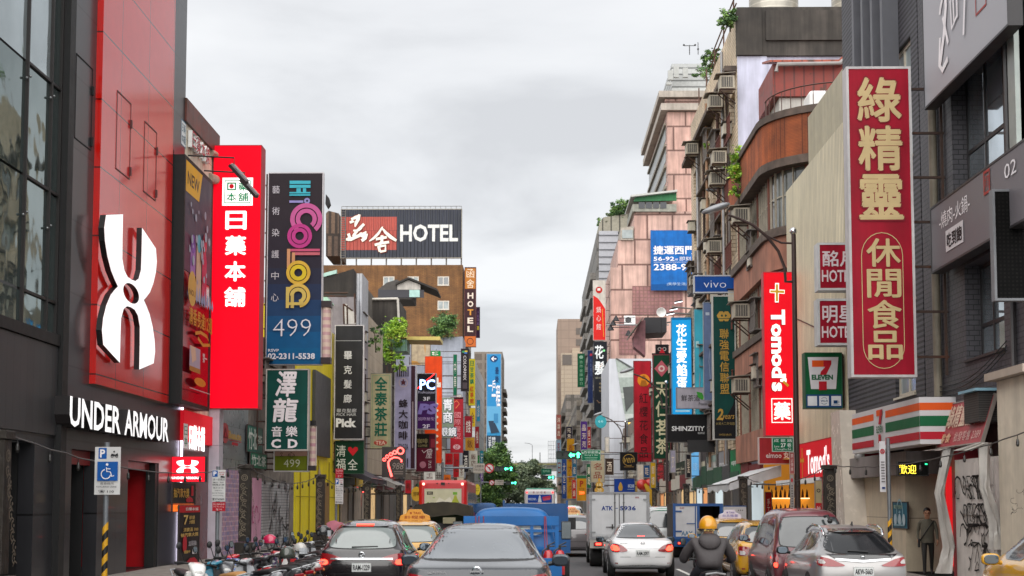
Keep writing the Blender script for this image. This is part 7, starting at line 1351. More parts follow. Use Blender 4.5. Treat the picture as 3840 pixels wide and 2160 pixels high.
# black people carrier
BLKP=mat('#1b1719',.2,clear=1,var=.03)
t,T,bv,put=car(MPV,BLKP,-3.42,29.6,'black people carrier with glowing red tail lights beside the scooters','car','RAM-1229','people_carrier',glass=CGL2)
t.scale=(1.03,1,1.06)
put('spoiler',[('r',[(-.56,1.53),(.56,1.53),(.58,1.455),(-.58,1.455)])],BLKP,.05,rnd=1);put('high_brake_light',[('r',[(-.17,1.50),(.17,1.50),(.17,1.475),(-.17,1.475)])],BRAKE,.06,rnd=0)
put('chrome_strip',[('r',[(-.60,.875),(.60,.875),(.60,.845),(-.60,.845)])],CHROME,.028,rnd=0);emblem(t,ry(bv,0,.93)-.02,.93,.06,False);q=MB();y_=ry(bv,0,.93)-.03;q.tube([(-.03,y_,.93),(0,y_,.95),(.03,y_,.93),(0,y_,.9),(-.03,y_,.93)],.006,4);q.tube([(0,y_,.88),(0,y_,.98)],.006,4);loc(q,t,'emblem',CHROME)
loc(MB().tube([(-.2,ry(bv,-.1,1.07)-.02,1.075),(.3,ry(bv,.3,1.09)-.02,1.085)],.012,5),t,'wiper',BLACK)
# silver crossover
SILV=mat('#a09e9d',.3,metal=.6,clear=.6,var=.03)
t,T,bv,put=car(SUV,SILV,6.02,27.6,'silver crossover car with roof rails, right foreground','car','AKW-5663','crossover_car',brake=False,glass=mat('#1c1d1f',.05,var=.1,spec=.6),kind='suv')
put('spoiler',[('r',[(-.53,1.53),(.53,1.53),(.56,1.465),(-.56,1.465)])],mat('#2a2a2b',.2,clear=1),.07,rnd=1)
put('chrome_strip',[('r',[(-.50,1.0),(0,.965),(.50,1.0),(.50,.965),(0,.925),(-.50,.965)])],CHROME,.028,rnd=0);put('dark_tailgate',[('r',[(-.66,1.08),(0,1.06),(.66,1.08),(.52,1.0),(0,.965),(-.52,1.0)])],mat('#1c1d1f',.15,clear=1),.016,rnd=0)
y_=ry(bv,0,1.03)-.03;q=MB();q.tube([(-.03,y_,1.06),(-.026,y_,1.0)],.008,5);q.tube([(.03,y_,1.06),(.026,y_,1.0)],.008,5);q.tube([(-.028,y_,1.03),(.028,y_,1.03)],.007,5);loc(q,t,'emblem',CHROME)
for s in(1,-1):
 zt_=lambda yy:bv.ray_cast(Vector((s*.5,yy,4)),Vector((0,0,-1)))[0].z
 loc(MB().tube([(s*.555,.85,zt_(.85)-.02),(s*.56,.95,zt_(.95)+.05),(s*.56,1.3,zt_(1.3)+.065),(s*.56,2.0,zt_(2.0)+.06),(s*.56,2.5,zt_(2.5)+.03),(s*.56,2.6,zt_(2.6)-.02)],.025,8),t,'roof_rail',CHROME,smooth=True)
loc(MB().tube([(-.25,ry(bv,-.25,1.12)-.02,1.13),(.12,ry(bv,.1,1.1)-.02,1.115)],.012,5),t,'wiper',BLACK)
loc(MB().prism([(0,.95,1.57),(0,1.12,1.59),(0,.99,1.66)],(.02,0,0)),t,'roof_fin',BLACK)
# maroon van
MAR=mat('#5a1f29',.3,clear=.8,var=.12,sc=2);t,T,bv,put=car(VAN,MAR,5.88,31.9,'maroon van with large rear window behind the silver crossover','van',None,'van',brake=True,glass=mat('#33383a',.08,var=.4,sc=1.5,spec=.7,ior=1.7))
loc(MB().tube([(.3,.18,1.72),(.34,.04,1.74),(.38,.02,1.66)],.03,6).ball((.38,.0,1.63),.06,8),t,'rear_mirror',BLACK)
put('lower_panel',[('l',[(.5,.3),(3.9,.3),(3.9,.5),(.5,.5)])],mat('#8a8680',.4,var=.1),.006,.2,rnd=0)
put('fuel_flap',[('l',[(.85,.78),(1.05,.78),(1.05,.92),(.85,.92)])],mat('#4a1a22',.3,clear=.6),.007,rnd=0)
# taxis
YC='#c8920f'
def roof_sign(t,bv,y,sc,col,txt,c2):
 z0=bv.ray_cast(Vector((0,y,4)),Vector((0,0,-1)))[0].z;k=sc
 q=MB().prism([(-.3*k,y,z0-.01),(.3*k,y,z0-.01),(.28*k,y,z0+.08*k),(.17*k,y,z0+.12*k),(.12*k,y,z0+.2*k),(-.12*k,y,z0+.2*k),(-.17*k,y,z0+.12*k),(-.28*k,y,z0+.08*k)],(0,.13,0));o=loc(q,t,'roof_sign',mat(col,.3,var=.05),bevel=.012)
 bd=Board((-.24*k,y-.004,z0+.17*k),(.48*k,0,0),(0,0,-.16*k),(0,-1,0));g=bd.draw([('t',txt,.08,.55,.92,.95,c2,.01),('t','★ TAXI',.28,.06,.72,.4,c2,.01)],None);g.parent=o
for(X,Y,lab,sc,col,txt,c2,gl)in((-3.1,37.2,'yellow taxi with amber roof sign ahead of the black people carrier',1.35,'#c98a1a','計程車','#8a2a14',CGL2),(5.78,36.6,'yellow taxi tucked between the rider and the maroon van',.01,YC,'車',YC,CGL),(5.85,43.4,'yellow taxi with white roof sign behind the rider',1.15,'#c9c4d4','台北衛星','#4a3a9a',CGL)):
 t,T,bv,put=car(MPV,mat(YC,.25,clear=1,var=.05),X,Y,lab,'taxi',None,'taxi',glass=gl,brake=False)
 if sc>.1:roof_sign(t,bv,1.55,sc,col,txt,c2)
 put('spoiler',[('r',[(-.56,1.53),(.56,1.53),(.58,1.455),(-.58,1.455)])],mat(YC,.25,clear=1,var=.05),.05,rnd=1)
t,T,bv,put=car(MPV,mat(YC,.25,clear=1,var=.05),7.15,17.3,'yellow taxi with black mirror, cut off at the bottom right corner','taxi',None,'taxi',z=.25)
# small far cars
t,T,bv,put=car(MPV,mat('#6a6668',.25,clear=1,var=.05),1.55,56,'grey people carrier with red lights left of the white box truck','car',None,'people_carrier')
t,T,bv,put=car(MPV,mat(YC,.25,clear=1,var=.05),1.75,68,'far yellow taxi ahead of the grey people carrier','taxi',None,'taxi');roof_sign(t,bv,1.5,1.2,'#d0a878','計程車','#8a2a14')
t,T,bv,put=car(VAN,paint('#c6c8ca'),2.05,84,'far white van beyond the far yellow taxi','van',None,'van');put('high_brake_light',[('r',[(-.2,1.8),(.2,1.8),(.2,1.75),(-.2,1.75)])],BRAKE,.012,rnd=0)
t,T,bv,put=car(VAN,paint('#b9bcbc'),5.1,58,'white and green van behind the open blue box truck','van',None,'van');put('green_roof',[('r',[(-.6,1.86),(.6,1.86),(.66,1.73),(-.66,1.73)])],mat('#1f7a5a',.3,clear=.6),.01,rnd=0)
t,T,bv,put=car(SED,mat('#7a2228',.25,clear=1,var=.05),.35,64,'dark red car glimpsed between the blue trucks and the box truck','car',None,'saloon_car')
# trucks and buses (built in their own coordinates, rear at y = 0)
BLU1=mat('#0a5c9a',.4,clear=.15,var=.12,sc=2,streak=.1,spec=.3);BLU2=mat('#084478',.45,clear=.1,var=.15,sc=2,spec=.3);TRK=mat('#c2c4c6',.45,var=.06,streak=.12);DKF=mat('#1a1a1b',.7,var=.2)
def vehicle(name,label,cat,X,Y,z=None):
 t=thing(name,label,cat,(X,Y,road_z(Y)if z is None else z));return t
def wheels(t,ys,hw,r,dual=()):
 for i,y in enumerate(ys):
  for s in(1,-1):o=wheel(t,s*hw,y,r,.2,dual=i in dual);o.parent=t
def lamp(t,x,z,y=-.01,w=.14,h=.1,on=True,nm='tail_light'):
 o=loc(MB().box(x-w/2,x+w/2,y-.03,y,z-h/2,z+h/2),t,nm,LAMP);g=loc(MB().box(x-w*.28,x+w*.28,y-.036,y-.031,z-h*.28,z+h*.28),o,'brake_lamp',BRAKE if on else CLEARL)
t=vehicle('flatbed_truck','blue flatbed truck with steel rack and fire extinguishers ahead of the grey saloon','truck',-.41,23.2,.0);hw=.83
mb=MB();mb.box(-hw,hw,0,2.9,.72,.8).box(-hw,hw,-.03,0,.72,1.16).box(-hw,-hw+.03,0.001,2.9,.81,1.16).box(hw-.03,hw,.001,2.9,.81,1.16);loc(mb,t,'bed',BLU1)
mb=MB()
for x in(-hw+.03,-.36,.36,hw-.03):mb.box(x-.03,x+.03,2.95,3.01,.8,1.72)
mb.box(-hw,hw,2.93,3.03,1.62,1.78);mb.box(-hw,hw,2.96,3.0,1.5,1.55);mb.box(-hw,hw,2.96,3.0,1.2,1.25);mb.box(-hw+.0,-hw+.05,2.97,3.9,1.6,1.65)
loc(mb,t,'rack',BLU1)
cs=[(3.05,3.1,.5,.8,1.15,.76,1.2,.72),(3.08,3.14,.45,.82,1.2,.78,1.86,.68),(3.3,3.3,.42,.83,1.2,.78,1.95,.68),(3.9,3.8,.4,.83,1.18,.77,1.95,.68),(4.35,4.2,.4,.83,1.15,.76,1.62,.68),(4.6,4.6,.42,.82,1.05,.76,1.15,.72),(4.7,4.7,.5,.76,.9,.7,.95,.6)]
me,bvt=shell(cs,(.02,.02,.02),(.04,.04,.03));me.materials.append(BLU1);SHCAB=me
o=bpy.data.objects.new('cab',me);COL.objects.link(o);o.parent=t
mb=MB();v,f=patch(bvt,[(-.5,1.72),(.5,1.72),(.55,1.4),(-.55,1.4)],'r',.008,.1,.01,None,1);mb.add(v,f);loc(mb,t,'rear_window',mat('#a9adab',.1,var=.3,sc=3,spec=.7),smooth=35)
mb=MB();[mb.box(-.52,.52,3.02,3.035,1.43+i*.09,1.45+i*.09)for i in range(4)];loc(mb,t,'window_bar',BLU1)
for s in(1,-1):o=loc(MB().box(s*.98-.09,s*.98+.09,3.9,3.95,1.35,1.68),t,'side_mirror',BLACK,bevel=.02);loc(MB().box(s*.98-.08,s*.98+.08,3.89,3.899,1.37,1.66),o,'mirror_glass',mat('#9aa4aa',.03,metal=.9,var=0));loc(MB().tube([(s*.8,4.0,1.5),(s*.98,3.93,1.5)],.015,5),t,'mirror_arm',BLACK)
mb=MB()
for x0,x1 in((-.62,-.6),(-.56,-.6),(-.48,-.5),(.58,.56),(.6,.62)):mb.tube([(x0,2.92,1.78),(x1+.03,2.6,.85)],.008,4)
loc(mb,t,'rope',mat('#8a3a48',.7));wheels(t,(.75,3.75),.82,.29);lamp(t,-.72,.62);lamp(t,.72,.62)
for i,x in enumerate((.62,.80)):
 e=thing('fire_extinguisher',('left','right')[i]+' one of two red fire extinguishers on the blue flatbed','fire extinguisher',(-.41+x,23.35,.9),'fire extinguishers on the flatbed');c=e.location
 MB().lathe([(.02,0),(.078,0),(.08,.02),(.08,.30),(.055,.36),(.025,.38)],c,'z',14).build('cylinder',mat('#a8141c',.25,clear=.6),e,smooth=True)
 MB().tube([c+Vector((0,0,.38)),c+Vector((0,0,.44))],.02,8).tube([c+Vector((-.02,0,.44)),c+Vector((.1,0,.5))],.012,6).tube([c+Vector((-.02,0,.43)),c+Vector((.1,-.01,.44))],.012,6).tube([c+Vector((0,0,.42)),c+Vector((-.09,-.02,.36)),c+Vector((-.1,-.03,.15))],.014,6).build('valve',mat('#1d1c1c',.4),e)
t=vehicle('flatbed_truck','second blue truck with high cab board beyond the racked flatbed','truck',.02,36.6);
mb=MB();mb.box(-.85,.85,0,2.8,.8,.86).box(-.85,.85,-.03,0,.8,1.2).box(-.85,-.82,.001,2.8,.87,1.2).box(.82,.85,.001,2.8,.87,1.2);loc(mb,t,'bed',BLU2)
mb=MB();mb.box(-.86,.86,2.85,2.92,.9,2.0).box(-.86,-.8,2.84,2.84,2,2.05);[mb.box(x-.03,x+.03,2.83,2.95,.9,2.08)for x in(-.83,.83)];loc(mb,t,'head_board',BLU2)
q=me.copy();q.materials.clear();q.materials.append(BLU1);o=bpy.data.objects.new('cab',q);COL.objects.link(o);o.parent=t;wheels(t,(.75,3.75),.84,.3);lamp(t,-.7,.66);lamp(t,.74,.66)
for s in(1,-1):loc(MB().box(s*.99-.1,s*.99+.1,3.9,3.95,1.3,1.62).tube([(s*.8,4.0,1.45),(s*.98,3.93,1.45)],.015,5),t,'side_mirror',BLACK)
t=vehicle('flatbed_truck','far blue truck roof right of the red bus','truck',-2.9,84)
mb=MB();mb.box(-.85,.85,0,2.8,.8,.9).box(-.85,.85,-.03,0,.8,1.2);loc(mb,t,'bed',BLU2);q=me.copy();q.materials.clear();q.materials.append(BLU2);o=bpy.data.objects.new('cab',q);COL.objects.link(o);o.parent=t;o.scale=(1,1,1.05);wheels(t,(.75,3.75),.84,.3)
t=vehicle('canvas_truck','old truck with sagging dark olive canvas cover before the red bus','truck',-3.35,54)
CV=mat('#3a352a',.85,var=.3,sc=2.5,bump=.6);mb=MB();n=14;vs=[]
prof=[(-1.02,1.1),(-1.02,1.7),(-.98,1.92),(-.5,2.02),(0,2.05),(.5,2.02),(.98,1.92),(1.02,1.7),(1.02,1.1)]
for j in range(9):
 for(x,z)in prof:vs.append((x,j*.4,z-.05*abs(sin(j*1.6))*(z>1.8)+.03*sin(x*5+j)))
mb.add(vs,[(j*9+i,j*9+i+1,j*9+10+i,j*9+9+i)for j in range(8)for i in range(8)])
mb.add([(x*1.02,-.06+.04*sin(x*6),z-(.0 if z>1.5 else 0))for x,z in prof]+[(x*1.0,-.04+.05*sin(x*9),1.55+.06*sin(x*4))for x,z in prof],[(i,i+1,10+i,9+i)for i in range(8)])
loc(mb,t,'canvas_cover',CV,smooth=60,fix=False)
loc(MB().box(-.98,.98,.1,3.3,.85,1.1).box(-.98,.98,.0,.05,.8,1.3),t,'bed',DKF);loc(MB().box(-.95,.95,3.35,4.8,.5,1.9),t,'cab',mat('#3d4a2c',.5),bevel=.12);loc(MB().box(.05,.5,-.12,-.07,1.28,1.5),t,'rear_plate',mat('#8a8468',.6));wheels(t,(.9,4.1),.95,.42,(0,));lamp(t,-.8,.8);lamp(t,.8,.8)
RBUS=mat('#b80a16',.35,clear=.2,var=.06)
t=vehicle('city_bus','red city bus with pale tea advert on its rear','bus',-4.72,77);H=3.2
loc(MB().box(-1.25,1.25,0,11.5,.35,H),t,'body',RBUS,bevel=.16);loc(MB().box(-1.27,-1.251,.6,11.2,1.5,2.6).box(1.251,1.27,.6,11.2,1.5,2.6),t,'side_window',CGL);loc(MB().box(-1.15,1.15,-.02,-.003,.45,.8),t,'grille',DKF)
bd=Board((-.92,-.01,2.72),(1.84,0,0),(0,0,-1.35),(0,-1,0));o=loc(MB().obox(bd.o,bd.r,bd.d,(0,.008,0)),t,'rear_advert',plain('#b8b49a'))
g=bd.draw([('f',-.02,-.03,1.02,1.03,'#a9a49a',.02),('r',.05,.08,.22,.2,'#2a2620'),('t','茶裏王',.07,.1,.2,.18,'#c9c0a8',.01),('r',.78,.1,.9,.2,'#6a9a3a'),('p',[(.3,.5),(.4,.3),(.55,.42),(.7,.28),(.78,.5),(.6,.6),(.4,.6)],'#c9c4b4'),('p',[(.76,.9),(.74,.5),(.8,.34),(.82,.22),(.88,.22),(.9,.34),(.96,.5),(.94,.9)],'#9aa03a'),('r',.7,.55,.92,.66,'#24301c'),('t','青心烏龍茶',.1,.72,.62,.86,'#b0623a',.02),('p',[(.05,.5),(.12,.48),(.1,.56)],'#6a8a3a'),('p',[(.55,.66),(.66,.6),(.62,.7)],'#6a8a3a'),('p',[(.2,.3),(.28,.28),(.26,.34)],'#8aa05a')],None);g.parent=o
for x in(-1.0,1.0):g=loc(MB().ball((x,-.01,3.0),.07,10,0,(1,.4,1)),t,'high_brake_light',lit('#ff8a7a',2));lamp(t,x*1.1,1.1)
loc(MB().box(-.1,.1,-.05,0,2.95,3.08).ball((-.3,0,3.03),.04,6).ball((.3,0,3.03),.04,6),t,'rear_camera',BLACK);wheels(t,(2.8,8.8),1.22,.48,(0,))
t=vehicle('city_bus','white and green city bus far down the middle of the street','bus',.42,122);H=3.15;WB=mat('#bcb9b9',.35,clear=.4,var=.06)
loc(MB().box(-1.25,1.25,0,11.5,.35,H),t,'body',WB,bevel=.18);loc(MB().box(-1.1,1.1,.2,11.3,H-.06,H+.1),t,'roof',mat('#3f8a72',.4),bevel=.04);loc(MB().box(-1.27,-1.251,.5,11.2,1.45,2.75).box(1.251,1.27,.5,11.2,1.45,2.75),t,'side_window',mat('#2a4a42',.1));loc(MB().box(-1.255,1.255,-.012,11.4,1.05,1.14),t,'green_stripe',mat('#1f7a5a',.4))
bd=Board((-.98,-.02,2.72),(1.96,0,0),(0,0,-.66),(0,-1,0));o=loc(MB().obox(bd.o,bd.r,bd.d,(0,.01,0)),t,'rear_advert',plain('#123a8a'));g=bd.draw([('t','啤酒王相九',.03,.42,.36,.7,'#b9c4d4',.02),('p',[(.42,.95),(.44,.5),(.48,.1),(.52,.1),(.55,.5),(.58,.95)],'#b4bcc4'),('l',[(.62,.5),(.95,.3)],.14,'#a82a4a'),('l',[(.64,.66),(.92,.5)],.08,'#b04a5a')],None);g.parent=o
o=loc(MB().prism([(-.95,-.02,1.95),(-.25,-.02,1.85),(-.12,-.02,1.55),(-.95,-.02,1.55)],(0,.01,0)).prism([(.95,-.02,1.95),(.25,-.02,1.85),(.12,-.02,1.55),(.95,-.02,1.55)],(0,.01,0)),t,'rear_window',DKF);loc(MB().prism([(-.32,-.03,1.98),(.32,-.03,1.98),(.2,-.03,1.86),(-.2,-.03,1.86)],(0,.01,0)),t,'high_brake_light',lit('#ff4a28',1.2))
for x in(-1.05,1.05):loc(MB().ball((x,-.01,2.9),.08,8,0,(1,.4,1)),t,'marker_lamp',lit('#ff3a3a',1.2))
for i,c in enumerate('EUGE'):script(t,c,-.55+i*.3,-.42+i*.3,-.012,2.82,2.98,plain('#8a3a4a'))
wheels(t,(2.8,8.8),1.22,.48,(0,))
t=vehicle('box_truck','white box truck with blue number ATK-5936 on its doors','truck',2.66,47.2);w_=.93;z0,z1=.95,2.3
loc(MB().box(-w_,w_,0,3.1,z0,z1),t,'cargo_box',TRK)
mb=MB();mb.box(-w_-.02,w_+.02,-.05,.06,z1,z1+.06).box(-w_-.02,w_+.02,-.05,.06,z0-.08,z0);mb.box(-w_-.02,-w_+.07,-.048,.058,z0,z1).box(w_-.07,w_+.02,-.048,.058,z0,z1);loc(mb,t,'rear_frame',mat('#8f9092',.5,metal=.3,var=.15,streak=.2))
for s in(-1,1):
 a,b=sorted((s*.012,s*(w_-.075)));o=loc(MB().box(a,b,-.03,-.004,z0+.02,z1-.02),t,'rear_door',TRK);x=s*.14
 q=MB().tube([(x,-.055,z0-.04),(x,-.055,z1+.02)],.018,8).box(x-.03,x+.03,-.06,-.031,z1-.3,z1-.25).box(x-.03,x+.03,-.06,-.031,z0+.2,z0+.25);loc(q,o,'lock_rod',STEEL)
 for z in(z0+.12,z1-.2):loc(MB().box(*sorted((s*(w_-.18),s*(w_-.02))),-.055,-.032,z,z+.05),o,'hinge',STEEL)
loc(MB().box(-.42,-.16,-.07,-.056,z0+.3,z0+.325).box(-.24,-.2,-.08,-.031,z0+.25,z0+.4),t,'door_handle',DARKMETAL)
loc(MB().box(-w_+.08,w_-.08,-.034,-.032,z0+.06,z0+.065),t,'door_seal',DKF);loc(MB().box(-.012,.012,-.034,-.0305,z0,z1),t,'door_gap',DKF)
script(t,'ATK',-.56,-.2,-.034,1.78,1.92,plain('#17337a'),0,.03);script(t,'-',-.14,-.04,-.034,1.84,1.86,plain('#17337a'));script(t,'5936',.02,.52,-.034,1.78,1.92,plain('#17337a'),0,.03);script(t,'合吉',.5,.62,-.034,2.16,2.22,plain('#a84a4a'))
loc(MB().box(-.85,.85,.1,4.6,.55,.7),t,'chassis',DKF);loc(MB().box(-w_,w_,-.06,.05,.6,.86),t,'rear_bumper',mat('#b0aca4',.5,var=.2,streak=.3));loc(MB().box(-.86,.86,3.15,4.7,.5,2.0),t,'cab',TRK,bevel=.1)
lamp(t,-.66,.73,-.065,.3,.12);lamp(t,.66,.73,-.065,.3,.12);numberplate_local(t,-.08,.55,'ATK-5936',.34,.15);wheels(t,(.8,3.9),.9,.36,(0,))
for z in(1.1,1.4,1.7,2.0):loc(MB().box(-w_-.024,-w_-.0205,-.04,.03,z,z+.05),t,'marker_lamp',lit('#c02a20',.6))
t=vehicle('box_truck','blue framed box truck with one rear door open, dark inside','truck',6.0,55.2);w_=.9;z0,z1=.75,1.98;BF=mat('#144a86',.45,var=.12)
mb=MB();mb.box(-w_,-w_+.05,0,2.7,z0,z1).box(w_-.05,w_,0,2.7,z0,z1).box(-w_+.05,w_-.05,0,2.7,z1-.05,z1).box(-w_+.05,w_-.05,0,2.7,z0,z0+.05).box(-w_+.05,w_-.05,2.6,2.7,z0+.05,z1-.05);loc(mb,t,'cargo_box',mat('#3a3634',.7,var=.2))
mb=MB();mb.box(-w_-.02,w_+.02,-.04,-.002,z1-.08,z1+.02).box(-w_-.02,w_+.02,-.04,-.002,z0-.06,z0+.04);mb.box(-w_-.02,-w_+.08,-.038,-.003,z0+.04,z1-.08).box(w_-.1,w_+.02,-.038,-.003,z0+.04,z1-.08).box(-.04,.06,-.038,-.003,z0+.04,z1-.08);loc(mb,t,'rear_frame',BF)
o=loc(MB().box(-w_+.08,-.04,-.03,-.006,z0+.04,z1-.08),t,'rear_door',TRK);loc(MB().tube([(-.1,-.05,z0),(-.1,-.05,z1-.05)],.02,6).box(-.42,-.1,-.06,-.045,z0+.5,z0+.53).box(-w_+.02,-w_+.3,-.05,-.031,z1-.3,z1-.24).box(-w_+.02,-w_+.3,-.05,-.031,z0+.2,z0+.26),o,'hinge_bar',BF);script(o,'AAX',-.62,-.2,-.032,z0+.07,z0+.24,plain('#3a6a8a'));script(o,'合吉',-.68,-.5,-.032,z1-.17,z1-.12,plain('#a84a4a'))
q=MB();q.T=Matrix.Translation((w_+.02,-.02,0))@Matrix.Rotation(radians(18),4,'Z');q.box(.02,.92,-.03,0,z0+.04,z1-.1,0).box(.0,.94,-.026,-.004,z0-.0,z0+.03,1).box(0,.94,-.026,-.004,z1-.095,z1-.06,1);[q.box(.6+i*.08,.63+i*.08,-.034,-.031,z1-.25,z1-.21,2)for i in range(3)];loc(q,t,'open_door',[TRK,BF,BLACK])
loc(MB().box(-.1+.3,.8,.6,1.4,z0+.06,z0+.5),t,'orange_crate',mat('#a84a20',.6));loc(MB().box(-.85,.85,.1,4.4,.4,.66),t,'chassis',DKF);loc(MB().box(-.84,.84,2.8,4.4,.5,1.9),t,'cab',BLU1,bevel=.1);loc(MB().box(-.9,.9,-.05,.02,.42,.68),t,'rear_bumper',BLU2);wheels(t,(.8,3.6),.85,.3,(0,));lamp(t,-.7,.55,-.055);lamp(t,.7,.55,-.055)
# scooters
def make_scooter():
 t=thing('motor_scooter','scooter','scooter',(0,0,0),'scooters parked along the left kerb')
 b=MB();loft(b,[(-.92,.80,.03,.03),(-.86,.78,.09,.07),(-.6,.72,.15,.13),(-.25,.62,.17,.17),(.0,.50,.15,.18),(.08,.42,.12,.12)])
 loft(b,[(.05,.31,.13,.05),(.4,.31,.14,.05)])
 b.prism([(-.2,.40,.30),(.2,.40,.30),(.23,.46,.62),(.17,.50,.88),(0,.52,.95),(-.17,.50,.88),(-.23,.46,.62)],(0,.09,-.02))
 loft(b,[(.36,1.0,.05,.02),(.44,1.0,.15,.045),(.56,.94,.13,.07),(.66,.86,.09,.07),(.7,.82,.04,.03)]);loft(b,[(.42,.5,.04,.03),(.55,.56,.09,.05),(.72,.52,.09,.05),(.86,.42,.05,.03)])
 o=loc(b,t,'body_panel',paint('#b8b8b8'),smooth=50)
 q=MB();loft(q,[(-.78,.84,.04,.02),(-.7,.855,.12,.05),(-.35,.83,.15,.055),(-.1,.80,.14,.05),(.08,.79,.09,.05),(.12,.77,.05,.03)]);loc(q,t,'seat',mat('#151415',.55,var=.1),smooth=50)
 for y in(-.6,.66):w_=wheel(t,.05,y,.235,.1);w_.parent=t
 q=MB();q.tube([(-.07,.66,.235),(-.07,.52,.62)],.025,6).tube([(.07,.66,.235),(.07,.52,.62)],.025,6);q.tube([(0,.5,.6),(0,.45,1.0)],.03,6);loc(q,t,'front_fork',mat('#5a5a5c',.4,metal=.6))
 q=MB();q.tube([(-.33,.36,1.0),(-.2,.44,1.02),(0,.46,1.0),(.2,.44,1.02),(.33,.36,1.0)],.016,8);q.tube([(-.34,.355,1.0),(-.22,.425,1.02)],.022,8).tube([(.34,.355,1.0),(.22,.425,1.02)],.022,8);loc(q,t,'handlebar',BLACK,smooth=True)
 for s in(-1,1):
  q=MB();q.tube([(s*.2,.44,1.02),(s*.26,.45,1.16),(s*.30,.42,1.25)],.008,5);q.ball((s*.32,.42,1.275),.062,10,0,(.75,.3,1));o=loc(q,t,'side_mirror',BLACK,smooth=True);loc(MB().box(s*.32-.03,s*.32+.03,.398,.401,1.235,1.315),o,'mirror_glass',mat('#9aa4aa',.03,metal=.9,var=0))
 loc(MB().ball((0,.655,.88),.06,10,0,(1.3,.6,.75)),t,'headlight',mat('#b9b8b4',.1,var=.1,clear=1),smooth=True)
 q=MB().box(-.09,.09,-.93,-.87,.70,.77);loc(q,t,'tail_light',LAMP,bevel=.015);
 for s in(-1,1):loc(MB().ball((s*.13,-.86,.70),.035,8),t,'indicator',mat('#a85a14',.2),smooth=True)
 numberplate_local(t,-.97,.5,'AKW-563',.26,.14);loc(MB().prism([(-.1,-.82,.62),(.1,-.82,.62),(.11,-.95,.4),(-.11,-.95,.4)],(0,-.015,0)),t,'mudguard',BLACK)
 q=MB();q.tube([(.13,-.1,.26),(.16,-.45,.3),(.17,-.85,.38)],[.03,.05,.055],10);loc(q,t,'exhaust',mat('#4a4a4c',.35,metal=.6),smooth=True)
 q=MB();q.box(-.14,-.06,-.65,-.05,.2,.38);loc(q,t,'engine',mat('#3a3a3b',.5,metal=.4));q=MB();q.tube([(-.12,-.62,.72),(-.13,-.92,.86),(0,-.98,.88),(.13,-.92,.86),(.12,-.62,.72)],.014,6);loc(q,t,'grab_rail',mat('#a9aaac',.3,metal=.6),smooth=True)
 return t
sc0=make_scooter()
PAL={'white':paint('#dcdbd8'),'black':paint('#1b1a1c'),'silver':paint('#a9abae'),'red':paint('#b8141f'),'blue':paint('#1a58b0'),'purple':paint('#3a2452'),'teal':paint('#2a7a94'),'grey':paint('#4a4a4d'),'cream':paint('#b3a684')}
def recolor(t,m,seat=None):
 for c in t.children:
  if c.name.startswith('body_panel')or(seat and c.name.startswith('seat')):
   c.material_slots[0].link='OBJECT';c.material_slots[0].material=m if c.name.startswith('body')else seat
TAN=mat('#a87a48',.6,var=.1)
ROW=[(-5.95,24.3,205,'white','white scooter at the near end of the row, its front turned to the road'),(-5.3,24.9,32,'teal','teal scooter with tan seat nearest the bottom edge'),(-5.75,25.8,200,'grey','grey scooter with front turned to the road, behind the near white one'),(-5.0,26.1,35,'silver','silver scooter with tail rail rising toward the road'),(-5.85,27.0,198,'blue','blue scooter facing the road near the mosaic wall'),(-4.9,27.3,38,'grey','dark grey scooter with visible number plate beside the silver one'),(-5.6,28.2,40,'red','red scooter in the middle of the near half of the row'),(-4.95,28.6,40,'black','black scooter just behind the dark grey one'),(-5.7,29.5,205,'purple','purple scooter facing the road under the pink helmet'),(-5.0,30.0,42,'white','white scooter with plate toward the road, beside the people carrier'),(-5.75,30.9,200,'red','red scooter facing the road before the bronze pillar'),(-5.1,31.5,38,'red','red tailed scooter with plate beside the people carrier'),(-5.8,32.5,203,'blue','blue scooter facing the road before the pink door'),(-5.1,33.1,40,'white','white scooter halfway along the people carrier'),(-5.7,34.0,38,'black','black scooter in front of the graffiti shutter'),(-5.2,34.8,200,'purple','purple scooter facing the road before the shutter'),(-5.6,35.8,40,'white','white scooter before the yellow shop'),(-5.2,36.8,205,'red','red and white scooter facing the road before the yellow shop'),(-5.6,37.9,40,'silver','silver scooter close to the second parking sign'),(-5.2,39.0,38,'white','white scooter with red trim near the pink cloth'),(-5.7,40.3,200,'black','black scooter at the far end of the row')]
for i,(x,y,a,c,lab)in enumerate(ROW):
 t=sc0 if i==0 else copy_tree(sc0);t.location=(x+.25,y,road_z(y));t.rotation_euler=(0,radians(-7),radians(a));t['label']=lab
 recolor(t,PAL[c],TAN if 'tan seat' in lab else None)
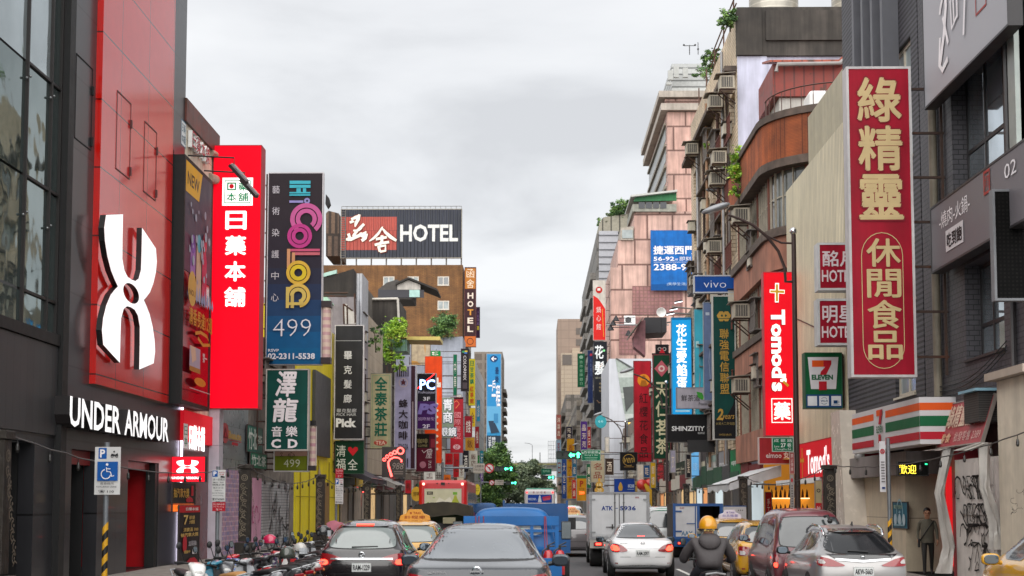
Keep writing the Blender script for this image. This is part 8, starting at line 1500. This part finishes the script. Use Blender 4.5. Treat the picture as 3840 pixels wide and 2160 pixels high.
def helmet(c,col,label,face=(0,1,0),visor=True,parent=None,r=.135):
 t=parent or thing('helmet',label,'helmet',c,'helmets left on the scooters');q=MB();c=Vector(c);q.T=Matrix.Translation(c)@Matrix.Rotation(atan2(-face[0],face[1]),4,'Z')
 n=20;vs=[];F=[]
 for i in range(9):
  th=pi*.60*i/8
  for j in range(n):a=2*pi*j/n;cut=.12 if(i==8 and sin(a)>.3)else 0;vs.append((r*.92*sin(th)*cos(a),r*1.12*sin(th)*sin(a),r*cos(th)*1.05+cut*r))
 F=[(i*n+j,i*n+(j+1)%n,(i+1)*n+(j+1)%n,(i+1)*n+j)for i in range(8)for j in range(n)]
 q.add(vs,F);o=q.build('helmet_shell' if not parent else 'helmet',mat(col,.22,clear=.8,var=.05),t,smooth='all')
 if parent:o.parent=t;o.matrix_parent_inverse=Matrix.Translation(t.location).inverted()
 q=MB();q.T=Matrix.Translation(c)@Matrix.Rotation(atan2(-face[0],face[1]),4,'Z');q.tube([(r*.93*cos(a),r*1.13*sin(a),-.32*r)for a in[2*pi*k/24 for k in range(25)]],.012,6);z=q.build('trim',BLACK,o);z.matrix_parent_inverse=Matrix()
 if visor:q=MB();q.T=Matrix.Translation(c)@Matrix.Rotation(atan2(-face[0],face[1]),4,'Z');vs=[(r*1.0*cos(a),r*1.22*sin(a),z_)for z_ in(.25*r,-.65*r)for a in[radians(25+13*k)for k in range(11)]];q.add(vs,[(k,k+1,12+k,11+k)for k in range(10)]);z=q.build('visor',mat('#b8bcc0',.08,var=.1),o,smooth='all');z.matrix_parent_inverse=Matrix()
 return t
helmet(P(1012,2030,29.6),'#b81648','hot pink helmet resting on a scooter mirror',(-1,.2,0));helmet(P(1078,2082,27.6),'#3c4038','dull olive helmet hanging on a scooter seat',(-.3,-1,0),False,r=.16);helmet(P(1212,1995,36),'#1d1d1f','black helmet with clear visor on a far scooter',(1,.3,0),r=.16);helmet(P(1125,2060,30.5),'#b9b6b2','white and black helmet on a scooter in the middle of the row',(1,-.5,0))
rr=random.Random(4);q=P(1262,1995,40.5);vs=[];F=[]
for i in range(7):
 for j in range(7):vs.append(q+Vector((-.28+.11*j+.02*i,.05*sin(i*1.3+j),.33-.11*i-.12*abs(j-2)*.4+.02*sin(j*2+i))))
F=[(i*7+j,i*7+j+1,i*7+j+8,i*7+j+7)for i in range(6)for j in range(6)]
mb=MB();mb.add(vs,F);tag(mb.build('cloth',mat('#b06a78',.8,var=.12),smooth='all'),'pink cloth draped over the far scooters beside the people carrier','cloth')
# people
def skin(J,E,name,m,mf=None,root=0,lvl=2,parent=None):
 """J: {joint: (pos, radius)}; one continuous surface grown along the edges"""
 ks=list(J);me=bpy.data.meshes.new(name);me.from_pydata([J[k][0]for k in ks],[(ks.index(a),ks.index(b))for a,b in E],[])
 o=bpy.data.objects.new(name,me);COL.objects.link(o);o.modifiers.new('skin','SKIN');s=o.modifiers.new('sub','SUBSURF');s.levels=s.render_levels=lvl
 for i,k in enumerate(ks):
  r=J[k][1];me.skin_vertices[0].data[i].radius=(r,r)if not isinstance(r,tuple)else r
  me.skin_vertices[0].data[i].use_root=(i==root)
 out=bpy.data.meshes.new_from_object(o.evaluated_get(bpy.context.evaluated_depsgraph_get()));bpy.data.objects.remove(o);bpy.data.meshes.remove(me)
 out.name=name;out.materials.clear()
 for q in(m if isinstance(m,list)else[m]):out.materials.append(q)
 out.polygons.foreach_set('use_smooth',[True]*len(out.polygons))
 if mf:out.polygons.foreach_set('material_index',[mf(p.center)for p in out.polygons])
 r=bpy.data.objects.new(name,out);COL.objects.link(r)
 if parent:r.parent=parent
 return r
SKIN=mat('#a8785c',.55,var=.08,sc=20);HAIR=mat('#17120f',.5,var=.2)
def hand(J,E,wrist,d,side,up,k):
 """palm and five bent fingers from a wrist joint; d = pointing direction, side = towards the thumb"""
 d,side,up=Vector(d).normalized(),Vector(side).normalized(),Vector(up).normalized();w=Vector(J[wrist][0])
 J[k+'p']=(w+d*.05,(.034,.02));E.append((wrist,k+'p'))
 for i,(o,l)in enumerate(((.026,.062),(.009,.072),(-.009,.067),(-.026,.052))):
  a=w+d*.085+side*o;b=a+d*l*.5-up*.008;c=b+d*l*.32-up*.03
  J[f'{k}{i}a']=(a,.0095);J[f'{k}{i}b']=(b,.009);J[f'{k}{i}c']=(c,.0075);E+=[(k+'p',f'{k}{i}a'),(f'{k}{i}a',f'{k}{i}b'),(f'{k}{i}b',f'{k}{i}c')]
 a=w+d*.04+side*.04;b=a+d*.03+side*.02-up*.01;J[k+'ta']=(a,.011);J[k+'tb']=(b,.0085);E+=[(k+'p',k+'ta'),(k+'ta',k+'tb')]
def person(X,Y,z,rot,label,top,legs,pose='walk',hair=True,shoe='#1c1a1a',strap=None,cat='person',group=None,jl=1.0):
 t=thing('person',label,cat,(X,Y,z),group);t.rotation_euler.z=rot
 J={'hip':((0,0,.93),.125),'sp':((0,-.01,1.08),.12),'ch':((0,0,1.28),(.14,.11)),'nk':((0,.0,1.46),.052),'hd0':((0,.015,1.54),.072),'hd':((0,.015,1.63),.088),'hd1':((0,.005,1.70),.066),'nose':((0,.118,1.60),.012),'chin':((0,.075,1.525),.035)}
 E=[('hip','sp'),('sp','ch'),('ch','nk'),('nk','hd0'),('hd0','hd'),('hd','hd1'),('hd','nose'),('hd0','chin')]
 sw=.16 if pose=='walk' else .03
 for s,k in((1,'R'),(-1,'L')):
  f=sw*s
  J.update({'sh'+k:((s*.18,0,1.40),.062),'el'+k:((s*.235,-f*.5-.02,1.13),.045),'wr'+k:((s*.235,.08-f*.7,.90),.031),'th'+k:((s*.09,0,.86),.09),'kn'+k:((s*.1,f*.9+.03,.50),.062),'an'+k:((s*.1,f*1.2-(.06 if f<0 else 0),.10+(.04 if f<0 else 0)),.042),'toe'+k:((s*.11,f*1.2+.13,.045),.036)})
  E+=[('ch','sh'+k),('sh'+k,'el'+k),('el'+k,'wr'+k),('hip','th'+k),('th'+k,'kn'+k),('kn'+k,'an'+k),('an'+k,'toe'+k)]
  hand(J,E,'wr'+k,(0,.25,-1),(0,1,.2),(s,0,0),'h'+k)
 tm,lm,sm=mat(top,.8,var=.15,sc=6,bump=.4),mat(legs,.8,var=.15,sc=6),mat(shoe,.6)
 def mf(c):return 3 if c.z<.12 else 2 if c.z<.95 and abs(c.x)<.2 and not(c.z>.72 and abs(c.x)>.19)else 1 if .93<c.z<1.455 else 0
 b=skin(J,E,'body',[SKIN,tm,lm,sm],mf,0,2,t)
 if hair:q=MB();q.ball((0,-.012,1.665),.103,14,0,(.92,1.02,.95));q.v=[(x,y,zz if zz>1.62+max(0,y)*.75 else 1.62+max(0,y)*.75+(zz-1.62)*.1)for x,y,zz in q.v];loc(q,t,'hair',HAIR,smooth='all')
 q=MB();[q.ball((s*.034,.094,1.628),.011,6)for s in(1,-1)];loc(q,t,'eye',BLACK);loc(MB().box(-.025,.025,.092,.1,1.552,1.56),t,'mouth',mat('#7a4038',.6))
 q=MB();[q.ball((s*.09,.01,1.61),.026,8,0,(.4,.7,1.2))for s in(1,-1)];loc(q,t,'ear',SKIN,smooth=True)
 j=MB();loft(j,[(0,0,0,0)])if 0 else None
 vs=[];n=16
 for zz,rx,rym in((.84,.175,.135),(.9,.178,.14),(1.1,.165,.135),(1.3,.185,.13),(1.41,.165,.1),(1.455,.075,.07)):
  for k in range(n):a=2*pi*k/n;vs.append((rx*cos(a),rym*sin(a)+.006*sin(5*a+zz*9),zz))
 j.add(vs,[(i*n+k,i*n+(k+1)%n,(i+1)*n+(k+1)%n,(i+1)*n+k)for i in range(5)for k in range(n)]);loc(j,t,'jacket',tm,smooth='all')
 if strap:loc(MB().tube([(-.17,.05,1.42),(-.06,.15,1.28),(.1,.16,1.05),(.19,.06,.9)],.014,5),t,'bag_strap',BLACK);loc(MB().box(.19,.25,-.12,.1,.72,.95),t,'shoulder_bag',BLACK,bevel=.02)
 return t
person(P(3478,2000,39.2).x,39.2,.14,pi-.2,'man in olive grey jacket with a black shoulder strap walking out of the arcade','#5a564a','#24221f','walk',strap=True)
person(P(2746,1900,54.6).x,54.6,.0,pi/2,'dark haired man standing by the open blue truck door','#2a2c34','#24221f','stand')
person(P(2440,1900,63).x,63,.0,pi-.3,'person in black top between the white truck and the white van','#1b1a1c','#24221f','stand')
person(8.9,100,.16,pi,'far pedestrian in dark clothes on the right pavement','#2c2a2e','#2a2a30','walk');person(-8.6,112,.16,0,'far pedestrian in a grey top on the left pavement','#6a6a6c','#2a2a30','walk')
ry_=21.9;rx_=2.52;s2=copy_tree(sc0);s2.location=(rx_,ry_,road_z(ry_));s2.rotation_euler=(0,0,0);s2['label']='dark maroon scooter ridden by the person in a yellow helmet';del s2['group'];recolor(s2,paint('#3a1a20'))
rd=thing('person','scooter rider in dark grey hooded jacket and round yellow helmet, seen from behind','person',(rx_,ry_,road_z(ry_)))
J={'hip':((0,-.22,.90),.15),'sp':((0,-.2,1.02),.15),'ch':((0,-.13,1.18),(.17,.13)),'nk':((0,-.09,1.34),.055),'hd0':((0,-.05,1.41),.075),'hd':((0,-.04,1.49),.09),'hd1':((0,-.05,1.56),.07),'nose':((0,.065,1.46),.012)}
E=[('hip','sp'),('sp','ch'),('ch','nk'),('nk','hd0'),('hd0','hd'),('hd','hd1'),('hd','nose')]
for s,k in((1,'R'),(-1,'L')):
 J.update({'sh'+k:((s*.19,-.1,1.28),.07),'el'+k:((s*.335,.02,1.05),.05),'wr'+k:((s*.31,.27,1.02),.033),'th'+k:((s*.11,-.12,.90),.09),'kn'+k:((s*.19,.27,.78),.068),'an'+k:((s*.15,.2,.42),.045),'toe'+k:((s*.15,.36,.37),.04)})
 E+=[('ch','sh'+k),('sh'+k,'el'+k),('el'+k,'wr'+k),('hip','th'+k),('th'+k,'kn'+k),('kn'+k,'an'+k),('an'+k,'toe'+k)]
 hand(J,E,'wr'+k,(-s*.1,1,-.02),(-s,0,-.1),(0,.2,1),'h'+k)
JK=mat('#3b3637',.65,var=.2,sc=5,bump=.7)
skin(J,E,'body',[SKIN,JK,mat('#26262c',.8),mat('#1c1a1a',.6)],lambda c:3 if c.z<.44 else 2 if c.z<.96 and c.y>-.3 and abs(c.x)<.27 else 1 if c.z<1.36 and c.y<.25 else 0,0,2,rd)
J2={'hip':((0,-.24,.88),(.20,.165)),'sp':((0,-.22,1.02),(.205,.17)),'ch':((0,-.15,1.19),(.215,.155)),'nk':((0,-.1,1.33),.085)};E2=[('hip','sp'),('sp','ch'),('ch','nk')]
for s,k in((1,'R'),(-1,'L')):J2.update({'sh'+k:((s*.21,-.11,1.275),.092),'ua'+k:((s*.30,-.06,1.17),.08),'el'+k:((s*.355,.02,1.04),.075),'fa'+k:((s*.335,.14,1.02),.06),'wr'+k:((s*.315,.25,1.02),.045)});E2+=[('ch','sh'+k),('sh'+k,'ua'+k),('ua'+k,'el'+k),('el'+k,'fa'+k),('fa'+k,'wr'+k)]
skin(J2,E2,'jacket',JK,None,0,2,rd)
q=MB();loft(q,[(-.33,1.25,.05,.05),(-.31,1.27,.13,.085),(-.26,1.30,.165,.09),(-.18,1.34,.15,.075),(-.1,1.35,.12,.05),(-.04,1.33,.08,.03)],16);loc(q,rd,'hood',JK,smooth='all')
h_=helmet(Vector((0,-.045,1.515))+rd.location,'#c98a08','',(0,1,0),False,rd,.148)
q=MB();q.ball((-.12,-.02,1.44),.05,8);loc(q,rd,'helmet_lining',mat('#8a8680',.6),smooth=True);loc(MB().box(-.13,-.1,-.02,.06,1.36,1.44),rd,'scarf',mat('#1f6a78',.8))
bd=Board((-.075,-.045-.167,1.47),(.15,0,0),(0,0,-.026),(0,-1,0));g=bd.draw([('t','gogoro',0,0,1,1,'#d8b86a',.01)],None,'lettering',.003);g.parent=rd
# weathered clutter on the facades: cages, boxes, pipes, cables
CAGE=mat('#6a6460',.6,var=.2,rust=.3);ACB=mat('#c4bcaa',.55,var=.15,streak=.35);GRM=mat('#3a342e',.8,var=.3)
roots={o['label']:o for o in bpy.data.objects if 'label' in o}
def clutter(key,X,y0,y1,z0,z1,n,seed):
 t=roots[key];r=random.Random(seed);s=1 if X<0 else-1;bx=lambda mb,a,b,*k:mb.box(*sorted((X+s*a,X+s*b)),*k)
 for i in range(n):
  y=r.uniform(y0,y1-1.5);z=z0+(z1-z0)*r.random();k=r.random();mb=MB()
  if k<.36:
   w=r.uniform(1.4,2.4);h=r.uniform(1.1,1.6);d=r.uniform(.28,.42)
   for j in range(int(w/.2)+1):bx(mb,d-.03,d,y+j*.2,y+j*.2+.03,z,z+h)
   for q in(0,.5,1):bx(mb,d-.035,d+.005,y,y+w,z+h*q-.02,z+h*q+.02)
   bx(mb,.0,d,y,y+w,z-.07,z-.025);bx(mb,.0,d+.15,y-.1,y+w+.1,z+h+.03,z+h+.07);mb.build('window_cage',CAGE,t)
  elif k<.7:
   bx(mb,.02,.42,y,y+.8,z,z+.55);mb.build('air_conditioner',ACB,t);q=MB();bx(q,.0,.45,y-.05,y+.85,z-.06,z-.01);bx(q,0,.5,y-.1,y+.9,z+.6,z+.63);q.build('shelf',GRM,t)
  elif k<.88:mb.tube([(X+s*.12,y,max(4,z-6)),(X+s*.12,y,min(z1+1,z+5))],r.uniform(.05,.1),7);mb.build('pipe',r.choice((STEEL,RUSTY,CAGE)),t,smooth=True)
  else:e=min(y1,y+r.uniform(4,9));mb.tube([(X+s*.06,y+(e-y)*j/8,z-.5*sin(pi*j/8))for j in range(9)],.02,4);mb.build('cable',BLACK,t)
for key,X,y0,y1,z0,z1,n,sd in(('beige tiled apartment house with air conditioners, dark parapet and lavender end wall',XR,73,93.5,5,23,44,1),('weathered orange building with rounded balcony corner and red roof shed',XR,63.5,67.5,5,13,5,2),('beige grimy house behind the sky blue sign',XR+.1,94.3,106,4.6,13,14,3),('brown grey house with satellite dish on its roof',XR+.1,106.3,120,4.6,12,14,4),('grey house behind the red snack sign',XR+.1,120.3,146,4.6,11.5,18,5),('low pale house before the white wedge building',XR+.1,146.3,171,4.6,9.6,14,6),('dark low building carrying the hair salon sign, cluttered roof',XL-.05,84.8,90.3,4.6,9.6,7,7),('pale lilac grey building with white corrugated screen on its front',XL-.02,90.7,98,4.6,13,8,8),('grimy low building with plants on its roof behind the coffee sign',XL-.1,108.3,121,4.6,10.2,12,9),('low brown building behind the salon signs',XL-.1,121.3,134,4.6,9.2,12,10),('pinkish low building behind the orange sign',XL-.1,134.3,150,4.6,11,14,11),('grey weathered building below the brick hotel',XL-.1,150.3,172,4.6,12,16,12),('low grubby shop with pink door and graffiti shutter beside the grey beauty shop',XL-.1,57.8,68.5,4.6,8,8,13)):
 clutter(key,X,y0,y1,z0,z1,n,sd)
mb=MB();q=lambda x,y:P(x,y,88)
for a,b in(((1215,1098),(1305,1098)),((1215,1110),(1300,1112)),((1288,1140),(1290,1215)),((1302,1145),(1303,1215)),((1288,1140),(1322,1165)),((1330,1100),(1332,1210))):mb.tube([q(*a),q(*b)],.05,5)
mb.each('roof_bar',RUSTY,roots['dark low building carrying the hair salon sign, cluttered roof'])
mb=MB();mb.prism([q(x,y)for x,y in((1289,1140),(1300,1140),(1335,1180),(1333,1215),(1289,1215))],(0,.3,0));mb.build('roof_sheet',mat('#c4c0bc',.6,var=.15,streak=.3),roots['dark low building carrying the hair salon sign, cluttered roof'])
MB().prism([q(x,y)for x,y in((1207,1113),(1227,1113),(1238,1130),(1207,1130))],(0,2,0)).build('roof_canopy',mat('#9fc4b4',.6,var=.1),roots['dark low building carrying the hair salon sign, cluttered roof'])
t=thing('roof_shed','teal corrugated roof shed with yellow edge above the coffee sign','roof shed',P(1480,1300,113));pq=lambda*k:[P(x,y,113)for x,y in k]
MB().prism(pq((1440,1272),(1525,1268),(1525,1316),(1440,1318)),(0,3,0)).build('wall',mat('#8fb8a4',.6,tile='#88b09c',mort='#6a8e7c',tw=.4,th=60,ms=.05,var=.1,streak=.3,off=0),t);MB().prism(pq((1435,1262),(1650,1262),(1650,1276),(1435,1272)),(0,3.4,0)).build('roof',mat('#c4b060',.6,var=.15),t)
for i,(x,y,c,lab)in enumerate(((-7.6,92,'#3a3f4c','far pedestrian in a slate top by the grey awning'),(-9.2,131,'#7a2a2a','far pedestrian in a dark red top on the left pavement'),(9.1,88,'#8a8478','far pedestrian in a beige top by the phone shops'),(8.7,121,'#22262e','far pedestrian in a navy top by the tea shops'))):person(x,y,.16,pi*(i%2),lab,c,'#24242a','walk')
